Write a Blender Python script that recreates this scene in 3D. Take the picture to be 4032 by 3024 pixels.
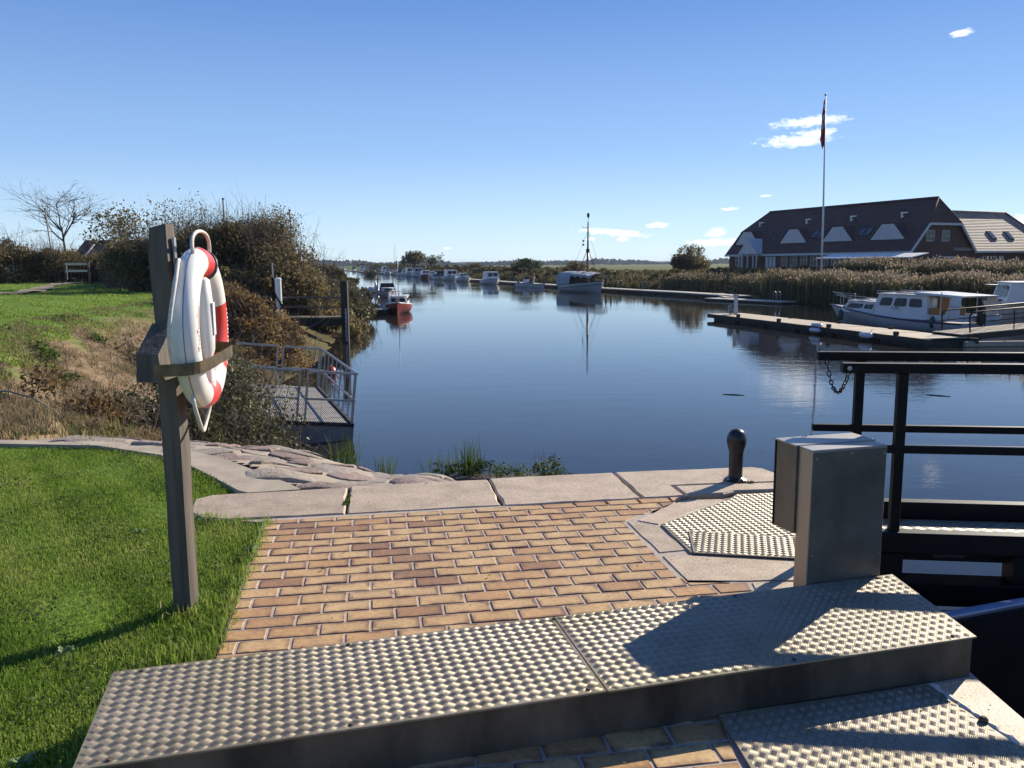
import bpy, math, random
import numpy as np
from mathutils import Vector, Matrix
for o in list(bpy.data.objects): bpy.data.objects.remove(o)
random.seed(7); RNG = np.random.default_rng(11)
scene = bpy.context.scene; COL = scene.collection
R = math.radians

# ------------------------------------------------------------------ camera
cam_d = bpy.data.cameras.new('camera'); cam = bpy.data.objects.new('camera', cam_d); COL.objects.link(cam)
cam_d.sensor_width = 36.0; cam_d.lens = 36.0 * 3262 / 4032; cam_d.clip_start = 0.05; cam_d.clip_end = 20000
cam.matrix_world = Matrix.Translation((0, 0, 1.62)) @ Matrix.Rotation(R(90 - 8.23), 4, 'X') @ Matrix.Rotation(R(-0.37), 4, 'Z')
scene.camera = cam

# ------------------------------------------------------------------ sun, sky, exposure
SUN_AZ, SUN_EL = 44.0, 27.4           # degrees right of the view axis, above the horizon
S = Vector((math.sin(R(SUN_AZ)) * math.cos(R(SUN_EL)), math.cos(R(SUN_AZ)) * math.cos(R(SUN_EL)), math.sin(R(SUN_EL))))
sun_d = bpy.data.lights.new('sun', 'SUN'); sun_d.energy = 5.0; sun_d.angle = R(0.53); sun_d.color = (1.0, 0.90, 0.74)
sun = bpy.data.objects.new('sun', sun_d); COL.objects.link(sun)
sun.rotation_euler = (-S).to_track_quat('-Z', 'Y').to_euler(); sun.location = (30, 30, 40)
scene.view_settings.view_transform = 'Standard'; scene.view_settings.look = 'None'
scene.view_settings.gamma = 1.0; scene.view_settings.use_curve_mapping = False
scene.view_settings.exposure = 0.62
world = bpy.data.worlds.new('World'); scene.world = world; world.use_nodes = True
WN, WL = world.node_tree.nodes, world.node_tree.links
WN.clear()

def wmath(op, a, b=None, c=None, clamp=False):
    n = WN.new('ShaderNodeMath'); n.operation = op; n.use_clamp = clamp
    for i, v in enumerate((a, b, c)):
        if v is None: continue
        if isinstance(v, (int, float)): n.inputs[i].default_value = v
        else: WL.new(v, n.inputs[i])
    return n.outputs[0]
def wdot(v, d):
    n = WN.new('ShaderNodeVectorMath'); n.operation = 'DOT_PRODUCT'; WL.new(v, n.inputs[0]); n.inputs[1].default_value = d
    return n.outputs['Value']
sky = WN.new('ShaderNodeTexSky'); sky.sky_type = 'NISHITA'; sky.sun_disc = False
sky.sun_elevation = R(SUN_EL); sky.sun_rotation = R(SUN_AZ)
sky.air_density = 0.75; sky.dust_density = 0.0; sky.ozone_density = 5.0; sky.altitude = 0
tc = WN.new('ShaderNodeTexCoord'); DIR = tc.outputs['Generated']
mp = WN.new('ShaderNodeMapping'); mp.inputs['Scale'].default_value = (1, 1, 2.6); WL.new(DIR, mp.inputs['Vector'])
nz = WN.new('ShaderNodeTexNoise'); nz.inputs['Scale'].default_value = 100; nz.inputs['Detail'].default_value = 6; nz.inputs['Roughness'].default_value = .7
WL.new(mp.outputs[0], nz.inputs['Vector'])
NOISE = wmath('MULTIPLY', wmath('SUBTRACT', nz.outputs['Fac'], 0.5), 2.6)
# small fair-weather clouds: azimuth, elevation (degrees), half width, half height (degrees), tilt, softness
CLOUDS = [(19.3, 8.75, 3.0, .42, 2, .8), (18.5, 7.6, 2.7, .5, 1, .8), (19.6, 8.0, 1.7, .34, 2, .9),
          (7.1, 2.08, 3.1, .30, -5, .7), (7.56, 1.62, .55, .26, 0, .8), (9.86, 2.5, .95, .26, 1, .7), (13.8, 1.36, 2.3, .32, 1, .7), (13.75, 1.98, .8, .42, 0, .8),
          (5.44, 1.66, .35, .14, 0, .8), (14.43, 3.48, .9, .13, 5, 1.1), (27.5, 13.0, .75, .26, 3, .9), (16.78, 4.27, .6, .08, 0, 1.3),
          (31.4, 2.3, 1.2, .45, 0, .8), (40.0, 4.0, 3.0, .6, 0, .8), (-52, 6, 3.0, .5, 1, .9), (62, 3, 5, .6, 0, .8), (-4.4, 1.1, .4, .1, 0, 1.1)]
sep = WN.new('ShaderNodeSeparateXYZ'); WL.new(DIR, sep.inputs[0])
AZ = wmath('ADD', wmath('ARCTAN2', sep.outputs[0], sep.outputs[1]), wmath('MULTIPLY', NOISE, .004)); EL = wmath('ARCSINE', sep.outputs[2])
near = None
for az, el, hw, hh, tilt, soft in CLOUDS:
    k = math.tan(R(tilt))                                                # v = (el - el0 - k (az - az0)) / hh
    u = wmath('MULTIPLY_ADD', AZ, 1 / R(hw), -az / hw)
    v = wmath('MULTIPLY_ADD', EL, 1 / R(hh), -el / hh)
    if tilt: v = wmath('MULTIPLY_ADD', u, -k * hw / hh, v)
    d2 = wmath('MULTIPLY_ADD', u, u, wmath('MULTIPLY', v, v))
    near = d2 if near is None else wmath('MINIMUM', near, d2)
total = wmath('MULTIPLY', wmath('ADD', wmath('SUBTRACT', 0.86, wmath('SQRT', near)), wmath('MULTIPLY', NOISE, 0.78)), 1.1, clamp=True)
mix = WN.new('ShaderNodeMix'); mix.data_type = 'RGBA'
# clear autumn air: the sky's blue deepens evenly from the horizon up, all the way round
elr = WN.new('ShaderNodeMapRange'); elr.inputs['From Min'].default_value = 0; elr.inputs['From Max'].default_value = R(60); WL.new(EL, elr.inputs['Value'])
grd = WN.new('ShaderNodeValToRGB'); WL.new(elr.outputs[0], grd.inputs['Fac']); ge = grd.color_ramp.elements
for i, (p_, c_) in enumerate([(0, (.68, .82, .92)), (.045, (.55, .74, .92)), (.12, (.33, .53, .86)), (.28, (.125, .275, .66)), (.55, (.062, .16, .48)), (1, (.038, .105, .36))]):
    if i >= len(ge): ge.new(.5)
    ge[i].position = p_; ge[i].color = (*c_, 1)
gsc = WN.new('ShaderNodeVectorMath'); gsc.operation = 'SCALE'; gsc.inputs['Scale'].default_value = 10.0; WL.new(grd.outputs[0], gsc.inputs[0])
blend = WN.new('ShaderNodeMix'); blend.data_type = 'RGBA'; blend.inputs['Factor'].default_value = .70; WL.new(sky.outputs[0], blend.inputs['A']); WL.new(gsc.outputs[0], blend.inputs['B'])
WL.new(total, mix.inputs['Factor']); WL.new(blend.outputs['Result'], mix.inputs['A']); mix.inputs['B'].default_value = (15.0, 14.8, 14.4, 1)
bg = WN.new('ShaderNodeBackground'); bg.inputs['Strength'].default_value = 0.077
WL.new(mix.outputs['Result'], bg.inputs['Color'])
wo = WN.new('ShaderNodeOutputWorld'); WL.new(bg.outputs[0], wo.inputs['Surface'])
scene.cycles.max_bounces = 8; scene.cycles.diffuse_bounces = 3; scene.cycles.glossy_bounces = 4
scene.cycles.transmission_bounces = 6; scene.cycles.transparent_max_bounces = 8
scene.cycles.caustics_reflective = False; scene.cycles.caustics_refractive = False
scene.cycles.sample_clamp_indirect = 6.0; scene.cycles.use_denoising = True

# ------------------------------------------------------------------ helpers
class MB:
    """collects polygons; build() links them as ONE mesh object"""
    def __init__(s): s.v, s.f, s.m = [], [], []
    def add(s, vs, fs, mi=0):
        b = len(s.v); s.v += [tuple(p) for p in vs]; s.f += [tuple(b + i for i in f) for f in fs]; s.m += [mi] * len(fs); return s
    def box(s, x0, x1, y0, y1, z0, z1, M=None, mi=0):
        vs = [Vector((x, y, z)) for z in (z0, z1) for y in (y0, y1) for x in (x0, x1)]
        if M: vs = [M @ p for p in vs]
        return s.add(vs, [(0, 2, 3, 1), (4, 5, 7, 6), (0, 1, 5, 4), (1, 3, 7, 5), (3, 2, 6, 7), (2, 0, 4, 6)], mi)
    def bbox(s, x0, x1, y0, y1, z0, z1, b=.01, M=None, mi=0):
        """box with chamfered edges"""
        vs = []
        for z, i in ((z0, b), (z0 + b, 0), (z1 - b, 0), (z1, b)):
            vs += [(x0 + i + (b if not i else 0), y0 + i, z), (x1 - i - (b if not i else 0), y0 + i, z), (x1 - i, y0 + i + (b if not i else 0), z), (x1 - i, y1 - i - (b if not i else 0), z),
                   (x1 - i - (b if not i else 0), y1 - i, z), (x0 + i + (b if not i else 0), y1 - i, z), (x0 + i, y1 - i - (b if not i else 0), z), (x0 + i, y0 + i + (b if not i else 0), z)]
        vs = [Vector(p) for p in vs]
        if M: vs = [M @ p for p in vs]
        fs = [tuple(range(7, -1, -1)), tuple(range(24, 32))]
        for k in range(3):
            for i in range(8): fs.append((k * 8 + i, k * 8 + (i + 1) % 8, k * 8 + 8 + (i + 1) % 8, k * 8 + 8 + i))
        return s.add(vs, fs, mi)
    def tube(s, pts, r, n=8, closed=False, cap=True, mi=0):
        pts = [Vector(p) for p in pts]; N = len(pts); rs = r if isinstance(r, (list, tuple)) else [r] * N
        rings, up = [], None
        for i, p in enumerate(pts):
            a = pts[i - 1] if (i > 0 or closed) else p
            b = pts[(i + 1) % N] if (i < N - 1 or closed) else p
            t = (b - a).normalized()
            if up is None: up = t.orthogonal().normalized()
            up = (up - t * up.dot(t)); up = up.normalized() if up.length > 1e-6 else t.orthogonal().normalized()
            w = t.cross(up)
            rings.append([p + (up * math.cos(2 * math.pi * k / n) + w * math.sin(2 * math.pi * k / n)) * rs[i] for k in range(n)])
        vs = [q for rg in rings for q in rg]; fs = []
        for i in range(N if closed else N - 1):
            j = (i + 1) % N
            for k in range(n): fs.append((i * n + k, i * n + (k + 1) % n, j * n + (k + 1) % n, j * n + k))
        if cap and not closed: fs += [tuple(range(n - 1, -1, -1)), tuple((N - 1) * n + k for k in range(n))]
        return s.add(vs, fs, mi)
    def bar(s, a, b, w, h, mi=0):
        """rectangular bar from a to b, w wide (sideways), h high"""
        a, b = Vector(a), Vector(b); t = (b - a).normalized()
        u = Vector((0, 0, 1)) - t * t.z
        u = u.normalized() if u.length > .05 else Vector((0, 1, 0))
        q = t.cross(u); vs = []
        for p in (a, b):
            for c, d in ((-1, -1), (1, -1), (1, 1), (-1, 1)): vs.append(p + q * (w / 2 * c) + u * (h / 2 * d))
        return s.add(vs, [(3, 2, 1, 0), (4, 5, 6, 7), (0, 1, 5, 4), (1, 2, 6, 5), (2, 3, 7, 6), (3, 0, 4, 7)], mi)
    def lathe(s, prof, c=(0, 0, 0), n=20, M=None, mi=0):
        vs, fs = [], []
        for r, z in prof:
            for k in range(n):
                a = 2 * math.pi * k / n; p = Vector((c[0] + r * math.cos(a), c[1] + r * math.sin(a), c[2] + z)); vs.append(M @ p if M else p)
        for i in range(len(prof) - 1):
            for k in range(n): fs.append((i * n + k, i * n + (k + 1) % n, i * n + n + (k + 1) % n, i * n + n + k))
        if prof[0][0] > 1e-4: fs.append(tuple(range(n - 1, -1, -1)))
        if prof[-1][0] > 1e-4: fs.append(tuple((len(prof) - 1) * n + k for k in range(n)))
        return s.add(vs, fs, mi)
    def prism(s, poly, z0, z1, bev=0.0, M=None, mi=0):
        """vertical prism over a 2-D polygon (counter-clockwise), its top edge chamfered by bev"""
        n = len(poly); rings = [[(x, y, z0) for x, y in poly]]
        if bev:
            rings.append([(x, y, z1 - bev) for x, y in poly]); rings.append([(x, y, z1) for x, y in inset(poly, bev)])
        else: rings.append([(x, y, z1) for x, y in poly])
        vs = [Vector(p) for rg in rings for p in rg]
        if M: vs = [M @ p for p in vs]
        fs = [tuple(range(n - 1, -1, -1)), tuple((len(rings) - 1) * n + k for k in range(n))]
        for i in range(len(rings) - 1):
            for k in range(n): fs.append((i * n + k, i * n + (k + 1) % n, i * n + n + (k + 1) % n, i * n + n + k))
        return s.add(vs, fs, mi)
    def loft(s, rings, closed=True, caps=True, mi=0):
        n = len(rings[0]); vs = [p for rg in rings for p in rg]; fs = []
        for i in range(len(rings) - 1):
            for k in range(n if closed else n - 1): fs.append((i * n + k, i * n + (k + 1) % n, i * n + n + (k + 1) % n, i * n + n + k))
        if caps: fs += [tuple(range(n - 1, -1, -1)), tuple((len(rings) - 1) * n + k for k in range(n))]
        return s.add(vs, fs, mi)
    def build(s, name, mats, parent=None, smooth=False, loc=None, rot=None):
        me = bpy.data.meshes.new(name); me.from_pydata(s.v, [], s.f)
        for m in (mats if isinstance(mats, (list, tuple)) else [mats]): me.materials.append(m)
        if any(s.m): me.polygons.foreach_set('material_index', s.m)
        if smooth: me.polygons.foreach_set('use_smooth', [True] * len(s.f))
        me.update(); me.validate()
        if smooth == 'auto':
            try: me.set_sharp_from_angle(angle=R(38))
            except Exception: pass
        return link(name, me, parent, loc, rot)
def link(name, me, parent=None, loc=None, rot=None):
    o = bpy.data.objects.new(name, me); COL.objects.link(o)
    if parent: o.parent = parent
    if loc: o.location = loc
    if rot: o.rotation_euler = rot
    return o
def inset(poly, d):
    n = len(poly); out = []
    for i in range(n):
        p0, p1, p2 = Vector(poly[i - 1]), Vector(poly[i]), Vector(poly[(i + 1) % n])
        e1, e2 = (p1 - p0).normalized(), (p2 - p1).normalized()
        n1, n2 = Vector((-e1.y, e1.x)), Vector((-e2.y, e2.x)); m = n1 + n2
        k = d / max(.35, (1 + n1.dot(n2))) ; q = p1 + m * k; out.append((q.x, q.y))
    return out
def area2(poly): return .5 * sum(poly[i - 1][0] * poly[i][1] - poly[i][0] * poly[i - 1][1] for i in range(len(poly)))
def ccw(poly): return list(poly) if area2(poly) > 0 else list(poly)[::-1]
def clip(subj, cl):
    """Sutherland-Hodgman: polygon subj cut to the convex polygon cl (ccw)"""
    out = list(subj)
    for i in range(len(cl)):
        a, b = cl[i - 1], cl[i]; inp, out = out, []
        def side(p): return (b[0] - a[0]) * (p[1] - a[1]) - (b[1] - a[1]) * (p[0] - a[0])
        for j in range(len(inp)):
            p, q = inp[j - 1], inp[j]; sp, sq = side(p), side(q)
            if (sp >= 0) != (sq >= 0):
                t = sp / (sp - sq); out.append((p[0] + t * (q[0] - p[0]), p[1] + t * (q[1] - p[1])))
            if sq >= 0: out.append(q)
        if not out: return []
    res = []
    for p in out:
        if not res or abs(p[0] - res[-1][0]) + abs(p[1] - res[-1][1]) > 1e-4: res.append(p)
    return res
def inside(P, poly):
    """numpy point-in-polygon"""
    x, y = P[:, 0], P[:, 1]; r = np.zeros(len(P), bool); n = len(poly)
    for i in range(n):
        x0, y0 = poly[i - 1]; x1, y1 = poly[i]
        if y0 == y1: continue
        c = ((y0 > y) != (y1 > y)) & (x < (x1 - x0) * (y - y0) / (y1 - y0) + x0); r ^= c
    return r
def seg_dist(P, pts, closed=True):
    d = np.full(len(P), 1e9); n = len(pts)
    for i in range(0 if closed else 1, n):
        a, b = np.array(pts[i - 1], float), np.array(pts[i], float); e = b - a
        t = np.clip(((P - a) @ e) / (e @ e), 0, 1); q = a + t[:, None] * e
        d = np.minimum(d, np.hypot(P[:, 0] - q[:, 0], P[:, 1] - q[:, 1]))
    return d
def mesh_np(name, V, F, mats, parent=None, tint=None, smooth=False, midx=None):
    """fast mesh from numpy arrays; F is (n, k); tint: one float per face, read by the material"""
    me = bpy.data.meshes.new(name); V = np.asarray(V, np.float32); F = np.asarray(F, np.int32); n, k = F.shape
    me.vertices.add(len(V)); me.vertices.foreach_set('co', V.ravel())
    me.loops.add(n * k); me.loops.foreach_set('vertex_index', F.ravel())
    me.polygons.add(n); me.polygons.foreach_set('loop_start', np.arange(0, n * k, k, dtype=np.int32))
    try: me.polygons.foreach_set('loop_total', np.full(n, k, np.int32))
    except Exception: pass
    if smooth: me.polygons.foreach_set('use_smooth', np.ones(n, bool))
    for m in (mats if isinstance(mats, (list, tuple)) else [mats]): me.materials.append(m)
    if midx is not None: me.polygons.foreach_set('material_index', np.asarray(midx, np.int32))
    if tint is not None:
        a = me.attributes.new('tint', 'FLOAT', 'FACE'); a.data.foreach_set('value', np.asarray(tint, np.float32))
    me.update(calc_edges=True); me.validate()
    return link(name, me, parent)
def thing(name, label, cat, loc=(0, 0, 0), rotz=0, group=None, parent=None):
    o = bpy.data.objects.new(name, None); COL.objects.link(o); o.empty_display_size = .2
    o.location = loc; o.rotation_euler = (0, 0, rotz); return tag(o, label, cat, group)
def tag(o, label=None, cat=None, group=None, kind=None):
    if label: o['label'] = label
    if cat: o['category'] = cat
    if group: o['group'] = group
    if kind: o['kind'] = kind
    return o
def dup(root, loc, rotz=None, label=None, scale=None):
    def cp(o, par):
        c = o.copy(); COL.objects.link(c)
        if par: c.parent = par
        for ch in [x for x in COL.objects if x.parent == o]: cp(ch, c)
        return c
    r = cp(root, None); r.location = loc
    if rotz is not None: r.rotation_euler = (0, 0, rotz)
    if scale: r.scale = scale
    if label: r['label'] = label
    return r

# ------------------------------------------------------------------ materials
def nodes(name):
    m = bpy.data.materials.new(name); m.use_nodes = True; nt = m.node_tree; b = nt.nodes['Principled BSDF']; return m, nt, b
def nn(nt, t, **kw):
    n = nt.nodes.new(t)
    for k, v in kw.items():
        if k.startswith('i_'): n.inputs[k[2:].replace('_', ' ')].default_value = v
        else: setattr(n, k, v)
    return n
def ramp(nt, fac, stops):
    r = nt.nodes.new('ShaderNodeValToRGB'); nt.links.new(fac, r.inputs['Fac']); e = r.color_ramp.elements
    while len(e) < len(stops): e.new(.5)
    for i, (p, c) in enumerate(stops): e[i].position = p; e[i].color = (*c, 1) if len(c) == 3 else c
    return r.outputs['Color']
def noise(nt, scale, detail=4, rough=.55, stretch=None, coord='Object', dist=0):
    t = nt.nodes.new('ShaderNodeTexCoord'); n = nt.nodes.new('ShaderNodeTexNoise')
    n.inputs['Scale'].default_value = scale; n.inputs['Detail'].default_value = detail; n.inputs['Roughness'].default_value = rough; n.inputs['Distortion'].default_value = dist
    v = t.outputs[coord]
    if coord == 'World':
        pass
    if stretch:
        mpn = nt.nodes.new('ShaderNodeMapping'); mpn.inputs['Scale'].default_value = stretch; nt.links.new(v, mpn.inputs['Vector']); v = mpn.outputs[0]
    nt.links.new(v, n.inputs['Vector']); return n.outputs['Fac']
def bump(nt, b, h, strength=.3, dist=.01):
    n = nt.nodes.new('ShaderNodeBump'); n.inputs['Strength'].default_value = strength; n.inputs['Distance'].default_value = dist
    nt.links.new(h, n.inputs['Height']); nt.links.new(n.outputs[0], b.inputs['Normal']); return n
def mat(name, c1, c2=None, rough=.6, metal=0.0, scale=6, bstr=0.0, bscale=None, bdist=.01, stretch=None, spec=None, detail=5, lo=.35, hi=.65, coat=0):
    m, nt, b = nodes(name); b.inputs['Roughness'].default_value = rough; b.inputs['Metallic'].default_value = metal
    if spec is not None: b.inputs['Specular IOR Level'].default_value = spec
    if coat: b.inputs['Coat Weight'].default_value = coat
    if c2 is None: c2 = tuple(.8 * x for x in c1)
    f = noise(nt, scale, detail, stretch=stretch); nt.links.new(ramp(nt, f, [(lo, c1), (hi, c2)]), b.inputs['Base Color'])
    if bstr: bump(nt, b, noise(nt, bscale or scale * 4, 5, stretch=stretch), bstr, bdist)
    return m
def leaf_mat(name, stops, trans=.35, rough=.6, spec=.25):
    """foliage: colour by the leaf's own tint, light passing through"""
    m, nt, b = nodes(name); a = nn(nt, 'ShaderNodeAttribute', attribute_name='tint')
    c = ramp(nt, a.outputs['Fac'], stops); nt.links.new(c, b.inputs['Base Color']); b.inputs['Roughness'].default_value = rough; b.inputs['Specular IOR Level'].default_value = spec
    t = nt.nodes.new('ShaderNodeBsdfTranslucent'); nt.links.new(c, t.inputs['Color'])
    mx = nt.nodes.new('ShaderNodeMixShader'); mx.inputs[0].default_value = trans
    nt.links.new(b.outputs[0], mx.inputs[1]); nt.links.new(t.outputs[0], mx.inputs[2])
    nt.links.new(mx.outputs[0], nt.nodes['Material Output'].inputs['Surface']); return m
# ================================================================== MATERIALS OF THE SETTING
def water_material():
    m, nt, b = nodes('river_water'); b.inputs['Base Color'].default_value = (.020, .021, .019, 1)
    b.inputs['Roughness'].default_value = .025; b.inputs['IOR'].default_value = 1.333
    t = nt.nodes.new('ShaderNodeTexCoord')
    def wav(sc, st, det, rough=.5):
        mpn = nt.nodes.new('ShaderNodeMapping'); mpn.inputs['Scale'].default_value = st; mpn.inputs['Rotation'].default_value = (0, 0, R(12)); nt.links.new(t.outputs['Object'], mpn.inputs['Vector'])
        n = nt.nodes.new('ShaderNodeTexNoise'); n.inputs['Scale'].default_value = sc; n.inputs['Detail'].default_value = det; n.inputs['Roughness'].default_value = rough
        nt.links.new(mpn.outputs[0], n.inputs['Vector']); return n.outputs['Fac']
    big = wav(.9, (.55, 1.3, 1), 3); fine = wav(5.5, (.6, 1.2, 1), 3); patch = wav(.035, (1, 1.6, 1), 2)
    pm = nn(nt, 'ShaderNodeMapRange'); pm.inputs['From Min'].default_value = .42; pm.inputs['From Max'].default_value = .62; pm.inputs['To Min'].default_value = .15; pm.inputs['To Max'].default_value = 1.3
    nt.links.new(patch, pm.inputs['Value'])
    b1 = nn(nt, 'ShaderNodeBump'); b1.inputs['Distance'].default_value = .009; b1.inputs['Strength'].default_value = .5; nt.links.new(big, b1.inputs['Height'])
    b2 = nn(nt, 'ShaderNodeBump'); b2.inputs['Distance'].default_value = .0022; nt.links.new(pm.outputs[0], b2.inputs['Strength']); nt.links.new(fine, b2.inputs['Height'])
    nt.links.new(b1.outputs[0], b2.inputs['Normal']); nt.links.new(b2.outputs[0], b.inputs['Normal'])
    return m
def terrain_material():
    m, nt, b = nodes('ground_cover'); b.inputs['Roughness'].default_value = .95; b.inputs['Specular IOR Level'].default_value = .1
    a = nn(nt, 'ShaderNodeAttribute', attribute_name='soil')
    g = ramp(nt, noise(nt, .55, 6, .6), [(.3, (.09, .17, .024)), (.55, (.14, .235, .036)), (.75, (.20, .27, .06))])
    e = ramp(nt, noise(nt, 3.2, 9, .72, stretch=(1, .6, 1)), [(.28, (.040, .050, .018)), (.40, (.12, .088, .05)), (.52, (.23, .165, .098)), (.66, (.33, .245, .155)), (.8, (.40, .32, .21))])
    f = nn(nt, 'ShaderNodeMath', operation='ADD'); nt.links.new(a.outputs['Fac'], f.inputs[0])
    n2 = nn(nt, 'ShaderNodeMapRange'); n2.inputs['To Min'].default_value = -.35; n2.inputs['To Max'].default_value = .35; nt.links.new(noise(nt, .9, 5), n2.inputs['Value']); nt.links.new(n2.outputs[0], f.inputs[1])
    s = nn(nt, 'ShaderNodeMapRange'); s.interpolation_type = 'SMOOTHSTEP'; s.inputs['From Min'].default_value = .35; s.inputs['From Max'].default_value = .65; nt.links.new(f.outputs[0], s.inputs['Value'])
    mx = nn(nt, 'ShaderNodeMix', data_type='RGBA'); nt.links.new(s.outputs[0], mx.inputs['Factor']); nt.links.new(g, mx.inputs['A']); nt.links.new(e, mx.inputs['B'])
    ma = nn(nt, 'ShaderNodeAttribute', attribute_name='marsh')
    mc = ramp(nt, noise(nt, .35, 6, .65), [(.3, (.050, .048, .020)), (.55, (.095, .080, .036)), (.75, (.12, .115, .045))])
    mz = nn(nt, 'ShaderNodeMix', data_type='RGBA'); nt.links.new(ma.outputs['Fac'], mz.inputs['Factor']); nt.links.new(mx.outputs['Result'], mz.inputs['A']); nt.links.new(mc, mz.inputs['B'])
    nt.links.new(mz.outputs['Result'], b.inputs['Base Color']); bump(nt, b, noise(nt, 9, 6, .7), .8, .05); return m
def granite(name, c1, c2, c3, rough_=0):
    m, nt, b = nodes(name); b.inputs['Roughness'].default_value = .55; b.inputs['Specular IOR Level'].default_value = .45
    oi = nn(nt, 'ShaderNodeObjectInfo')
    f = noise(nt, 130, 3, .75); blot = noise(nt, 4, 4)
    c = ramp(nt, f, [(.30, tuple(.45 * x for x in c2)), (.40, c2), (.5, c1), (.62, c3), (.72, tuple(min(.9, 1.5 * x) for x in c3))])
    d = ramp(nt, blot, [(.3, (.72, .70, .66)), (.6, (1, 1, 1))])
    mx = nn(nt, 'ShaderNodeMix', data_type='RGBA', blend_type='MULTIPLY'); mx.inputs['Factor'].default_value = 1; nt.links.new(c, mx.inputs['A']); nt.links.new(d, mx.inputs['B'])
    h = nn(nt, 'ShaderNodeHueSaturation'); nt.links.new(mx.outputs['Result'], h.inputs['Color'])
    v = nn(nt, 'ShaderNodeMapRange'); v.inputs['To Min'].default_value = .88; v.inputs['To Max'].default_value = 1.12; nt.links.new(oi.outputs['Random'], v.inputs['Value']); nt.links.new(v.outputs[0], h.inputs['Value'])
    nt.links.new(h.outputs[0], b.inputs['Base Color']); bump(nt, b, noise(nt, 85 if rough_ == 0 else 16, 6, .7), .55 if rough_ == 0 else 1.0, .004 if rough_ == 0 else .03); return m
def brick_material():
    m, nt, b = nodes('yellow_clay_brick'); b.inputs['Roughness'].default_value = .5; b.inputs['Specular IOR Level'].default_value = .4
    oi = nn(nt, 'ShaderNodeObjectInfo'); t = nn(nt, 'ShaderNodeTexCoord')
    base = ramp(nt, oi.outputs['Random'], [(0, (.58, .375, .165)), (.35, (.63, .43, .205)), (.66, (.57, .345, .145)), (.88, (.48, .275, .118)), (.965, (.33, .185, .088)), (1, (.25, .145, .08))])
    # fired darker towards the brick's own edges, unevenly
    sx = nn(nt, 'ShaderNodeSeparateXYZ'); nt.links.new(t.outputs['Generated'], sx.inputs[0])
    def edge(o, k):
        a = nn(nt, 'ShaderNodeMath', operation='SUBTRACT'); nt.links.new(o, a.inputs[0]); a.inputs[1].default_value = .5
        c = nn(nt, 'ShaderNodeMath', operation='ABSOLUTE'); nt.links.new(a.outputs[0], c.inputs[0])
        d = nn(nt, 'ShaderNodeMapRange'); d.inputs['From Min'].default_value = k; d.inputs['From Max'].default_value = .51; nt.links.new(c.outputs[0], d.inputs['Value']); return d.outputs[0]
    e = nn(nt, 'ShaderNodeMath', operation='MAXIMUM'); nt.links.new(edge(sx.outputs[0], .37), e.inputs[0]); nt.links.new(edge(sx.outputs[1], .24), e.inputs[1])
    ad = nn(nt, 'ShaderNodeVectorMath', operation='ADD'); nt.links.new(t.outputs['Object'], ad.inputs[0])
    rv = nn(nt, 'ShaderNodeMath', operation='MULTIPLY'); nt.links.new(oi.outputs['Random'], rv.inputs[0]); rv.inputs[1].default_value = 91.0
    cx = nn(nt, 'ShaderNodeCombineXYZ'); nt.links.new(rv.outputs[0], cx.inputs[0]); nt.links.new(rv.outputs[0], cx.inputs[2]); nt.links.new(cx.outputs[0], ad.inputs[1])
    n1 = nn(nt, 'ShaderNodeTexNoise'); n1.inputs['Scale'].default_value = 9; n1.inputs['Detail'].default_value = 5; nt.links.new(ad.outputs[0], n1.inputs['Vector'])
    n2 = nn(nt, 'ShaderNodeTexNoise'); n2.inputs['Scale'].default_value = 60; n2.inputs['Detail'].default_value = 6; nt.links.new(ad.outputs[0], n2.inputs['Vector'])
    s = nn(nt, 'ShaderNodeMapRange'); s.inputs['From Min'].default_value = .33; s.inputs['From Max'].default_value = .60; nt.links.new(n1.outputs['Fac'], s.inputs['Value'])
    k = nn(nt, 'ShaderNodeMath', operation='MULTIPLY'); nt.links.new(e.outputs[0], k.inputs[0]); nt.links.new(s.outputs[0], k.inputs[1])
    k2 = nn(nt, 'ShaderNodeMath', operation='MULTIPLY_ADD'); nt.links.new(s.outputs[0], k2.inputs[0]); k2.inputs[1].default_value = .22; nt.links.new(k.outputs[0], k2.inputs[2]); k2.use_clamp = True
    mx = nn(nt, 'ShaderNodeMix', data_type='RGBA'); nt.links.new(k2.outputs[0], mx.inputs['Factor']); nt.links.new(base, mx.inputs['A']); mx.inputs['B'].default_value = (.17, .085, .052, 1)
    sp = ramp(nt, n2.outputs['Fac'], [(.35, (.78, .76, .74)), (.55, (1, 1, 1)), (.7, (1.1, 1.08, 1.05))])
    my = nn(nt, 'ShaderNodeMix', data_type='RGBA', blend_type='MULTIPLY'); my.inputs['Factor'].default_value = .8; nt.links.new(mx.outputs['Result'], my.inputs['A']); nt.links.new(sp, my.inputs['B'])
    nt.links.new(my.outputs['Result'], b.inputs['Base Color']); bump(nt, b, n2.outputs['Fac'], .35, .003); return m
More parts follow.
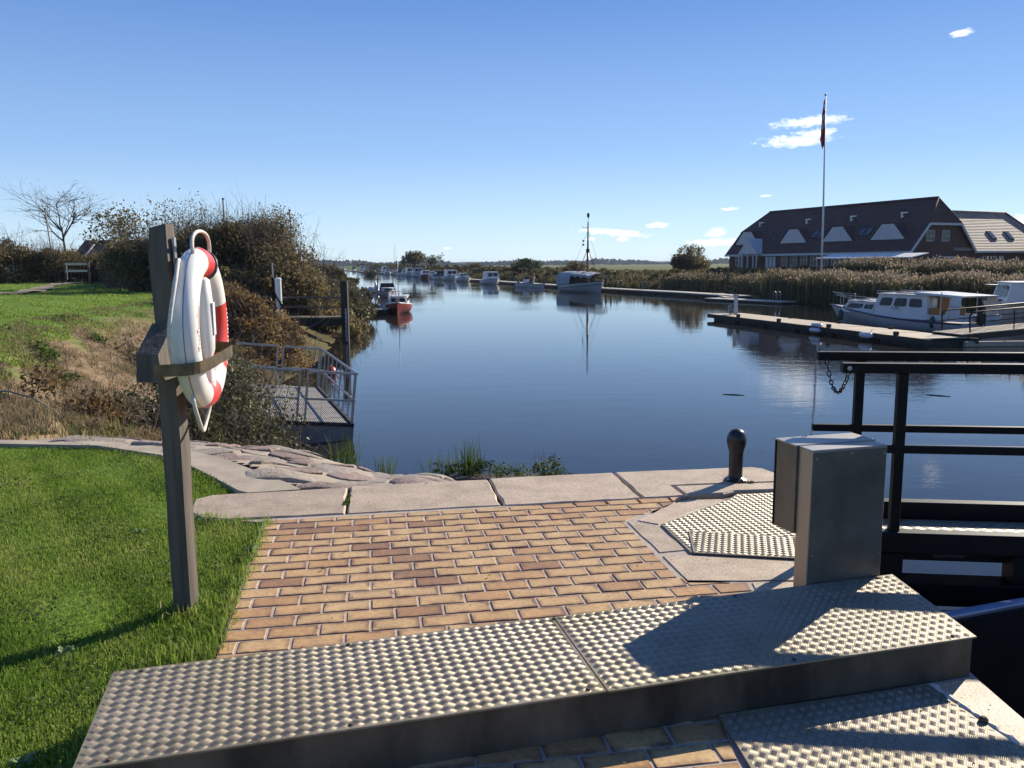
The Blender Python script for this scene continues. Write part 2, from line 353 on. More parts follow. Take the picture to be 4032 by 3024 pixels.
def plate_material():
    m, nt, b = nodes('tread_aluminium'); b.inputs['Metallic'].default_value = .18; b.inputs['Specular IOR Level'].default_value = .35
    f = noise(nt, 2.2, 6, .6); g = noise(nt, 14, 5, .6)
    c = ramp(nt, f, [(.32, (.37, .325, .25)), (.5, (.32, .28, .215)), (.68, (.31, .27, .155))])
    d = ramp(nt, g, [(.3, (.50, .47, .38)), (.5, (.92, .9, .86)), (.6, (1, 1, 1))])
    mx = nn(nt, 'ShaderNodeMix', data_type='RGBA', blend_type='MULTIPLY'); mx.inputs['Factor'].default_value = .7; nt.links.new(c, mx.inputs['A']); nt.links.new(d, mx.inputs['B']); big = ramp(nt, noise(nt, 1.1, 7, .7, dist=.8), [(.30, (.52, .50, .42)), (.46, (.86, .85, .80)), (.6, (1, 1, 1))])
    m2 = nn(nt, 'ShaderNodeMix', data_type='RGBA', blend_type='MULTIPLY'); m2.inputs['Factor'].default_value = 1; nt.links.new(mx.outputs['Result'], m2.inputs['A']); nt.links.new(big, m2.inputs['B']); nt.links.new(m2.outputs['Result'], b.inputs['Base Color'])
    r = nn(nt, 'ShaderNodeMapRange'); r.inputs['To Min'].default_value = .42; r.inputs['To Max'].default_value = .6; nt.links.new(g, r.inputs['Value']); nt.links.new(r.outputs[0], b.inputs['Roughness']); return m
M_WATER = water_material(); M_GROUND = terrain_material(); M_BRICK = brick_material(); M_PLATE = plate_material()
M_GRANITE = granite('pink_grey_granite', (.52, .405, .28), (.37, .275, .195), (.62, .505, .37))
M_ROCK = granite('red_fieldstone', (.32, .215, .165), (.20, .135, .11), (.42, .33, .26), 1)
M_ROCK2 = granite('grey_fieldstone', (.34, .28, .22), (.24, .19, .14), (.44, .38, .30), 1)
M_MORTAR = mat('mortar', (.47, .40, .335), (.36, .30, .25), .95, scale=22, bstr=.5, bscale=180, bdist=.004)
M_CONC = mat('worn_concrete', (.42, .355, .265), (.31, .26, .195), .9, scale=3.5, bstr=.5, bscale=60, bdist=.006)
M_QUAY = mat('quay_concrete', (.16, .15, .13), (.07, .068, .06), .9, scale=1.2, bstr=.5, bscale=14, bdist=.02)
M_GRIT = mat('trodden_gravel', (.30, .235, .17), (.20, .155, .11), .95, scale=1.5, bstr=.6, bscale=20, bdist=.03)
M_BLADE = leaf_mat('lawn_blade', [(0, (.060, .115, .014)), (.35, (.15, .25, .030)), (.7, (.26, .37, .060)), (.92, (.38, .40, .11)), (1, (.46, .40, .18))], .5)

# ================================================================== TERRAIN AND WATER
WATER_Z = -2.2
RIVER = [(2.10, 6.42), (2.35, 5.6), (2.2, 4.5), (1.92, 3.3), (1.9, -12), (9, -12), (9, 6), (14, 8), (25, 13), (37, 26), (41, 40), (42, 50), (33, 54), (29.5, 58), (28, 64), (27.3, 73), (25.8, 85), (25.5, 96), (19.5, 113), (11.5, 137), (4, 163), (-3, 188),
         (-10.5, 214), (-20.5, 257), (-36.5, 319), (-80, 480), (-120, 620), (-175, 760), (-220, 750), (-165, 620), (-125, 465), (-72, 330), (-40, 200), (-23.5, 133), (-16, 90), (-12.5, 72), (-10.8, 59), (-8.8, 42), (-7.9, 36), (-7.4, 26), (-6.6, 20), (-5.0, 15.8), (-4.3, 12.8), (-3.7, 10.9), (-2.6, 9.5), (-1, 9.2), (0.4, 8.6), (0.5, 6.2)]
def sm(t): t = np.clip(t, 0, 1); return t * t * (3 - 2 * t)
def wob(x, y, f, seed): return np.sin(x * f + seed) * np.cos(y * f * 1.13 - seed * 1.7) + .5 * np.sin(x * f * 2.3 + y * f * 1.7 + seed * 3)
def land(x, y):
    """height of the ground, metres (0 is the brick paving)"""
    x, y = np.asarray(x, float), np.asarray(y, float); P = np.stack([x.ravel(), y.ravel()], 1)
    d = seg_dist(P, RIVER).reshape(x.shape); ins = inside(P, RIVER).reshape(x.shape)
    left = x < (-.16 * y + 3)
    L = np.where(left, .28 * sm((y - 12) / 25) - .9 * sm((y - 95) / 60), -1.0 + 1.0 * sm((30 - np.hypot(x - 52, (y - 108) * .9)) / 22 + .45) + .9 * sm((26 - y) / 10))
    L = np.where(np.hypot(x, y) > 140, np.minimum(L, -.75), L)
    W = np.where(left, 2.0 + 3.6 * sm((y - 8.5) / 4.5), 5.0) + .35 * wob(x, y, .9, 1)
    W = np.where((x > -2.5) & (y < 8), .3, W)
    up = WATER_Z + (L - WATER_Z) * sm(d / np.maximum(W, .25)) ** .85
    up = up + np.where((d > .5) & (y > 8), .05 * wob(x, y, 1.7, 4) * sm(d / 3), 0) + np.where(np.hypot(x, y) > 60, .12 * wob(x, y, .07, 2), 0)
    return np.where(ins, WATER_Z - .35 - np.minimum(1.6, d * .5), up), d, ins
def geo(a, b, n): return list(a * (b / a) ** (np.arange(1, n + 1) / n))
gx = [-v for v in geo(14, 5000, 46)][::-1] + list(np.arange(-14, 6, .22)) + geo(6, 5000, 60)
gy = [-300, -60, -15, -6, -2] + list(np.arange(0, 24, .22)) + geo(24, 6000, 80)
GX, GY = np.meshgrid(np.array(gx), np.array(gy)); GZ, GD, GI = land(GX, GY)
revm = (GX > -5.2) & (GX < .75) & (GY > 5.8) & (GY < 10.2) & (GY > np.interp(GX, [-6, -4.8, -3.8, -3, -2.4, -2, -1.5, 1], [7.6, 7.6, 7.5, 7.1, 6.6, 6.1, 5.8, 6.0]))
quaymask = (GX > -1.75) & (GX < 2.4) & (GY < 6.3) & (GY > -3)
GZ = np.where(quaymask, np.minimum(GZ, -.25), np.where(GY < 9, GZ - .03, GZ))
RZ_ = -.55 - .75 * np.clip((GY - 5.9 - .17 * (GX + 1.6) - np.clip(-(GX + 1.9), 0, 1.6) * .95), 0, 3)
GZ = np.where(revm, np.minimum(GZ, RZ_), GZ)
nx, ny = len(gx), len(gy); idx = np.arange(nx * ny).reshape(ny, nx)
F = np.stack([idx[:-1, :-1], idx[:-1, 1:], idx[1:, 1:], idx[1:, :-1]], -1).reshape(-1, 4)
terrain = mesh_np('ground', np.stack([GX, GY, GZ], -1).reshape(-1, 3), F, M_GROUND, smooth=True)
soil = np.clip(1.25 - GD / np.where(GX < -.16 * GY + 3, 6.2, 8.0), 0, 1); soil = np.where((GY < 8) & (GX < -1.0), 0, soil); soil = np.where((GX > 2) & (GY > 45) & (GY < 400), np.maximum(soil, .55 * (GD < 60)), soil)
marsh = sm((GY - 70 + np.abs(GX) * .2) / 30) * np.where(GX > -.16 * GY + 6, 1, sm((GY - 80) / 20)) * np.maximum(.72, sm((420 - np.hypot(GX, GY)) / 200)); marsh = np.maximum(marsh, ((GD < 3.0) & (GY > 20) & (GX < 0)) * .9)
at2 = terrain.data.attributes.new('marsh', 'FLOAT', 'POINT'); at2.data.foreach_set('value', marsh.ravel().astype(np.float32))
at_ = terrain.data.attributes.new('soil', 'FLOAT', 'POINT'); at_.data.foreach_set('value', soil.ravel().astype(np.float32))
tag(terrain, kind='structure')
wb = MB(); wb.add([(-3000, -200, WATER_Z), (3000, -200, WATER_Z), (3000, 5000, WATER_Z), (-3000, 5000, WATER_Z)], [(0, 1, 2, 3)])
tag(wb.build('river_water', M_WATER), kind='structure')

# ================================================================== QUAY: concrete body, brick paving, granite kerb
A9 = R(9.5); QS, QR = Vector((math.cos(A9), math.sin(A9))), Vector((-math.sin(A9), math.cos(A9)))
def q(s, r): return (QS.x * s + QR.x * r, QS.y * s + QR.y * r)          # quay frame: s along the kerb, r away from the viewer
def qi(p): return (QS.x * p[0] + QS.y * p[1], QR.x * p[0] + QR.y * p[1])
QUAY = [(-1.62, 5.2), (-1.25, 3.2), (-1.2, -3), (1.84, -3), (1.84, 3.2), (1.93, 4.2), (2.02, 5.2), (2.12, 6.32), (2.0, 6.43), (.45, 6.18), (-1.95, 5.80), (-2.15, 5.6), (-2.0, 5.25)]
qb = MB(); qb.prism(ccw(QUAY), -3.2, -.035)
quay = tag(qb.build('quay', M_QUAY), kind='structure')
KERB_R0, KERB_R1 = 5.375, 6.085
# ---- bricks
pave = tag(MB().prism(ccw([(-1.60, 5.12), (-1.24, 3.24), (-1.22, 1.2), (1.82, 1.2), (1.82, 3.2), (1.9, 4.2), (1.95, 5.4), (1.05, 5.47), q(.8, KERB_R0), q(-.9, KERB_R0)]), -.034, -.0020).build('pavement', M_MORTAR), kind='structure')
BR_REGION = ccw([(-1.58, 5.13), (-1.24, 3.24), (-1.2, 1.7), (.72, 1.7), (.74, 2.76), (.9, 2.95), (1.5, 3.45), (1.19, 3.92), (1.195, 4.045), (.865, 4.055), (.80, 4.46), (.70, 5.07), (1.10, 5.46), (1.18, KERB_R0 / QR.y + 1.18 * math.tan(A9) - .02)])
PL, PW, BL, BW = .227, .1203, .2160, .1095
bm = MB(); bm.bbox(-BL / 2, BL / 2, -BW / 2, BW / 2, -.05, 0, .0032); bme = bm.build('brick', M_BRICK, pave); first = bme
shared = bme.data; nb = 0; used_first = False
for row in range(0, 31):
    r = KERB_R0 - .008 - PW * (row + .5); off = .5 * (row % 2)
    for col in range(-9, 13):
        s = (col + off + .28) * PL; cx, cy = q(s, r)
        if cx < -1.9 or cx > 1.9: continue
        rect = [q(s + a * BL / 2, r + b_ * BW / 2) for a, b_ in ((-1, -1), (1, -1), (1, 1), (-1, 1))]
        poly = clip(BR_REGION, rect)
        if len(poly) < 3: continue
        ar = abs(area2(poly)); full = BL * BW
        if ar < .08 * full: continue
        if r < 2.35 and (cy < 2.15): continue
        tilt = (random.gauss(0, .0022), random.gauss(0, .0016), A9 + random.gauss(0, .005)); dz = random.gauss(.0004, .0006)
        if ar > .97 * full:
            if not used_first: o = first; used_first = True
            else: o = link('brick', shared, pave)
            o.location = (cx, cy, .002 + dz); o.rotation_euler = tilt
        else:
            px = [(p[0] - cx, p[1] - cy) for p in ccw(poly)]
            try: o = MB().prism(inset(px, .002), -.05, 0, .003).build('brick', M_BRICK, pave)
            except Exception: continue
            o.location = (cx, cy, .002 + dz)
        nb += 1
print('BRICKS', nb)
# ---- granite kerb stones
kerb = tag(MB().prism(ccw([q(-1.0, KERB_R0 + .02), q(3.0, KERB_R0 + .02), q(3.0, KERB_R1 - .03), q(-1.0, KERB_R1 - .03)]), -.3, -.03).build('kerb', M_QUAY), kind='structure')
def rough_edge(poly, amp=.006, step=.12, seed=1):
    rnd = random.Random(seed); out = []
    n = len(poly)
    for i in range(n):
        a, b = Vector(poly[i]), Vector(poly[(i + 1) % n]); L = (b - a).length; k = max(1, int(L / step)); nrm = Vector((-(b - a).y, (b - a).x)).normalized()
        for j in range(k):
            p = a.lerp(b, j / k)
            if j: p = p + nrm * rnd.gauss(0, amp)
            out.append((p.x, p.y))
    return out
def stone(poly, parent, material=None, z0=-.3, z1=.004, bev=.012, seed=1, name='stone', amp=.006):
    p = rough_edge(ccw(poly), amp, .13, seed); return MB().prism(p, z0, z1, bev).build(name, material or M_GRANITE, parent)
G = .007
for i, (s0, s1, r0, r1) in enumerate([(-1.25, -.21, 5.40, 6.04), (-.21, .83, KERB_R0, 6.075), (.83, 1.82, KERB_R0, 6.10)]):
    pl = [q(s0 + G, r0), q(s1 - G, r0), q(s1 - G, r1), q(s0 + G, r1)]
    if i == 0: pl = [q(-1.13, 5.46), q(-.95, 5.40), q(-.22, KERB_R0 + .01), q(-.22, 6.05), q(-1.17, 6.02), q(-1.27, 5.93), q(-1.24, 5.62)]
    stone(pl, kerb, seed=i + 3)
stone([q(1.83, KERB_R0), q(2.13, KERB_R0), q(2.13, 5.645), q(2.95, 5.60), q(3.05, 5.86), q(3.02, 6.0), q(2.95, 6.06), q(1.83, 6.105)], kerb, seed=9)
stone([q(2.145, KERB_R0 + .01), q(2.42, KERB_R0 + .012), q(2.52, KERB_R0 + .05), q(2.92, KERB_R0 + .03), q(2.94, 5.588), q(2.145, 5.632)], kerb, seed=10)
stone([(.78, 5.085), (.91, 4.995), (1.475, 5.53), (1.44, 5.565), (1.19, 5.545), (1.10, 5.47)], kerb, seed=11)
stone([(.715, 5.065), (.775, 5.075), (.90, 4.985), (.99, 4.525), (.82, 4.485)], kerb, seed=12)
stone([(.825, 4.44), (1.0, 4.455), (1.9, 4.36), (1.86, 4.06), (1.21, 4.055), (.89, 4.065)], kerb, seed=13)
stone([(1.21, 4.045), (1.86, 4.05), (1.80, 3.76), (1.30, 3.62), (1.20, 3.92)], kerb, seed=14)
stone([(1.60, 3.01), (1.82, 3.06), (1.845, 2.2), (1.72, 2.2), (1.70, 2.55), (1.67, 2.7)], kerb, seed=15)
# ---- curved concrete strip at the lawn's far edge
inner = [(-8.5, 7.35), (-6.0, 7.52), (-4.77, 7.52), (-3.81, 7.42), (-3.05, 7.02), (-2.62, 6.6), (-2.28, 6.2), (-2.0, 5.86), (-1.9, 5.79)]
outer = [(-8.5, 7.55), (-6.0, 7.72), (-4.87, 7.72), (-3.85, 7.62), (-2.95, 7.30), (-2.45, 6.88), (-2.02, 6.42), (-1.68, 6.06), (-1.55, 5.89)]
cs = MB()
for i in range(len(inner) - 1):
    vs = [(*inner[i], .006), (*inner[i + 1], .006), (*outer[i + 1], .0), (*outer[i], .0), (*inner[i], -.2), (*inner[i + 1], -.2), (*outer[i + 1], -.3), (*outer[i], -.3)]
    cs.add(vs, [(0, 1, 2, 3), (3, 2, 6, 7), (1, 0, 4, 5)])
tag(cs.build('edging_strip_path', M_CONC), kind='structure')
# ---- stone pitching that slopes from the kerb to the water
def rev_z(x, y):
    pts = [(-8.5, 7.55), (-4.87, 7.72), (-3.85, 7.62), (-2.95, 7.30), (-2.45, 6.88), (-2.02, 6.42), (-1.68, 6.06), (-1.3, 5.93), (.6, 6.22)]
    d = seg_dist(np.stack([np.ravel(x), np.ravel(y)], 1), pts, False).reshape(np.shape(x))
    return -.02 - .26 * sm(d / 1.5) - np.maximum(0, d - 1.25) * 1.05 + .018 * wob(np.asarray(x), np.asarray(y), 3.1, 2) - .22 * sm((np.asarray(x) + .8) / 1.0)
rx, ry = np.meshgrid(np.arange(-4.6, .62, .09), np.arange(5.85, 9.9, .09)); rz = rev_z(rx, ry) - .008
okc = (ry > 5.92 + .167 * (rx + 1.6)) & (~inside(np.stack([rx.ravel(), ry.ravel()], 1), inner + outer[::-1]).reshape(rx.shape)) & (ry > np.interp(rx, [p[0] for p in outer], [p[1] for p in outer]) - .1)
ii = np.arange(rx.size).reshape(rx.shape); keep = okc[:-1, :-1] & okc[1:, :-1] & okc[:-1, 1:] & okc[1:, 1:]
FF = np.stack([ii[:-1, :-1], ii[:-1, 1:], ii[1:, 1:], ii[1:, :-1]], -1)[keep]
rev = tag(mesh_np('stone_slope_wall', np.stack([rx, ry, rz], -1).reshape(-1, 3), FF, M_CONC, smooth=True), kind='structure')
seeds = []
rnd = random.Random(5)
for i in range(900):
    x, y = rnd.uniform(-3.9, .45), rnd.uniform(6.0, 9.4)
    b0 = np.interp(x, [p[0] for p in outer], [p[1] for p in outer]) if x < -1.55 else 5.95 + .16 * (x + 1.5)
    if y < b0 + .16 or y > b0 + 2.5: continue
    if all(((x - a) / 1.35) ** 2 + ((y - b) / .8) ** 2 > .27 ** 2 for a, b in seeds): seeds.append((x, y))
for k, (sx_, sy_) in enumerate(seeds):
    cell = [(sx_ - .5, sy_ - .3), (sx_ + .5, sy_ - .3), (sx_ + .5, sy_ + .3), (sx_ - .5, sy_ + .3)]
    for (ax, ay) in seeds:
        if (ax, ay) == (sx_, sy_) or abs(ax - sx_) > 1.1 or abs(ay - sy_) > .9: continue
        mx_, my_ = (ax + sx_) / 2, (ay + sy_) / 2; dx, dy = ax - sx_, ay - sy_
        e0 = (mx_ - dy * 5, my_ + dx * 5); e1 = (mx_ + dy * 5, my_ - dx * 5)
        cell = clip(cell, [e0, (e0[0] - dx * 9, e0[1] - dy * 9), (e1[0] - dx * 9, e1[1] - dy * 9), e1][::1] if True else cell) or cell
    cell = ccw(cell)
    if len(cell) < 3 or abs(area2(cell)) < .012: continue
    base = rough_edge(inset(cell, .014), .017, .085, k)
    rings = []
    for sc_, dz in ((1.0, -.07), (1.0, .008), (.97, .018), (.86, .024), (.4, .027)):
        tl = (rnd.gauss(0, .05), rnd.gauss(0, .05)) if sc_ == 1.0 and dz < 0 else tl
        rg = []
        for (px, py) in base:
            x, y = sx_ + (px - sx_) * sc_, sy_ + (py - sy_) * sc_
            rg.append((x, y, float(rev_z(np.array([x]), np.array([y]))[0]) - .02 + dz * (1 + .4 * math.sin(7 * x + 5 * y + k)) + tl[0] * (x - sx_) + tl[1] * (y - sy_)))
        rings.append(rg)
    MB().loft(rings).build('stone', M_ROCK if rnd.random() < .62 else M_ROCK2, rev, smooth='auto')
print('ROCKS', len(seeds))
# ---- footpath across the far lawn
fp = MB(); cen = [(-24.6, 39.6), (-24.9, 41.5), (-26.5, 46.4), (-30.5, 55), (-33.5, 62), (-34.6, 68), (-35.2, 76)]
for i in range(len(cen) - 1):
    for k in range(6):
        t0, t1 = k / 6, (k + 1) / 6
        pts = []
        for t in (t0, t1):
            x = cen[i][0] * (1 - t) + cen[i + 1][0] * t; y = cen[i][1] * (1 - t) + cen[i + 1][1] * t; w = .55 + .15 * math.sin(i * 3 + t * 5)
            pts += [(x - w, y, float(land(np.array([x - w]), np.array([y]))[0][0]) + .07), (x + w, y, float(land(np.array([x + w]), np.array([y]))[0][0]) + .07)]
        fp.add(pts, [(0, 1, 3, 2)])
tag(fp.build('footpath', M_GRIT), kind='structure')
# ================================================================== FOREGROUND THINGS
M_BLACK = mat('black_gloss_paint', (.012, .013, .016), (.02, .021, .024), .32, scale=9, bstr=.08, bscale=40, bdist=.002, spec=.5)
M_GATE = mat('black_gate_steel', (.004, .0045, .006), (.008, .008, .009), .5, scale=4, bstr=.12, bscale=25, bdist=.003, spec=.18)
M_STEEL = mat('brushed_stainless', (.40, .385, .36), (.33, .32, .30), .42, metal=.9, scale=3, bstr=.05, bscale=90, stretch=(1, 1, .08))
M_STEELD = mat('shade_toned_stainless', (.19, .187, .172), (.12, .12, .11), .45, metal=.75, scale=4, bstr=.05, bscale=60)  # darker steel: shade of the cabinet's sunless front put into the base colour
M_GALV = mat('galvanised_steel', (.42, .43, .44), (.30, .31, .32), .45, metal=.85, scale=12, bstr=.1, bscale=60)
M_WOODP = mat('grey_weathered_wood', (.155, .13, .105), (.07, .06, .048), .85, scale=16, bstr=.8, bscale=50, bdist=.006, stretch=(1, 1, .06))
M_WOODD = mat('dark_old_timber', (.055, .045, .035), (.028, .024, .02), .85, scale=14, bstr=.7, bscale=40, bdist=.006, stretch=(1, 1, .1))
M_WHITEP = mat('white_plastic', (.80, .79, .76), (.74, .73, .69), .38, scale=5, bstr=.04, bscale=50)
M_REDP = mat('red_plastic', (.70, .055, .04), (.62, .045, .035), .38, scale=5, bstr=.04, bscale=50)
M_ROPE = mat('cream_rope', (.70, .66, .58), (.56, .52, .45), .8, scale=60, bstr=.6, bscale=220, bdist=.002)
M_BRASS = mat('tarnished_strap', (.20, .15, .085), (.11, .085, .055), .45, metal=.7, scale=20)
M_DARK = mat('black_rubber', (.012, .012, .012), (.02, .02, .02), .7, scale=10)
M_SIDE = mat('shade_toned_step_side', (.14, .115, .082), (.045, .038, .029), .9, scale=4, bstr=.5, bscale=30, stretch=(1, 1, .5), spec=.15)  # weathered skirt, base colour darkened to carry the shade on the step's front
M_RUST = mat('rusty_bolt', (.12, .07, .04), (.05, .035, .028), .8, scale=50)

M_TREAD = mat('polished_tread', (.46, .40, .305), (.34, .295, .225), .42, metal=.5, scale=5)
def tread_bars(poly, z, ang, cell=.0365, phase=(0, 0), hgt=.0017):
    """raised five-bar pattern over a polygon, as one numpy mesh (V, F)"""
    poly = [tuple(p) for p in poly]; c, s = math.cos(ang), math.sin(ang)
    cx = np.mean([p[0] for p in poly]); cy = np.mean([p[1] for p in poly]); ext = max(math.hypot(p[0] - cx, p[1] - cy) for p in poly)
    n = int(ext / cell) + 2; I, J = np.meshgrid(np.arange(-n, n + 1), np.arange(-n, n + 1)); I, J = I.ravel(), J.ravel()
    u, v = (I + phase[0]) * cell, (J + phase[1]) * cell; odd = (I + J) % 2 == 1
    Vs, Fs, base = [], [], 0
    L, W, sp = cell * .86, cell * .095, cell * .19
    prof = np.array([(-L / 2, 0, 0), (-L * .28, -W / 2, 0), (L * .28, -W / 2, 0), (L / 2, 0, 0), (L * .28, W / 2, 0), (-L * .28, W / 2, 0), (-L * .26, 0, hgt), (L * .26, 0, hgt)])
    faces = np.array([(0, 1, 6, 6), (1, 2, 7, 6), (2, 3, 7, 7), (3, 4, 7, 7), (4, 5, 6, 7), (5, 0, 6, 6)])
    tri = [(0, 1, 6), (1, 2, 7), (1, 7, 6), (2, 3, 7), (3, 4, 7), (4, 5, 6), (4, 6, 7), (5, 0, 6)]
    for k in range(-2, 3):
        du, dv = np.where(odd, k * sp, 0), np.where(odd, 0, k * sp)
        X, Y = cx + (u + du) * c - (v + dv) * s, cy + (u + du) * s + (v + dv) * c
        ok = inside(np.stack([X, Y], 1), inset(ccw(poly), .012)); Xk, Yk, o = X[ok], Y[ok], odd[ok]
        m = len(Xk)
        if not m: continue
        px = np.where(o[:, None], -prof[None, :, 1], prof[None, :, 0]); py = np.where(o[:, None], prof[None, :, 0], prof[None, :, 1])
        VX, VY = Xk[:, None] + px * c - py * s, Yk[:, None] + px * s + py * c; VZ = np.broadcast_to(z + prof[None, :, 2], VX.shape)
        Vs.append(np.stack([VX, VY, VZ], -1).reshape(-1, 3)); Fs.append((base + np.arange(m)[:, None, None] * 8 + np.array(tri)[None]).reshape(-1, 3)); base += m * 8
    return np.concatenate(Vs), np.concatenate(Fs)
def tread_plate(poly, z, thick, ang, parent, name='plate', label=None, phase=(0, 0), cell=.0300):
    p = MB().prism(ccw(poly), z - thick, z, .0012).build(name, M_PLATE, parent)
    if label: p['label'] = label
    V, F = tread_bars(poly, z, ang, cell, phase); t = mesh_np('tread', V, F, M_TREAD, p); t['kind'] = 'stuff'
    return p
def screw(parent, x, y, z, r=.008):
    return MB().lathe([(r, 0), (r, .003), (r * .6, .005), (0, .005)], (x, y, z), 8).build('screw', M_RUST, parent)
# ---- long raised step of tread plate
RA = math.atan2(3.72 - 2.82, 1.78 + 1.45)
STEP = [(-1.45, 2.82), (-1.29, 2.225), (1.81, 3.06), (1.78, 3.72)]
step = thing('tread_plate_step', 'long low step topped with bright chequered metal plates, crossing the brick paving', 'step', (.2, 2.95, 0))
def rel(poly, o): return [(p[0] - o[0], p[1] - o[1]) for p in poly]
so = (.2, 2.95); ST = rel(STEP, so); sa, sb = rel([(.165, 3.268), (.32, 2.659)], so)
gap = .0025
p1 = tread_plate([ST[0], ST[1], (sb[0] - gap, sb[1]), (sa[0] - gap, sa[1])], .17, .006, RA + R(45), step, label='left-hand sheet of chequered plate, up to the seam')
p2 = tread_plate([(sa[0] + gap, sa[1]), (sb[0] + gap, sb[1]), ST[2], ST[3]], .169, .006, RA + R(45), step, phase=(.4, .3), label='chequered plate past the seam, half in shadow')
MB().prism(inset(ccw(ST), .012), -.02, .1625).build('side_skirt', M_SIDE, step)
for t in (.03, .25, .5, .75, .97):
    for w in (.04, .96):
        a = Vector(ST[0]).lerp(Vector(ST[3]), t); b = Vector(ST[1]).lerp(Vector(ST[2]), t); p = a.lerp(b, w); screw(step, p.x, p.y, .171)
# ---- cover plates let into the granite
c1 = thing('tread_plate_cover', 'chequered metal cover plate let into the granite in front of the bollard', 'cover plate', (1.4, 5.0, 0))
tread_plate(rel([(.925, 4.99), (1.0, 4.475), (1.9, 4.37), (1.95, 5.55), (1.84, 5.69), (1.58, 5.66), (1.49, 5.535)], (1.4, 5.0)), .010, .02, R(9.5 + 45), c1)
c2 = thing('tread_plate_cover', 'smaller chequered plate lying overlapped on the bigger cover plate beside the cabinet', 'cover plate', (1.35, 4.6, 0))
tread_plate(rel([(1.06, 4.83), (1.01, 4.452), (1.56, 4.352), (1.88, 4.36), (1.88, 4.66), (1.64, 4.705), (1.36, 4.775)], (1.35, 4.6)), .017, .006, R(30), c2, phase=(.3, .1), cell=.026)
c3 = thing('tread_plate_cover', 'chequered metal cover plate striped by shadows at the foot of the step', 'cover plate', (1.2, 2.6, 0))
tread_plate(rel([(.735, 2.78), (.78, 2.2), (1.70, 2.2), (1.695, 2.55), (1.66, 2.7), (1.585, 2.985)], (1.2, 2.6)), .012, .03, RA + R(45), c3)
for x, y in ((1.655, 2.72),): MB().lathe([(.016, 0), (.016, .012), (.008, .02), (0, .02)], (x - 1.2, y - 2.6, .012), 10).build('bolt', M_RUST, c3)
MB().tube([(.405 + .0045 * k + .004 * math.sin(k * 2.1), .385 - .019 * k, .008) for k in range(22)], [.010 + .004 * math.sin(k * 1.7) for k in range(22)], 6).build('sealing_bead', M_ROPE, c3)
# ---- mooring bollard
bo = thing('bollard', 'black iron mooring bollard with a ball head at the quay edge', 'bollard', (1.672, 6.05, .004))
MB().lathe([(.082, 0), (.082, .012), (.06, .024), (.052, .03), (.052, .2), (.054, .225), (.062, .25), (.070, .285), (.072, .315), (.066, .35), (.052, .375), (.03, .39), (0, .395)], n=28).build('body', M_BLACK, bo, smooth='auto')
for k in range(4):
    a = k * math.pi / 2 + .5; MB().lathe([(.011, 0), (.011, .012), (0, .014)], (.069 * math.cos(a), .069 * math.sin(a), .012), 6).build('bolt', M_GALV, bo)
# ---- stainless control cabinet
CA = RA; cab = thing('control_cabinet', 'stainless steel control cabinet with an open-bottomed hood, standing behind the step', 'cabinet', (1.335, 3.605, 0), CA)
W, D, Z = .398, .10, .79
MB().bbox(0, W, 0, D, -.005, Z, .003).build('column', M_STEEL, cab)
fr = MB().bbox(.006, W - .006, -.0035, 0, .012, Z - .012, .0015).build('front_panel', M_STEELD, cab)
for x, z in ((.02, .75), (.2, .765), (W - .02, .755), (W - .02, .28), (.02, .3), (W - .02, .03)): MB().lathe([(.006, 0), (.006, .003), (0, .0035)], (0, 0, 0), 8, Matrix.Translation((x, -.0035, z)) @ Matrix.Rotation(R(90), 4, 'X')).build('screw', M_STEEL, fr)
hd = MB(); hd.box(-.01, W + .012, D, D + .006, .38, Z - .004); hd.box(-.01, -.004, D + .006, .25, .375, Z - .004); hd.box(W + .006, W + .012, D + .006, .25, .375, Z - .004); hd.box(-.01, W + .012, .25, .256, .375, Z - .004); hd.box(-.004, W + .006, D + .006, .25, .40, .406)
hd.build('hood', M_STEELD, cab)
MB().bbox(-.016, W + .018, D + .001, .27, Z - .003, Z + .004, .0015).build('hood_lid', M_STEEL, cab)
MB().box(-.014, W + .016, .262, .268, .372, Z - .004).build('hood_edge_strip', M_DARK, cab)
# ---- lock gate with its walkway and handrails
GA = R(-6.8); gate = thing('lock_gate', 'black steel lock gate with a walkway between two handrails', 'lock gate', (1.70, 4.21, 0), GA)
FAR = .555; GLEN = 5.6
for y, x0, mid0, posts in ((0, -.01, .02, (.29, 1.95, 3.7, 5.3)), (FAR, .0, -.01, (.24, 1.95, 3.7, 5.3))):
    MB().bbox(x0, GLEN, y - .03, y + .03, 1.06, 1.11, .004).build('top_rail', M_GATE, gate)
    MB().bbox(mid0, GLEN, y - .02, y + .02, .645, .685, .003).build('middle_rail', M_GATE, gate)
    for px in posts: MB().bbox(px - .024, px + .024, y - .024, y + .024, .1, 1.059, .003).build('post', M_GATE, gate)
dk = MB().box(.18, GLEN, .035, FAR - .035, .06, .124).build('walkway', M_GATE, gate)
MB().box(.19, GLEN, .04, FAR - .04, .126, .136).build('deck_plate', M_PLATE, gate)
V, F = tread_bars([(.2, .04), (2.6, .04), (2.6, FAR - .04), (.2, FAR - .04)], .136, R(45), .05); t = mesh_np('tread', V, F, M_TREAD, dk); t['kind'] = 'stuff'
MB().bbox(.17, GLEN, FAR - .03, FAR + .05, .05, .235, .004).build('toe_board', M_GATE, gate)
MB().bbox(.17, GLEN, -.05, .03, .125, .232, .004).build('fascia_beam', M_GATE, gate)
MB().bbox(.17, GLEN, -.09, .06, -.14, -.02, .004).build('lower_beam', M_GATE, gate)
MB().bbox(.17, .325, -.07, .05, -2.6, .124, .004).build('heel_post', M_GATE, gate)
MB().bbox(.86, 1.0, -.08, .05, -2.6, .124, .004).build('stile', M_GATE, gate)
MB().bbox(2.6, 2.8, -.08, .05, -2.6, .124, .004).build('stile', M_GATE, gate)
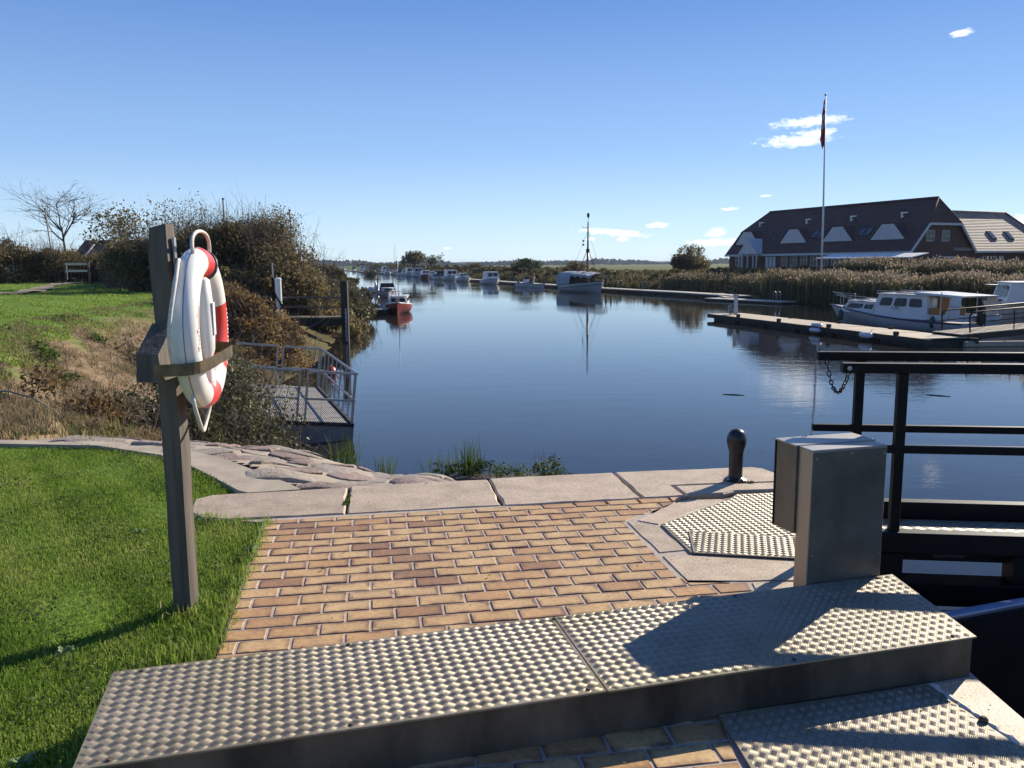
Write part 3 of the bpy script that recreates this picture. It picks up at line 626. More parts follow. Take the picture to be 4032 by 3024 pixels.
MB().bbox(.17, GLEN, FAR - .05, FAR + .05, -2.6, -1.9, .004).build('sill_beam', M_GATE, gate)
fl = MB(); fp0 = [(.47, .125), (.64, .125), (.62, .108), (.56, .113), (.49, .105)]; fl.add([(x, -.052, z) for x, z in fp0] + [(x, -.04, z) for x, z in fp0], [(0, 1, 2, 3, 4), (9, 8, 7, 6, 5)]); fl.build('rubber_flap', M_DARK, gate)
MB().lathe([(.012, 0), (.012, .006), (0, .008)], (0, 0, 0), 8, Matrix.Translation((.02, -.031, 1.085)) @ Matrix.Rotation(R(90), 4, 'X')).build('bolt', M_GALV, gate)
# chain hanging between the two rails' ends
ch = thing('safety_chain', 'short black chain sagging between the ends of the two gate handrails', 'chain', (1.765, 4.75, 1.07))
pA, pB = Vector((.04, -.03, .0)), Vector((-.03, -.53, .0)); NL = 17
hk = MB(); hk.tube([(.03, .03, .035), (.03, .0, .035), (.03, -.01, .02), (.03, -.01, -.015)], .006, 8); hk.build('hook', M_GALV, ch, smooth=True)
def cat_(t): p = pA.lerp(pB, t); p.z -= .15 * (1 - (2 * t - 1) ** 2); return p
link_m = MB(); ring = [(.021 * math.cos(a) + (.009 if math.cos(a) > 0 else -.009), .012 * math.sin(a), 0) for a in [2 * math.pi * k / 12 for k in range(12)]]
link_m.tube(ring, .0045, 6, closed=True); lk = link_m.build('chain_link', M_BLACK, ch, smooth=True)
for k in range(NL):
    t = (k + .5) / NL; p, d = cat_(t), (cat_(min(1, t + .02)) - cat_(max(0, t - .02))).normalized()
    o = lk if k == 0 else link('chain_link', lk.data, ch)
    o.rotation_mode = 'QUATERNION'; o.rotation_quaternion = d.to_track_quat('X', 'Z') @ Matrix.Rotation(R(90 * (k % 2) + 20), 3, 'X').to_quaternion(); o.location = p; o.scale = (.70, .8, .8)
# ---- nearer gate leaf: black plate with a rounded glossy top edge
NA = R(19); leaf = thing('folded_gate_leaf', 'black steel gate leaf with a shiny rounded top edge beside the step', 'gate leaf', (2.02, 3.64, .02), NA)
M_TUBE = mat('glossy_blue_rail', (.22, .27, .40), (.18, .22, .34), .2, metal=.5, scale=5, spec=.6)
MB().tube([(-.1, 0, -.025), (1.05, 0, -.025)], .024, 16).build('edge_tube', M_TUBE, leaf, smooth=True)
MB().bbox(-.08, 1.05, -.03, .03, -2.9, -.04, .004).build('skin_plate', M_GATE, leaf)
ledge = tag(MB().prism(ccw([(1.88, 3.98), (2.9, 3.88), (2.9, 4.02), (1.9, 4.12)]), -2.6, -.17).build('lock_ledge_wall', mat('algae_concrete', (.42, .41, .34), (.30, .31, .12), .9, scale=3.5)), kind='structure')
# ---- lifebuoy post
post = thing('lifebuoy_post', 'tall grey weathered wooden post carrying the lifebuoy, standing in the lawn', 'post', (-1.575, 3.80, 0))
pp = MB(); nseg = 14; rings = []
for k in range(nseg + 1):
    z = -.2 + 2.0 * k / nseg; hw = .047 + .0015 * math.sin(k * 2.1); c = .008; sx_, sy_ = .002 * math.sin(k * 1.3), .002 * math.cos(k * 1.7)
    if k == nseg: hw -= .004
    rings.append([(sx_ + a * hw - (c if abs(a) == 1 and i % 2 else 0) * a, sy_ + b * hw, z + (.01 * a if k == nseg else 0)) for i, (a, b) in enumerate([(-1, -.85), (-.85, -1), (.85, -1), (1, -.85), (1, .85), (.85, 1), (-.85, 1), (-1, .85)])])
pp.loft(rings); pp.build('timber', M_WOODP, post)
# crosspiece with chamfered end, across the post
cpn = MB(); prof = [(-.30, 1.13), (.32, 1.13), (.32, 1.21), (.25, 1.28), (-.11, 1.37), (-.29, 1.25)]
vs = [(x, y, z) for x in (-.025, .07) for y, z in prof]; n = len(prof)
MB_ = MB().add(vs, [tuple(range(n)), tuple(range(2 * n - 1, n - 1, -1))] + [(i, i + n, (i + 1) % n + n, (i + 1) % n) for i in range(n)]); xo = MB_.build('crosspiece', M_WOODP, post)
MB().box(.048, .056, -.012, .012, 1.56, 1.75).build('hook_plate', M_GALV, post)
strap = MB(); prev = None
for k in range(25):
    t = k / 24; a = -math.pi / 2 + math.pi * t; y = -.36 + .555 * t; x = .08 + .182 * (1 - abs(2 * t - 1) ** 6) ** .5
    cur = [(x, y, 1.16 + .05 * t), (x, y, 1.212 + .05 * t)]
    if prev: strap.add([prev[0], cur[0], cur[1], prev[1]], [(0, 1, 2, 3)]); strap.add([(p[0] - .004, p[1], p[2]) for p in (prev[0], cur[0], cur[1], prev[1])], [(3, 2, 1, 0)])
    prev = cur
strap.build('strap', M_BRASS, post)
# ---- lifebuoy
RB, rb = .306, .065; bx, by, bz = -1.435, 3.835, 1.335
buoy = thing('lifebuoy', 'red and white lifebuoy ring with a cream grab line, hung on the wooden post', 'lifebuoy', (bx, by, bz), R(8))
def ringpt(a, rr, ph, sx=.88):       # plane of the ring is local Y-Z; a from +Y (far side), up +Z
    c = RB + rr * math.cos(ph); return Vector((rr * math.sin(ph) * sx, c * math.cos(a), c * math.sin(a)))
def is_red(d):
    d = d % 360
    return 72 <= d <= 99 or d <= 22 or d >= 316 or 252 <= d <= 286
NA_, NP = 120, 20; rv, rf, rm = [], [], []
for i in range(NA_):
    a = 2 * math.pi * i / NA_
    for j in range(NP): rv.append(ringpt(a, rb, 2 * math.pi * j / NP))
for i in range(NA_):
    for j in range(NP):
        rf.append((i * NP + j, ((i + 1) % NA_) * NP + j, ((i + 1) % NA_) * NP + (j + 1) % NP, i * NP + (j + 1) % NP)); rm.append(1 if is_red((i + .5) * 360 / NA_) else 0)
b_ = MB(); b_.v = [tuple(p) for p in rv]; b_.f = rf; b_.m = rm; ringo = b_.build('ring', [M_WHITEP, M_REDP], buoy, smooth=True)
sea = MB(); sea.tube([ringpt(2 * math.pi * k / 60, rb + .0008, .12) for k in range(60)], .0016, 5, closed=True); sea.build('moulding_seam', M_STEELD, buoy)
def loop(a0, a1, bulge, xoff=.02, n=22):
    pts = []
    for k in range(n + 1):
        t = k / n; a = R(a0 + (a1 - a0) * t); e = rb * .96 + bulge * math.sin(math.pi * t) ** .7; pts.append(Vector((xoff + .012 * math.sin(6 * t), (RB + e) * math.cos(a), (RB + e) * math.sin(a))))
    return pts
for a0, a1, bu, xo_ in ((62, 112, .075, .015), (122, 208, .03, -.035), (228, 288, .105, .0), (-55, 18, .055, .01)):
    MB().tube(loop(a0, a1, bu, xo_), .0085, 8).build('grab_line', M_ROPE, buoy, smooth=True)
st = MB(); st.tube([ringpt(R(70), rb + .003, 2 * math.pi * k / 16) for k in range(16)], .009, 6, closed=True); st.build('hanging_band', mat('band', (.05, .035, .06), None, .5), buoy, smooth=True)
# white line case inside the ring
lc = MB(); secs = [(.235, .012, .02), (.22, .028, .04), (.12, .036, .052), (-.03, .038, .055), (-.10, .034, .05), (-.135, .022, .032), (-.15, .020, .026), (-.162, .024, .030), (-.172, .020, .026), (-.184, .024, .03), (-.194, .020, .026), (-.206, .024, .03), (-.216, .022, .028), (-.25, .03, .04), (-.30, .028, .038), (-.318, .01, .016)]
lc.loft([[(.02 + a * math.cos(2 * math.pi * k / 12), .0 + c * math.sin(2 * math.pi * k / 12), z) for k in range(12)] for z, a, c in secs][::-1])
lco = lc.build('line_case', M_WHITEP, buoy, smooth=True)
MB().box(.0575, .0595, -.022, .022, -.03, .12).build('instruction_sticker', mat('sticker', (.45, .52, .66), (.75, .75, .76), .5, scale=60), lco)
def text_mesh(body, size):
    cu = bpy.data.curves.new('lettering', 'FONT'); cu.body = body; cu.size = size; cu.align_x = 'CENTER'; cu.align_y = 'CENTER'
    o = bpy.data.objects.new('lettering', cu); COL.objects.link(o); dg = bpy.context.evaluated_depsgraph_get(); me = bpy.data.meshes.new_from_object(o.evaluated_get(dg))
    bpy.data.objects.remove(o); return me
def ring_text(body, size, a_mid, ph, mat_, flip=False):
    me = text_mesh(body, size); off = .0012
    for v in me.vertices:
        x, y = v.co.x, v.co.y
        a = R(a_mid) + (x / (RB + rb * math.cos(ph))) * (-1 if flip else 1); p2 = ph + (y / rb) * (-1 if flip else 1)
        q_ = ringpt(a, rb + off, p2); v.co = q_
    me.materials.clear(); me.materials.append(mat_); return link('lettering', me, buoy)
ring_text('TrygFonden', .040, 176, R(84), mat('faded_print', (.50, .16, .14), (.60, .30, .27), .6, scale=80), flip=True)
for k in range(15):                                                  # worn white print on the red side, too oblique to read
    a0 = R(14 - k * 3.6); w_ = R(1.0 + .5 * (k % 3)); MB().add([ringpt(a0, rb + .001, R(78)), ringpt(a0 - w_, rb + .001, R(78)), ringpt(a0 - w_, rb + .001, R(100)), ringpt(a0, rb + .001, R(100))], [(0, 1, 2, 3)]).build('worn_print', M_WHITEP, buoy)
# ---- lawn grass close by
def blades(P, hmin, hmax, w, lean=.5, up=.0, seed=1, zfun=None, tint=(0, 1)):
    g = np.random.default_rng(seed); n = len(P); h = g.uniform(hmin, hmax, n); a = g.uniform(0, 2 * np.pi, n); l = h * np.abs(g.normal(0, lean, n)); d = np.stack([np.cos(a), np.sin(a)], 1)
    b = g.uniform(0, 2 * np.pi, n); s = np.stack([np.cos(b), np.sin(b)], 1) * (w * g.uniform(.6, 1.3, n))[:, None] / 2
    z = np.zeros(n) if zfun is None else zfun(P); V = np.zeros((n, 5, 3)); mid = P + d * (l * .35)[:, None]; tip = P + d * l[:, None]
    V[:, 0, :2] = P - s; V[:, 1, :2] = P + s; V[:, 2, :2] = mid + s * .8; V[:, 3, :2] = mid - s * .8; V[:, 4, :2] = tip
    V[:, 0, 2] = V[:, 1, 2] = z - .005; V[:, 2, 2] = V[:, 3, 2] = z + h * .6; V[:, 4, 2] = z + np.sqrt(np.maximum(.05 * h * h, h * h - l * l))
    base = np.arange(n)[:, None] * 5; F = np.concatenate([base + np.array([[0, 1, 2]]), base + np.array([[0, 2, 3]]), base + np.array([[3, 2, 4]])])
    t = np.clip(g.normal(.5, .2, n), 0, 1); return V.reshape(-1, 3), F, np.tile(t, 3)
LAWN = [(-9, 7.30), (-6.0, 7.50), (-4.77, 7.51), (-3.81, 7.41), (-3.05, 7.01), (-2.62, 6.6), (-2.28, 6.2), (-2.05, 5.9), (-2.18, 5.72), (-2.10, 5.32), (-1.85, 5.20), (-1.56, 5.16), (-1.54, 4.9), (-1.43, 4.35), (-1.34, 3.85), (-1.25, 3.28), (-1.27, 3.0), (-1.30, 2.87), (-1.47, 2.80), (-1.32, 2.23), (-1.15, 2.15), (-1.1, 1.2), (-9, 1.2)]
g_ = np.random.default_rng(3); n_ = 620000
P_ = np.stack([g_.uniform(-7, -1.0, n_), g_.uniform(1.3, 7.6, n_)], 1); P_ = P_[inside(P_, LAWN)]
vis = (P_[:, 0] > -.72 * P_[:, 1] - .9); dist_ = np.hypot(P_[:, 0], P_[:, 1]); P_ = P_[vis & (g_.random(len(P_)) < np.clip(5.2 / dist_, .35, 1))]
hvar = 1 + .35 * wob(P_[:, 0], P_[:, 1], 2.3, 1)
V1, F1, T1 = blades(P_, .016, .046, .0040, .95, seed=5, zfun=lambda P: .0 * P[:, 0] - .03 + .012 * wob(P[:, 0], P[:, 1], 3, 2))
T1 = np.clip(T1 + .04 + np.tile(.16 * wob(P_[:, 0], P_[:, 1], 1.9, 6) + .12 * wob(P_[:, 0], P_[:, 1], 7.3, 2), 3), 0, .93)
# taller tufts round the post and along edges
edge_pts = [(-2.05, 5.55)] * 200 + [(-1.95, 5.25)] * 260 + [(-1.75, 5.2)] * 200 + [(-1.575, 3.80)] * 420 + [(-1.40, 3.3)] * 260 + [(-1.38, 2.95)] * 320 + [(-1.46, 4.2)] * 120
E_ = np.array(edge_pts) + g_.normal(0, .07, (len(edge_pts), 2)); al = np.array([np.array(LAWN[11]) * (1 - t) + np.array(LAWN[15]) * t for t in g_.random(900)]) + g_.normal(0, .022, (900, 2)) + np.array([-.02, 0])
st_ = np.array([np.array([-1.47, 2.82]) * (1 - t) + np.array([-1.30, 2.2]) * t for t in g_.random(420)]) + g_.normal(0, .03, (420, 2)) + np.array([-.04, 0])
E_ = np.concatenate([E_, st_]); E_ = np.concatenate([E_[inside(E_, LAWN)], al])
V2, F2, T2 = blades(E_, .03, .085, .0044, .6, seed=8, zfun=lambda P: -.02 + 0 * P[:, 0]); T2 = np.clip(T2 + .15, 0, 1)
lawn = mesh_np('lawn_grass', np.concatenate([V1, V2]), np.concatenate([F1, F2 + len(V1)]), M_BLADE, tint=np.concatenate([T1, T2]))
tag(lawn, 'short green lawn grass left of the brick paving', 'grass', kind='stuff')
Pc = np.stack([g_.uniform(-6, -1.1, 70000), g_.uniform(1.6, 7.5, 70000)], 1); Pc = Pc[inside(Pc, LAWN)]; Pc = Pc[(Pc[:, 0] > -.72 * Pc[:, 1] - .6) & (wob(Pc[:, 0], Pc[:, 1], 4.5, 9) + .7 * wob(Pc[:, 0], Pc[:, 1], 11, 2) > .55)]
CLOVER = (Pc, g_.uniform(.004, .018, len(Pc)))
# ================================================================== VEGETATION
M_BARK = mat('dark_bark', (.075, .055, .042), (.045, .035, .028), .9, scale=8, bstr=.5, bscale=30, bdist=.02)
M_TWIG = mat('grey_brown_twig', (.16, .125, .098), (.095, .075, .058), .9, scale=4)
M_TWIGL = mat('pale_twig', (.20, .165, .125), (.13, .105, .08), .9, scale=4)
LM_THICKET = leaf_mat('thicket_leaf', [(0, (.058, .052, .028)), (.3, (.11, .098, .042)), (.55, (.18, .150, .065)), (.75, (.25, .18, .088)), (.9, (.30, .21, .115)), (1, (.34, .31, .17))], .55)
LM_BRAMBLE = leaf_mat('rust_leaf', [(0, (.06, .040, .018)), (.35, (.14, .085, .034)), (.6, (.22, .135, .055)), (.8, (.29, .20, .085)), (1, (.36, .29, .14))], .48)
LM_WILLOW = leaf_mat('willow_leaf', [(0, (.035, .035, .012)), (.35, (.075, .075, .025)), (.6, (.13, .13, .05)), (.8, (.22, .22, .12)), (1, (.36, .37, .26))], .35, .45)
LM_GREEN = leaf_mat('green_leaf', [(0, (.025, .045, .010)), (.5, (.06, .10, .02)), (.8, (.12, .17, .035)), (1, (.24, .26, .08))], .42)
LM_REED = leaf_mat('reed_leaf', [(0, (.032, .036, .015)), (.4, (.078, .082, .034)), (.7, (.13, .125, .055)), (1, (.22, .19, .10))], .36)
LM_PLUME = leaf_mat('reed_plume', [(0, (.17, .13, .09)), (.5, (.27, .21, .15)), (1, (.40, .32, .24))], .40)
LM_SCRUB = leaf_mat('scrub_leaf', [(0, (.030, .030, .014)), (.35, (.065, .062, .022)), (.6, (.12, .105, .04)), (.82, (.18, .13, .06)), (1, (.24, .20, .09))], .38)
LM_FAR = leaf_mat('far_wood_leaf', [(0, (.022, .027, .026)), (.5, (.028, .032, .029)), (1, (.036, .036, .03))], .0, .9, 0)

def quads(C, size, tint, rng, aspect=.55, flat=0.0):
    """one small diamond-shaped leaf per centre"""
    n = len(C); N = rng.normal(0, 1, (n, 3)); N[:, 2] += flat; N /= np.linalg.norm(N, axis=1)[:, None]
    A = rng.normal(0, 1, (n, 3)); A -= (A * N).sum(1)[:, None] * N; A /= np.linalg.norm(A, axis=1)[:, None]; B = np.cross(N, A)
    s = np.asarray(size)[:, None] if np.ndim(size) else size
    V = np.stack([C - A * s, C + B * s * aspect, C + A * s, C - B * s * aspect], 1).reshape(-1, 3)
    return V, np.arange(n * 4).reshape(-1, 4), tint
def tubes(segs, sides=3):
    """thin sticks (p0, p1, r0, r1)"""
    S_ = np.array([[*a, *b] for a, b, _, _ in segs], float); r0 = np.array([s[2] for s in segs]); r1 = np.array([s[3] for s in segs])
    p, q_ = S_[:, :3], S_[:, 3:]; t = q_ - p; t /= np.maximum(np.linalg.norm(t, axis=1), 1e-6)[:, None]
    u = np.cross(t, np.where(np.abs(t[:, 2:3]) < .9, [[0, 0, 1.]], [[1., 0, 0]])); u /= np.linalg.norm(u, axis=1)[:, None]; w = np.cross(t, u); n = len(segs)
    V = np.zeros((n, sides * 2, 3))
    for k in range(sides):
        a = 2 * math.pi * k / sides; d = u * math.cos(a) + w * math.sin(a); V[:, k] = p + d * r0[:, None]; V[:, sides + k] = q_ + d * r1[:, None]
    F = np.array([(k, (k + 1) % sides, sides + (k + 1) % sides, sides + k) for k in range(sides)])
    return V.reshape(-1, 3), (np.arange(n)[:, None, None] * sides * 2 + F[None]).reshape(-1, 4)
def cloud(c, r, n, lobes, rng, bias=.0, shell=.55):
    """n points clumped in lobes through an ellipsoid c, r"""
    L = rng.normal(0, 1, (lobes, 3)); L /= np.linalg.norm(L, axis=1)[:, None]; L *= (rng.random(lobes) ** .45)[:, None] * .78; L[:, 2] += bias
    k = rng.integers(0, lobes, n); lr = rng.uniform(.20, .42, lobes)
    d = rng.normal(0, 1, (n, 3)); d /= np.linalg.norm(d, axis=1)[:, None]; d *= (shell + (1 - shell) * rng.random(n))[:, None] * lr[k][:, None]
    P = (L[k] + d) * np.array(r) + np.array(c); return P, k
def shrub(name, label, cat, base, r, n, leaf, lm, seed, zc=None, twigs=30, twig_r=.012, group=None, lobes=22, spiky=.0, tint=(.5, .22), stem_mat=None, kind=None, aspect=.55):
    """a shrub: Empty > stem (sticks), foliage (leaves)"""
    rng = np.random.default_rng(seed); t = thing(name, label, cat, base, group=group)
    c = (0, 0, r[2] if zc is None else zc); P, k = cloud(c, r, n, lobes, rng); P = P[P[:, 2] > -.1]
    lt = rng.normal(0, .13, lobes); tn = np.clip(rng.normal(tint[0], tint[1], len(P)) + lt[k[:len(P)]], 0, 1)
    V, F, T = quads(P, rng.uniform(.6, 1.3, len(P)) * leaf, tn, rng, aspect)
    mesh_np('foliage', V, F, lm, t, tint=T)
    segs = []
    for i in range(twigs):
        a = rng.uniform(0, 6.28); rr = rng.random() ** .5; top = np.array([c[0] + r[0] * rr * math.cos(a), c[1] + r[1] * rr * math.sin(a), c[2] + r[2] * (math.sqrt(max(0, 1 - rr * rr)) * rng.uniform(.6, 1.02) + spiky * rng.random())])
        b0 = np.array([.15 * r[0] * rng.normal(), .15 * r[1] * rng.normal(), -.1]); mid = b0 * .45 + top * .55 + rng.normal(0, .08, 3) * np.array(r)
        segs += [(b0, mid, twig_r * 1.6, twig_r), (mid, top, twig_r, twig_r * .35)]
        for j in range(3):
            f = rng.uniform(.3, .95); p = mid * (1 - f) + top * f; e = p + rng.normal(0, .16, 3) * np.array(r) + np.array([0, 0, .08 * r[2]]); segs.append((p, e, twig_r * .5, twig_r * .2))
    V, F = tubes(segs); mesh_np('stem', V, F, stem_mat or M_TWIG, t)
    if kind: t['kind'] = kind
    return t
def lz(x, y): return float(land(np.array([float(x)]), np.array([float(y)]))[0][0])

# ---- dense thicket along the left bank: one mass nobody could count
def thicket(name, label, path, heights, depth, n, leaf, lm, seed, twigs, twig_r=.012, tintm=.5, lobes=60, tall_twigs=0, base_fn=None):
    rng = np.random.default_rng(seed); P2 = np.array(path, float); seglen = np.hypot(*np.diff(P2, axis=0).T); cum = np.concatenate([[0], np.cumsum(seglen)])
    def along(s): i = np.clip(np.searchsorted(cum, s, 'right') - 1, 0, len(seglen) - 1); f = (s - cum[i]) / seglen[i]; return P2[i] + (P2[i + 1] - P2[i]) * f[:, None], np.interp(s, cum, heights)
    ls = rng.uniform(0, cum[-1], lobes); lp, lh = along(ls); lp = lp + rng.normal(0, depth / 2.2, (lobes, 2)); lzv = rng.random(lobes) ** .42
    g0 = land(lp[:, 0], lp[:, 1])[0]; top = lh * (1 - .16 * rng.random(lobes)); rad = rng.uniform(.55, 1.15, lobes) * np.clip(lh * .30, .3, 1.5)
    k = rng.integers(0, lobes, n); d = rng.normal(0, 1, (n, 3)); d /= np.linalg.norm(d, axis=1)[:, None]; d *= (.35 + .65 * rng.random(n))[:, None] * rad[k][:, None]
    zc = g0 + np.maximum(rad * .3, (top - rad) * lzv); C = np.stack([lp[k, 0], lp[k, 1], zc[k]], 1) + d * np.array([1.25, 1.25, 1.0])
    C[:, 2] = np.maximum(C[:, 2], g0[k] + .02 + .3 * rng.random(n)); lt = rng.normal(0, .12, lobes); tn = np.clip(rng.normal(tintm, .2, n) + lt[k], 0, 1)
    V, F, T = quads(C, rng.uniform(.6, 1.35, n) * leaf, tn, rng); segs = []
    o = tag(mesh_np(name, V, F, lm, tint=T), label, 'shrubs', kind='stuff')
    for i in range(twigs):
        j = rng.integers(0, lobes); b = np.array([lp[j, 0], lp[j, 1], g0[j]]) + np.append(rng.normal(0, .4, 2), 0); h = top[j] * rng.uniform(.7, 1.08); e = b + np.array([rng.normal(0, .22) * h, rng.normal(0, .22) * h, h]); m = (b + e) / 2 + rng.normal(0, .08 * h, 3)
        segs += [(b, m, twig_r * 1.8, twig_r), (m, e, twig_r, twig_r * .4)]
        for _ in range(4):
            f = rng.uniform(.2, 1); p = m * (1 - f) + e * f; segs.append((p, p + rng.normal(0, .13 * h, 3) + np.array([0, 0, .1 * h]), twig_r * .55, twig_r * .25))
    for i in range(tall_twigs):
        j = rng.integers(0, lobes); b = np.array([lp[j, 0], lp[j, 1], g0[j] + top[j] * .6]); e = b + np.array([rng.normal(0, .35), rng.normal(0, .35), top[j] * rng.uniform(.35, .72)]); segs.append((b, e, twig_r, twig_r * .4))
        for _ in range(5):
            f = rng.uniform(.3, 1); p = b * (1 - f) + e * f; segs.append((p, p + rng.normal(0, .35, 3) + np.array([0, 0, .25]), twig_r * .5, twig_r * .25))
    V, F = tubes(segs); tw = mesh_np('twig', V, F, M_TWIG, o); tw['kind'] = 'stuff'; return o
thicket('hawthorn_thicket', 'tall dark autumn thicket above the riverbank behind the lifebuoy', [(-20.2, 47), (-17.5, 46), (-15.5, 46.5), (-13.3, 47), (-11.8, 46)], [3.1, 4.1, 4.1, 4.6, 3.4], 2.6, 90000, .078, LM_THICKET, 21, 900, .014, .52, 110, 70)
thicket('hawthorn_thicket', 'dark brown thicket along the lawn at the picture edge, under the bare tree', [(-47, 67), (-42.5, 66), (-39.0, 68), (-36.8, 70), (-34.4, 71)], [5.2, 4.4, 3.4, 3.0, 2.5], 2.2, 46000, .095, LM_THICKET, 22, 420, .018, .55, 90, 60)
thicket('hawthorn_thicket', 'lower dark thicket between the wooden barrier and the lifebuoy post', [(-38, 74), (-34.5, 72), (-30.5, 67), (-26.5, 58), (-22, 50)], [3.0, 2.5, 2.5, 2.5, 2.7], 1.6, 60000, .085, LM_THICKET, 23, 700, .014, .52, 130, 40)
thicket('waterside_thicket', 'olive and yellow leafy scrub sloping down to the water behind the mooring pile', [(-13.5, 47), (-11.4, 48), (-10.8, 54), (-11.6, 60), (-12.6, 66), (-14.8, 76)], [2.5, 2.0, 2.3, 2.2, 1.9, 1.9], 1.8, 52000, .085, LM_WILLOW, 24, 420, .012, .42, 80, 16)
thicket('waterside_thicket', 'leafy scrub below the wooden footbridge rail', [(-14.5, 43.5), (-11.5, 44.2), (-9.4, 44.5), (-9.2, 47)], [1.5, 1.7, 1.7, 2.0], 1.2, 20000, .085, LM_THICKET, 25, 160, .010, .55, 50)
thicket('bramble_thicket', 'rust-brown brambles on the bank behind the metal landing stage', [(-12.5, 31.5), (-10.6, 32.5), (-9.0, 31), (-8.4, 29)], [1.3, 1.9, 1.9, 1.2], 1.3, 24000, .062, LM_BRAMBLE, 26, 220, .008, .55, 60)
thicket('bramble_thicket', 'rusty undergrowth hanging over the bank between brambles and landing stage', [(-8.8, 27.2), (-8.2, 24.5), (-7.7, 22)], [1.0, .9, .8], .7, 8000, .055, LM_BRAMBLE, 27, 90, .006, .45, 30)
# ---- willow scrub in front of the landing stage
thicket('willow_scrub', 'silvery olive willow scrub in front of the metal landing stage', [(-6.3, 16.2), (-5.5, 15.4), (-4.75, 14.6), (-4.3, 13.8)], [2.5, 2.6, 2.2, 1.5], .65, 30000, .038, LM_WILLOW, 28, 260, .006, .52, 60, 20)
thicket('willow_scrub', 'dark tangled willow stems rooted at the waterline beside the stone slope', [(-5.6, 13.0), (-4.7, 12.6), (-3.8, 12.6)], [1.6, 1.6, 1.1], .5, 16000, .036, LM_WILLOW, 29, 200, .006, .30, 40)
thicket('sedge_thicket', 'rusty brown weeds behind the lifebuoy post, at the foot of the earth bank', [(-6.2, 11.2), (-5.2, 10.9), (-4.2, 11.2), (-3.4, 11.0)], [.9, 1.3, 1.2, .8], .42, 15000, .034, LM_BRAMBLE, 30, 260, .005, .45, 44)
# long grass at the bank foot
def tuft_field(name, label, P, hmin, hmax, w, lm, seed, lean=.35, cat='grass', tshift=0.0):
    V, F, T = blades(P, hmin, hmax, w, lean, seed=seed, zfun=lambda Q: land(Q[:, 0], Q[:, 1])[0]); return tag(mesh_np(name, V, F, lm, tint=np.clip(T + tshift, 0, 1)), label, cat, kind='stuff')
g_ = np.random.default_rng(17); P = np.stack([g_.uniform(-9, -2.4, 3000), g_.uniform(7.7, 9.9, 3000)], 1); _, dd, ii_ = land(P[:, 0], P[:, 1]); okp = (~ii_) & (P[:, 1] > np.interp(P[:, 0], [p[0] for p in outer], [p[1] for p in outer]) + .05) & (P[:, 0] < -3.6 - .0 * P[:, 1])
tuft_field('bank_grass', 'long yellowing grass along the far side of the concrete strip', P[okp], .04, .16, .008, leaf_mat('dry_grass', [(0, (.09, .11, .025)), (.4, (.17, .18, .05)), (.7, (.30, .25, .11)), (1, (.44, .36, .19))], .45), 31, .8)
# weeds and dead stalks over the earth bank
n0 = 150000; yy = 8.2 + 26 * g_.random(n0) ** 1.6; P = np.stack([-yy * .62 - 1.5 + g_.random(n0) * (yy * .62 - 1.9), yy], 1); _, dd, ii_ = land(P[:, 0], P[:, 1]); soilv = np.clip(1.25 - dd / 3.9, 0, 1); cl = wob(P[:, 0], P[:, 1], 1.6, 3) + .6 * wob(P[:, 0], P[:, 1], 4.1, 5)
ok1 = (~ii_) & (dd < 6.6) & (dd > .3) & (P[:, 1] > np.interp(P[:, 0], [p[0] for p in outer], [p[1] for p in outer]) + .12) & (cl > -.55) & (g_.random(n0) < np.where(P[:, 1] < 10.4, .16, .75)); tuft_field('bank_weeds', 'dead stalks and weeds over the bare earth bank', P[ok1], .03, .15, .011, leaf_mat('dead_stalk', [(0, (.06, .048, .024)), (.3, (.15, .11, .062)), (.65, (.29, .21, .125)), (.85, (.42, .33, .21)), (.88, (.10, .15, .03)), (1, (.14, .21, .05))], .35), 32, 1.1, 'weeds')
ok2 = (~ii_) & (dd < 6.2) & (dd > .8) & (cl > 1.3) & (P[:, 1] > 8.6) & (g_.random(n0) < .3); Q = P[ok2]; Q = np.repeat(Q, 5, 0) + g_.normal(0, .07, (len(Q) * 5, 2)); zz = land(Q[:, 0], Q[:, 1])[0]
V, F, T = quads(np.stack([Q[:, 0], Q[:, 1], zz + g_.uniform(.02, .14, len(Q))], 1), g_.uniform(.025, .06, len(Q)), np.clip(g_.normal(.6, .2, len(Q)), 0, 1), g_, .7, 1.2)
tag(mesh_np('bank_leaves', V, F, LM_GREEN, tint=T), 'low green weeds in patches on the earth bank', 'weeds', kind='stuff')
# far lawn: short grass on the dike
n0 = 190000; yy = 10 + 62 * g_.random(n0) ** 1.7; xx = -yy * (.16 + .62 * g_.random(n0)) - 1; P = np.stack([xx, yy], 1); _, dd, ii_ = land(xx, yy); ok = (~ii_) & (dd > 4.3 + .6 * wob(xx, yy, 1.3, 2)) & (seg_dist(P, cen, False) > .65) & ~((yy > 60) & (xx > -36))
tuft_field('dike_grass', 'short green grass on the far lawn beyond the earth bank', P[ok], .03, .07, .03, M_BLADE, 33, 1.0, tshift=.12)

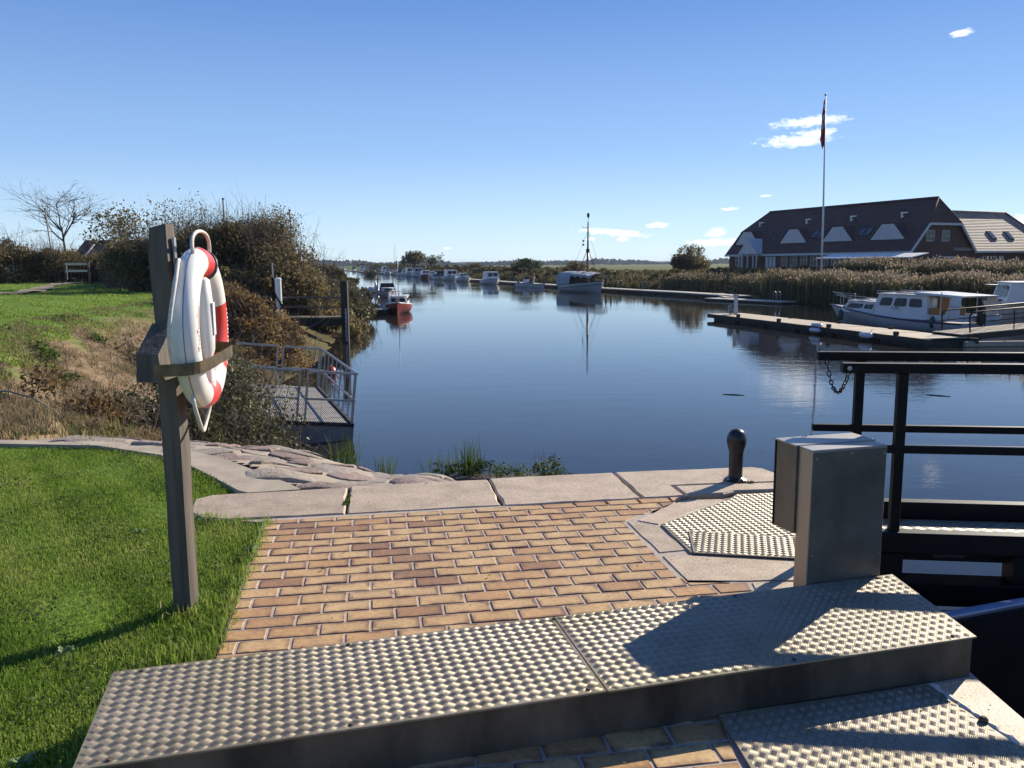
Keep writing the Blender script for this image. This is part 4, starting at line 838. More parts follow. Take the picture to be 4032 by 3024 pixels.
# ---- things among the greenery
def branchy(name, label, base, h, seed, trunk_r, spread, levels, cat='tree', lean=0, leaf_n=0, lm=None, leaf=.1, first=.38, mat_=None, flat=1.0, nb=(5, 4, 4, 3), ratio=.62):
    rng = np.random.default_rng(seed); t = thing(name, label, cat, base); trunk, twig, tips = [], [], []
    def grow(p, d, L, r, lev):
        nseg = 4 if lev < 2 else 3; q0 = p; pts = [p]
        for i in range(nseg):
            d = d + rng.normal(0, .13, 3) * (1 if lev else .35) + np.array([0, 0, .05 * (lev > 0)]); d /= np.linalg.norm(d); q1 = q0 + d * L / nseg
            ra, rb_ = r * (1 - .6 * i / nseg), r * (1 - .6 * (i + 1) / nseg); (trunk if lev < 1 else twig).append((q0, q1, ra, rb_)); q0 = q1; pts.append(q1)
        tips.append(q0)
        if lev < levels:
            k = nb[min(lev, len(nb) - 1)]
            for i in range(k):
                f = rng.uniform(.45 if lev else .72, 1.0); j = min(nseg - 1, int(f * nseg)); pp_ = pts[j] + (pts[j + 1] - pts[j]) * (f * nseg - j)
                a = 2 * math.pi * (i + rng.uniform(-.3, .3)) / k; side = np.array([math.cos(a), math.sin(a), 0]); side -= d * (side @ d); nd = d * (.75 if lev else .8 / spread) + side * spread * rng.uniform(.7, 1.15); nd[2] *= flat; nd /= np.linalg.norm(nd)
                grow(pp_, nd, L * ratio * rng.uniform(.8, 1.2) if lev else h * (1 - first) * .62 * rng.uniform(.8, 1.2), r * .46, lev + 1)
    grow(np.array([0, 0, -.2]), np.array([lean, 0, 1.]), h * first, trunk_r, 0)
    V, F = tubes(trunk, 7); mesh_np('trunk', V, F, mat_ or M_BARK, t, smooth=True); V, F = tubes(twig, 4); mesh_np('branch', V, F, mat_ or M_BARK, t)
    if leaf_n:
        T_ = np.array(tips); C = T_[rng.integers(0, len(T_), leaf_n)] + rng.normal(0, .25, (leaf_n, 3)); V, F, T = quads(C, rng.uniform(.6, 1.3, leaf_n) * leaf, np.clip(rng.normal(.45, .25, leaf_n), 0, 1), rng); mesh_np('foliage', V, F, lm, t, tint=T)
    return t
branchy('bare_tree', 'bare wide-crowned tree standing over the hedge by the wooden barrier', (-38.4, 72.5, .3), 9.4, 4, .15, .74, 4, leaf_n=160, lm=LM_BRAMBLE, leaf=.07, first=.52, nb=(7, 5, 4, 3), flat=.72, ratio=.66)
branchy('hedge_tree', 'small half-leafless tree poking out of the hedge just left of the post', (-23.5, 52, .2), 5.0, 9, .10, .75, 3, leaf_n=1500, lm=LM_THICKET, leaf=.10, first=.35, nb=(6, 5, 4))
branchy('hedge_tree', 'thin bare sapling rising above the thicket right of the post top', (-19.5, 50, .2), 6.2, 12, .08, .55, 3, leaf_n=260, lm=LM_THICKET, leaf=.08, first=.5, nb=(5, 4, 3), mat_=M_TWIGL)
branchy('hedge_tree', 'twiggy leafy tree forming the thicket\'s highest crown between the two bare poles', (-14.0, 48, .2), 5.0, 15, .12, .78, 3, leaf_n=3400, lm=LM_THICKET, leaf=.075, first=.36, nb=(8, 6, 4))
# ---- far vegetation across the river
def scrub_band(name, label, path, heights, depth, n, leaf, lm, seed, lobes=80, tintm=.5):
    return thicket(name, label, path, heights, depth, n, leaf, lm, seed, 60, .02, tintm, lobes)
scrub_band('bank_scrub', 'brown and olive scrub along the far bank behind the moored boats', [(31, 92), (27, 106), (22.5, 121), (15.5, 142), (8.5, 168), (1.5, 193), (-6, 220), (-15.5, 262), (-31, 325), (-74, 485), (-112, 620)], [1.6, 1.7, 1.7, 1.8, 1.9, 2.1, 2.3, 2.6, 3.0, 3.6, 4.2], 4.5, 60000, .24, LM_SCRUB, 41, 340)
scrub_band('bank_scrub', 'low rough grass and scrub on the flat marsh beyond the far bank', [(45, 130), (30, 150), (22, 180), (14, 230), (0, 300), (-20, 400)], [1.3, 1.3, 1.5, 1.6, 2.0, 2.4], 14, 36000, .34, LM_SCRUB, 42, 300, .55)
scrub_band('bank_scrub', 'rusty scrub on the near side of the river bend behind the swan boat', [(-20, 98), (-27, 132), (-45, 198), (-80, 330)], [1.9, 2.2, 2.6, 3.4], 4, 24000, .22, LM_SCRUB, 43, 130, .5)
n0 = 90000; P2_ = np.array([(31, 90), (26, 104), (21.5, 120), (14.5, 141), (7.5, 167), (.5, 192), (-7, 219), (-16.5, 261), (-32, 323), (-75, 484)], float); sgl = np.hypot(*np.diff(P2_, axis=0).T); cum_ = np.concatenate([[0], np.cumsum(sgl)]); s_ = cum_[-1] * g_.random(n0) ** 1.25; i_ = np.clip(np.searchsorted(cum_, s_, 'right') - 1, 0, len(sgl) - 1)
P = P2_[i_] + (P2_[i_ + 1] - P2_[i_]) * ((s_ - cum_[i_]) / sgl[i_])[:, None] + np.stack([g_.random(n0) ** 1.6 * 34 - 3.5, g_.normal(0, 2, n0)], 1); _, dd, ii_ = land(P[:, 0], P[:, 1]); P = P[(~ii_) & (wob(P[:, 0], P[:, 1], .11, 3) > -.75)]
tuft_field('marsh_grass', 'brown rough marsh grass along the far bank above the jetty', P, .5, 1.45, .16, LM_SCRUB, 44, .35, tshift=.08)
def far_bush(x, y, w, h, label, seed, lm=LM_THICKET, n=2600, leaf=None, name='far_bush', tint=(.4, .2)):
    return shrub(name, label, 'bush', (x, y, lz(x, y) - .1), (w / 2, w / 2.4, h / 2), n, leaf or w * .028, lm, seed, twigs=26, twig_r=.03, lobes=26, tint=tint, spiky=.08)
far_bush(27.5, 128, 7.4, 5.4, 'big round-headed bare-twigged bush standing alone left of the red house', 51, n=7000, leaf=.16)
branchy('far_tree', 'dark leafy tree behind the moored boats, taller of a pair', (-30.5, 262, -.9), 6.6, 33, .3, .75, 3, leaf_n=2600, lm=LM_THICKET, leaf=.34, first=.25, nb=(7, 6, 4))
branchy('far_tree', 'pale thin-leaved tree right beside the taller dark tree', (-25.0, 264, -.9), 5.6, 34, .2, .65, 3, leaf_n=700, lm=LM_WILLOW, leaf=.26, first=.25, nb=(7, 5, 4))
far_bush(-50, 300, 8.5, 5.2, 'pale round bush far upstream above the row of boats', 54, LM_WILLOW, 2400)
far_bush(-73, 330, 11, 4.6, 'dark humped bush far upstream beside the tall thin mast', 55)
far_bush(-10.5, 245, 6.5, 3.6, 'low dark bush above the white cruisers', 56)
far_bush(3.2, 190, 8.0, 4.2, 'broad dark green bush right behind the lone white cruiser', 57, LM_GREEN, 3000, tint=(.25, .2))
far_bush(12.6, 165, 6.2, 3.6, 'dark bush behind the stern of the masted boat', 58, n=2600)
for i, (x, y, w, h, lb) in enumerate([(52, 75, 5, 2.2, 'leafy shrub in front of the house gable'), (60, 79, 6, 2.4, 'leafy shrub below the wing\'s door'), (45.5, 72, 5, 1.9, 'low leafy shrub beside the second reed bank')]):
    far_bush(x, y, w, h, lb, 70 + i, LM_GREEN, 5200, .11, 'garden_shrub', (.42, .25))
branchy('garden_tree', 'green leafy tree cut by the picture\'s edge, in front of the house wing', (63.5, 95, -.2), 6.6, 77, .16, .8, 3, leaf_n=5200, lm=LM_GREEN, leaf=.16, first=.22, nb=(8, 6, 4))
# ---- reed beds
def reed_bed(name, label, path, depth, n, h, seed, plume=1.0, zmax=9):
    rng = np.random.default_rng(seed); P2 = np.array(path, float); L_ = np.hypot(*np.diff(P2, axis=0).T); cum = np.concatenate([[0], np.cumsum(L_)]); s = rng.uniform(0, cum[-1], n); i = np.clip(np.searchsorted(cum, s, 'right') - 1, 0, len(L_) - 1); f = (s - cum[i]) / L_[i]
    d = (P2[i + 1] - P2[i]) / L_[i][:, None]; nr = np.stack([d[:, 1], -d[:, 0]], 1)
    nr *= np.sign((nr * (P2.mean(0) - np.array([0, 0]))).sum(1))[:, None]; off = rng.random(n) * depth
    P = P2[i] + (P2[i + 1] - P2[i]) * f[:, None] + nr * off[:, None]; z0 = np.clip(land(P[:, 0], P[:, 1])[0], WATER_Z - .1, zmax)
    hh = h * (1 + .10 * wob(P[:, 0], P[:, 1], .55, 3) + rng.normal(0, .07, n)) ; Vb, Fb, Tb = blades(P, 1, 1.001, .085, .10, seed=seed); Vb = Vb.reshape(n, 5, 3); sc = hh[:, None]; Vb[:, :, 2] = z0[:, None] + Vb[:, :, 2] * sc
    o = tag(mesh_np(name, Vb.reshape(-1, 3), Fb, LM_REED, tint=Tb), label, 'reeds', kind='stuff')
    # side leaves
    k = rng.integers(0, n, int(n * 1.1)); C = np.stack([P[k, 0], P[k, 1], z0[k] + hh[k] * rng.uniform(.15, .9, len(k))], 1) + rng.normal(0, .08, (len(k), 3)); V, F, T = quads(C, rng.uniform(.12, .30, len(k)), np.clip(rng.normal(.38, .2, len(k)), 0, 1), rng, .18); lf = mesh_np('leaf_blades', V, F, LM_REED, o, tint=T); lf['kind'] = 'stuff'
    k = rng.integers(0, n, int(n * .42 * plume)); m = len(k); C = np.stack([P[k, 0] + rng.normal(0, .06, m), P[k, 1], z0[k] + hh[k] * 1.0 + rng.uniform(-.22, .12, m)], 1)
    V, F, T = quads(C, .11, np.clip(rng.normal(.5, .25, m), 0, 1), rng, .7); V = V.reshape(-1, 4, 3); c_ = V.mean(1, keepdims=True); V = c_ + (V - c_) * np.array([.75, .75, 1.25]); pl = mesh_np('plume', V.reshape(-1, 3), F, LM_PLUME, o, tint=T); pl['kind'] = 'stuff'
    return o
reed_bed('reed_bed', 'tall reeds with buff plumes lining the basin behind the motor cruiser', [(25.6, 86), (27.2, 74), (27.8, 65), (29.3, 58.5), (33, 54.5), (41.5, 50.5), (46, 49)], 5.0, 17000, 2.42, 61, zmax=-1.95)
reed_bed('reed_bed', 'second, higher bank of reeds just below the red-roofed house', [(33, 86), (37.5, 77), (43, 73.5), (49, 70)], 5.0, 9000, 1.95, 62)
reed_bed('reed_bed', 'low thinning reeds beside the far jetty, left of the house', [(20.5, 113), (26, 97), (26.4, 87)], 4.0, 6000, 1.7, 63, .6, -1.6)
# ---- far wooded horizon
rng = np.random.default_rng(71); n = 9000; a = rng.uniform(R(-44), R(46), n); dd = rng.uniform(1700, 2600, n) * (1 + .05 * np.sin(a * 9)); hh = (7.5 + 2.5 * np.sin(a * 23) + 3 * np.sin(a * 57 + 1) + 2 * np.sin(a * 131)) * (dd / 2000); C = np.stack([dd * np.sin(a), dd * np.cos(a), -1 + hh * rng.random(n) ** .8], 1)
V, F, T = quads(C, rng.uniform(3, 8, n), np.clip(rng.normal(.4, .25, n), 0, 1), rng, .8)
tag(mesh_np('far_treeline', V, F, LM_FAR, tint=T), 'distant dark treeline along the horizon', 'treeline', kind='stuff')
fb = MB(); rings = [[], [], [], []]
for i in range(-48, 51):
    a0 = R(i); h_ = 9 + 1.5 * math.sin(i * 1.7)
    for rg, (d_, z_) in zip(rings, ((2680, -3), (2720, h_), (2850, h_ * .9), (2950, -3))): rg.append((d_ * math.sin(a0), d_ * math.cos(a0), z_))
fb.loft(rings, closed=False, caps=False)
tag(fb.build('low_wooded_hills', mat('hill_wood', (.050, .056, .050), (.036, .042, .04), .95, scale=.01)), kind='structure')
# ---- weeds at the waterline by the quay
def tufts(name, label, c, n, r, h, lm, seed, cat='plant', zb=None, lean=.3, w=.007):
    rng = np.random.default_rng(seed); P = rng.normal(0, r, (n, 2)); V, F, T = blades(P, h * .5, h, w, lean, seed=seed); o = mesh_np(name, V, F, lm, tint=T); o.location = (c[0], c[1], c[2]); return tag(o, label, cat)
tufts('grass_tuft', 'tall yellow-green grass tuft at the water below the landing stage', (-1.72, 8.35, -.62), 130, .07, .62, LM_GREEN, 81)
tufts('grass_tuft', 'grass tuft beside the taller one at the foot of the stone slope', (-1.28, 8.2, -.6), 70, .05, .42, LM_GREEN, 82)
tufts('grass_tuft', 'sparse rushes halfway along the stone slope\'s water edge', (-.72, 8.0, -.5), 60, .09, .36, LM_GREEN, 83)
tufts('grass_tuft', 'dark rush tuft against the water left of the old timbers', (-.42, 7.85, -.42), 110, .06, .42, LM_GREEN, 84)
shrub('seedling', 'leafy weed sprouting at the end of the old timbers', 'plant', (.33, 7.45, -.5), (.16, .14, .22), 420, .016, LM_GREEN, 85, twigs=16, twig_r=.003, spiky=.3)
shrub('seedling', 'mossy weed clump on the old timbers', 'plant', (.0, 7.55, -.45), (.22, .12, .13), 420, .014, LM_GREEN, 86, twigs=8, twig_r=.002)
shrub('seedling', 'little weed growing in the joint of the kerb stones', 'plant', (*q(-.21, 5.68), -.02), (.02, .14, .025), 240, .009, LM_GREEN, 87, twigs=4, twig_r=.001)
shrub('seedling', 'green sprig by the foot of the bollard', 'plant', (*q(2.72, 5.60), -.01), (.05, .02, .016), 90, .007, LM_GREEN, 88, twigs=3, twig_r=.001)
for i, (x, y, z, lb) in enumerate([(-.62, 7.95, -.46, 'ragged moss and weeds left of the old timbers'), (-.28, 7.78, -.40, 'moss and short weeds on the middle of the old timbers'), (.42, 7.3, -.40, 'dark weeds hanging over the quay corner beside the timbers')]): shrub('moss_clump', lb, 'plant', (x, y, z), (.24, .12, .09), 520, .013, LM_GREEN, 180 + i, twigs=10, twig_r=.002, tint=(.3, .2))
tb = thing('old_timber', 'weathered dark timbers edging the stone slope at the water', 'timber', (-.1, 7.75, -.42))
for i, (x0, x1, y, z) in enumerate([(-.55, .48, .06, -.03), (-.45, .42, -.12, .0), (-.7, .3, .2, -.12)]): MB().bbox(x0, x1, y - .07, y + .07, z - .06, z + .05, .012).build('beam', M_WOODD, tb)
for x in (-.3, .2, .45): MB().bbox(x - .06, x + .06, .22, .34, -1.9, -.02, .012).build('pile', M_WOODD, tb)
V, F, T = quads(np.stack([CLOVER[0][:, 0], CLOVER[0][:, 1], CLOVER[1] + .008], 1), g_.uniform(.004, .009, len(CLOVER[1])), np.clip(g_.normal(.62, .2, len(CLOVER[1])), 0, 1), g_, .85, 2.0)
tag(mesh_np('clover_leaves', V, F, LM_GREEN, tint=T), 'low clover and moss in patches among the lawn grass', 'clover', kind='stuff')
# a few fallen leaves and bits of dry grass on the paving and plates
Pl = np.stack([g_.uniform(-1.4, 1.8, 260), g_.uniform(2.3, 6.2, 260)], 1); on_step = inside(Pl, STEP); Pl = Pl[(inside(Pl, QUAY) | on_step) & ~inside(Pl, [(1.25, 3.5), (1.8, 3.5), (1.8, 4.1), (1.15, 4.1)])]; zl = np.where(inside(Pl, STEP), .176, .014)
V, F, T = quads(np.stack([Pl[:, 0], Pl[:, 1], zl], 1), g_.uniform(.003, .010, len(Pl)) * (1 + (g_.random(len(Pl)) < .08)), g_.uniform(.2, 1, len(Pl)), g_, .45, 6.0)
tag(mesh_np('fallen_leaves', V, F, LM_BRAMBLE, tint=T), 'scattered dry leaf bits on the paving and metal plates', 'leaves', kind='stuff')
# flecks drifting on the water
Pf = np.stack([g_.uniform(-3, 16, 90), g_.uniform(9, 40, 90)], 1); V, F, T = quads(np.stack([Pf[:, 0], Pf[:, 1], np.full(90, WATER_Z + .006)], 1), g_.uniform(.012, .035, 90), g_.uniform(.3, 1, 90), g_, .5, 60)
tag(mesh_np('floating_debris', V, F, LM_PLUME, tint=T), 'pale flecks of leaves drifting on the open water', 'debris', kind='stuff')
# dandelion leaves and daisies in the lawn
for i, (x, y) in enumerate([(-1.36, 2.74), (-1.62, 2.52), (-1.50, 4.55), (-1.75, 4.15), (-2.3, 4.9), (-1.9, 3.3)]):
    rng = np.random.default_rng(300 + i); o = MB(); 
    for k in range(11):
        a = rng.uniform(0, 6.28); L_ = rng.uniform(.03, .06); d = Vector((math.cos(a), math.sin(a), 0)); s = Vector((-d.y, d.x, 0)); z = rng.uniform(.006, .03); o.add([s * .003, d * L_ * .6 + s * .008 + Vector((0, 0, z)), d * L_ + Vector((0, 0, z * .6)), d * L_ * .6 - s * .008 + Vector((0, 0, z)), -s * .003], [(0, 1, 2, 3, 4)])
    m = ['dandelion rosette where lawn, bricks and step meet', 'dandelion rosette beside the step end', 'dandelion rosette at the brick edge halfway up', 'dandelion rosette behind the lifebuoy post foot', 'dandelion rosette in mid lawn', 'dandelion rosette left of the post shadow'][i]
    tag(o.build('dandelion', mat('rosette_leaf', (.10, .17, .04), (.07, .12, .03), .6) if i == 0 else bpy.data.materials['rosette_leaf'], loc=(x, y, .005)), m, 'weed')
# ================================================================== HOUSE, FLAGPOLE
M_REDBRICK = mat('dark_red_brick_wall', (.115, .052, .04), (.075, .038, .03), .9, scale=3, bstr=.3, bscale=30)
def tile_mat(name, c1, c2, sc, rough=.75):
    m, nt, b = nodes(name); b.inputs['Roughness'].default_value = rough; t = nn(nt, 'ShaderNodeTexCoord')
    f = noise(nt, 1.2, 6); nt.links.new(ramp(nt, f, [(.35, c1), (.65, c2)]), b.inputs['Base Color'])
    w = nn(nt, 'ShaderNodeTexWave', wave_type='BANDS', bands_direction='Z'); w.inputs['Scale'].default_value = sc; w.inputs['Distortion'].default_value = .6; w.inputs['Detail'].default_value = 1; nt.links.new(t.outputs['Object'], w.inputs['Vector'])
    bump(nt, b, w.outputs['Fac'], .9, .06); return m
M_TILE = tile_mat('dark_red_roof_tile', (.085, .038, .032), (.055, .027, .024), 1.5)
M_TILE2 = tile_mat('brown_roof_tile', (.36, .26, .20), (.26, .18, .14), 1.7)
M_WHITEW = mat('white_painted_wood', (.50, .51, .52), (.44, .45, .46), .6, scale=4, bstr=.1, bscale=20)
M_TRIM = mat('pale_trim', (.50, .52, .53), (.42, .44, .45), .6, scale=4)
M_GLASS = mat('dark_window_glass', (.016, .018, .022), (.03, .033, .04), .15, scale=2, spec=.4)
M_SKYGL = mat('skylight_glass', (.03, .04, .06), (.04, .05, .08), .15, scale=2, spec=.9)
HO = Vector((43.3, 91, -.3)); HA = math.atan2(.402, .915)       # local X across the house (b), local Y along it, away (a)
house = thing('brick_house', 'long red-brick house with a tall dark hipped roof and white dormers, behind the reeds', 'house', HO, HA)
HW, HL, EZ, HZ, RZ, RW = 9.4, 30.6, 3.2, 6.10, 8.88, 4.72       # local heights (ground = 0)
wl = MB(); gp = [(0, 0), (HW, 0), (HW, EZ - .1), (7.05, HZ - .12), (2.35, HZ - .12), (0, EZ - .1)]
for y in (0, HL): wl.add([(x, y, z) for x, z in gp], [tuple(range(6)) if y == 0 else tuple(range(5, -1, -1))])
wl.add([(0, 0, 0), (0, HL, 0), (0, HL, EZ - .1), (0, 0, EZ - .1)], [(3, 2, 1, 0)]); wl.add([(HW, 0, 0), (HW, HL, 0), (HW, HL, EZ - .1), (HW, 0, EZ - .1)], [(0, 1, 2, 3)])
wl.build('wall', M_REDBRICK, house)
rf = MB(); o_ = .35; e0, e1 = -.45, HL + .45
A_ = [(-.42, e0, EZ - .18), (2.25, e0, HZ), (RW, .75, RZ), (RW, HL - 2.6, RZ), (2.25, e1, HZ), (-.42, e1, EZ - .18)]
B_ = [(HW + .42, e0, EZ - .18), (7.15, e0, HZ), (RW, .75, RZ), (RW, HL - 2.6, RZ), (7.15, e1, HZ), (HW + .42, e1, EZ - .18)]
rf.add(A_, [tuple(range(5, -1, -1))]); rf.add(B_, [tuple(range(6))]); rf.add([A_[1], B_[1], A_[2]], [(0, 1, 2)]); rf.add([A_[4], B_[4], A_[3]], [(2, 1, 0)])
roof = rf.build('roof', M_TILE, house)
rt = MB(); rt.tube([(RW, .75, RZ + .05), (RW, HL - 2.6, RZ + .05)], .14, 8); rt.tube([A_[1], A_[2]], .10, 6); rt.tube([B_[1], B_[2]], .10, 6); rt.tube([A_[4], A_[3]], .10, 6); rt.build('ridge_tile', M_TILE, roof, smooth=True)
for pts in ([A_[0], A_[1]], [A_[1], B_[1]], [B_[1], B_[0]]): v = MB(); v.bar((pts[0][0], pts[0][1] - .03, pts[0][2] - .12), (pts[1][0], pts[1][1] - .03, pts[1][2] - .12), .08, .26); v.build('verge_board', M_TRIM, house)
MB().box(-.50, -.36, e0, e1, EZ - .42, EZ - .16).build('gutter', M_TRIM, house)
def window(par, M, w, h, nx=2, nz=2, fr=.07):
    """casement in its own plane: X across, Z up, -Y outward"""
    f = MB()
    for x0, x1, z0, z1 in ((0, w, 0, fr), (0, w, h - fr, h), (0, fr, fr, h - fr), (w - fr, w, fr, h - fr)): f.box(x0, x1, -.05, .02, z0, z1, M)
    o = f.build('window', M_TRIM, par); cw, chh = (w - 2 * fr) / nx, (h - 2 * fr) / nz
    mu = MB()
    for i in range(1, nx): mu.box(fr + i * cw - .025, fr + i * cw + .025, -.035, .01, fr, h - fr, M)
    for i in range(1, nz): mu.box(fr, w - fr, -.034, .009, fr + i * chh - .02, fr + i * chh + .02, M)
    mu.build('muntin', M_TRIM, o)
    for i in range(nx):
        for j in range(nz): MB().box(fr + i * cw, fr + (i + 1) * cw, -.012, .0, fr + j * chh, fr + (j + 1) * chh, M).build('pane', M_GLASS, o)
    return o
FRONT = Matrix.Rotation(R(-90), 4, 'Z')                          # plane on the front facade: outward is -X
def fac(y, z): return Matrix.Translation((-.0, y, z)) @ FRONT
for y0, y1 in ((29.15, 28.0), (20.0, 18.85), (18.3, 17.1), (16.5, 15.35), (14.75, 13.6), (12.9, 11.8), (11.3, 10.25), (9.4, 8.3), (7.6, 6.5), (5.8, 4.7), (3.8, 2.7)): window(house, fac(y0, 1.45), y0 - y1, 1.5)
window(house, Matrix.Translation((2.3, 0, 4.12)), 1.18, 1.2); window(house, Matrix.Translation((4.7, 0, 4.12)), 1.18, 1.2)
for x in (3.4, 6.2): window(house, Matrix.Translation((x, 0, .9)), 1.0, 1.5)
MB().box(4.3, 5.5, -.06, .0, 0, 2.2).build('door', M_DARK, house); MB().box(3.9, 5.9, -.9, 0, 2.35, 2.47).build('door_canopy', M_TRIM, house)
for yc in (27.75, 18.75, 11.25, 3.8):                             # dormers: white trapezoid fronts
    d = MB(); x = .66; zb, zt = 4.40, 6.13; b2, t2 = 2.42, .82; xr = (zt - (EZ - .18)) / ((RZ - EZ + .18) / (RW + .42)) - .42
    d.add([(x, yc - b2, zb), (x, yc + b2, zb), (x, yc + t2, zt), (x, yc - t2, zt)], [(0, 3, 2, 1)]); dm = d.build('dormer', M_WHITEW, house)
    rr = MB(); k0 = .10; rr.add([(x - k0, yc - b2 - .12, zb - .02), (x - k0, yc - t2 - .06, zt + .07), (x - k0, yc + t2 + .06, zt + .07), (x - k0, yc + b2 + .12, zb - .02), (x + .3, yc - b2 - .12, zb - .02), (xr, yc - t2 - .06, zt + .07), (xr, yc + t2 + .06, zt + .07), (x + .3, yc + b2 + .12, zb - .02)], [(0, 1, 5, 4), (1, 2, 6, 5), (2, 3, 7, 6)]); rr.build('dormer_roof', M_TILE, dm)
    for dy in (-.32, .32): MB().box(x - .03, x - .005, yc + dy - .26, yc + dy + .26, zb + .2, zb + 1.15).build('shutter', M_TRIM, dm)
    gz = 6.9; gx_ = (gz - (EZ - .18)) / ((RZ - EZ + .18) / (RW + .42)) - .42
    fn = MB(); fn.tube([(gx_, yc + .2, gz - .2), (gx_, yc + .2, gz + .5)], .09, 8); fn.box(gx_ - .10, gx_ + .10, yc - .55, yc + .30, gz + .44, gz + .58); fn.box(gx_ - .05, gx_ + .05, yc - .1, yc + .1, gz + .06, gz + .14); fn.build('roof_vent', M_WHITEP, dm)
SL = math.atan((RZ - EZ + .18) / (RW + .42))
def skylight(par, y, z, w, h, glass=M_SKYGL):
    xr = (z - (EZ - .18)) / math.tan(SL) - .42; M = Matrix.Translation((xr, y, z)) @ Matrix.Rotation(-SL, 4, 'Y')
    f = MB().box(0, h, 0, w, .0, .06, M).build('skylight', M_DARK, par); MB().box(.06, h - .06, .06, w - .06, .061, .075, M).build('pane', glass, f)
for y in (15.85, 14.9, 8.3, 7.35): skylight(roof, y - .4, 4.95, .85, 1.25)
skylight(roof, 23.0, 5.0, .5, .55)
pc = MB(); pc.add([(-1.3, 23.25, 3.05), (-1.3, 27.15, 3.05), (-1.3, 25.2, 5.15), (1.2, 25.2, 5.15), (-.42, 23.25, 3.05), (-.42, 27.15, 3.05)], [(0, 2, 1), (0, 4, 3, 2), (1, 2, 3, 5)]); porch = pc.build('porch_gable', M_WHITEW, house)
for y in (23.4, 24.1, 25.2, 26.3, 27.0): MB().box(-1.28, -1.14, y - .07, y + .07, 0, 3.05).build('porch_column', M_WHITEW, porch)
for y in (21.0, 21.7, 22.4): MB().box(-.10, -.02, y, y + .55, .3, 2.7).build('glazed_door', M_TRIM, porch)
# low back wing with lighter tiles
wing = thing('house_wing', 'brick wing with lighter brown tiles joined behind the gable of the red house', 'house', HO, HA)
X0, X1, WD = 9.45, 24.3, 8.3; w_ = MB(); w_.box(X0, X1, .1, WD, 0, 3.1); w_.build('wall', M_REDBRICK, wing)
r_ = MB(); rz2 = 7.7; r_.add([(X0 - 3.0, -.35, 3.08), (X1 + .4, -.35, 3.08), (20.4, 4.15, rz2), (X0 - 2.0, 4.15, rz2), (X1 + .4, WD + .4, 3.08), (X0 - 3.0, WD + .4, 3.08)], [(0, 1, 2, 3), (1, 4, 2), (4, 5, 3, 2)]); wr = r_.build('roof', M_TILE2, wing)
MB().tube([(X0 - 2.0, 4.15, rz2 + .04), (20.4, 4.15, rz2 + .04)], .13, 8).build('ridge_tile', M_TILE2, wr, smooth=True); MB().tube([(X1 + .4, -.35, 3.1), (20.4, 4.15, rz2 + .04)], .12, 8).build('ridge_tile', M_TILE, wr, smooth=True)
MB().box(X0 + .2, X1 + .4, -.45, -.33, 2.86, 3.08).build('gutter', M_TRIM, wing)
sl2 = math.atan((rz2 - 3.08) / 4.5)
for x in (14.2, 17.2):
    M = Matrix.Translation((x, .95, 3.08 + 1.3 * math.tan(sl2))) @ Matrix.Rotation(sl2, 4, 'X'); f = MB().box(0, .8, 0, 1.35, 0, .07, M).build('skylight', M_DARK, wr); MB().box(.07, .73, .07, 1.28, .071, .085, M).build('pane', M_SKYGL, f)
for x in (11.6, 12.9): window(wing, Matrix.Translation((x, .1, .8)), 1.0, 1.7)
MB().box(14.3, 15.1, .04, .09, 1.6, 2.5).build('notice_board', M_WHITEW, wing)
# terrace canopies in front of the house
for i, (y0, y1, lb) in enumerate([(-.6, 6.2, 'long white terrace canopy in front of the house, nearer the flagpole'), (-6.6, -.8, 'white terrace canopy in front of the house gable')]):
    t = thing('terrace_canopy', lb, 'canopy', HO, HA, 'terrace canopies'); c = MB()
    for k in range(4):
        a, b = y0 + (y1 - y0) * k / 4 + .04, y0 + (y1 - y0) * (k + 1) / 4 - .04; MB().loft([[(-7.4, a, 2.30), (-7.4, b, 2.30), (-5.0, b, 2.72), (-5.0, a, 2.72)], [(-7.4, a, 2.38), (-7.4, b, 2.38), (-5.0, b, 2.80), (-5.0, a, 2.80)]]).build('awning_panel', M_WHITEP, t)
    for y in (y0 + .1, (y0 + y1) / 2, y1 - .1): MB().box(-7.3, -7.2, y - .05, y + .05, 0, 2.3).build('pillar', M_TRIM, t)
sg = thing('cross_sign', 'small pale cross-shaped sign post beside the wing door', 'sign', (52.4, 93.5, -.2)); MB().box(-.05, .05, -.03, .03, 0, 2.2).build('post', M_TRIM, sg); MB().box(-.6, .6, -.05, -.03, 1.75, 1.95).build('board', M_TRIM, sg)
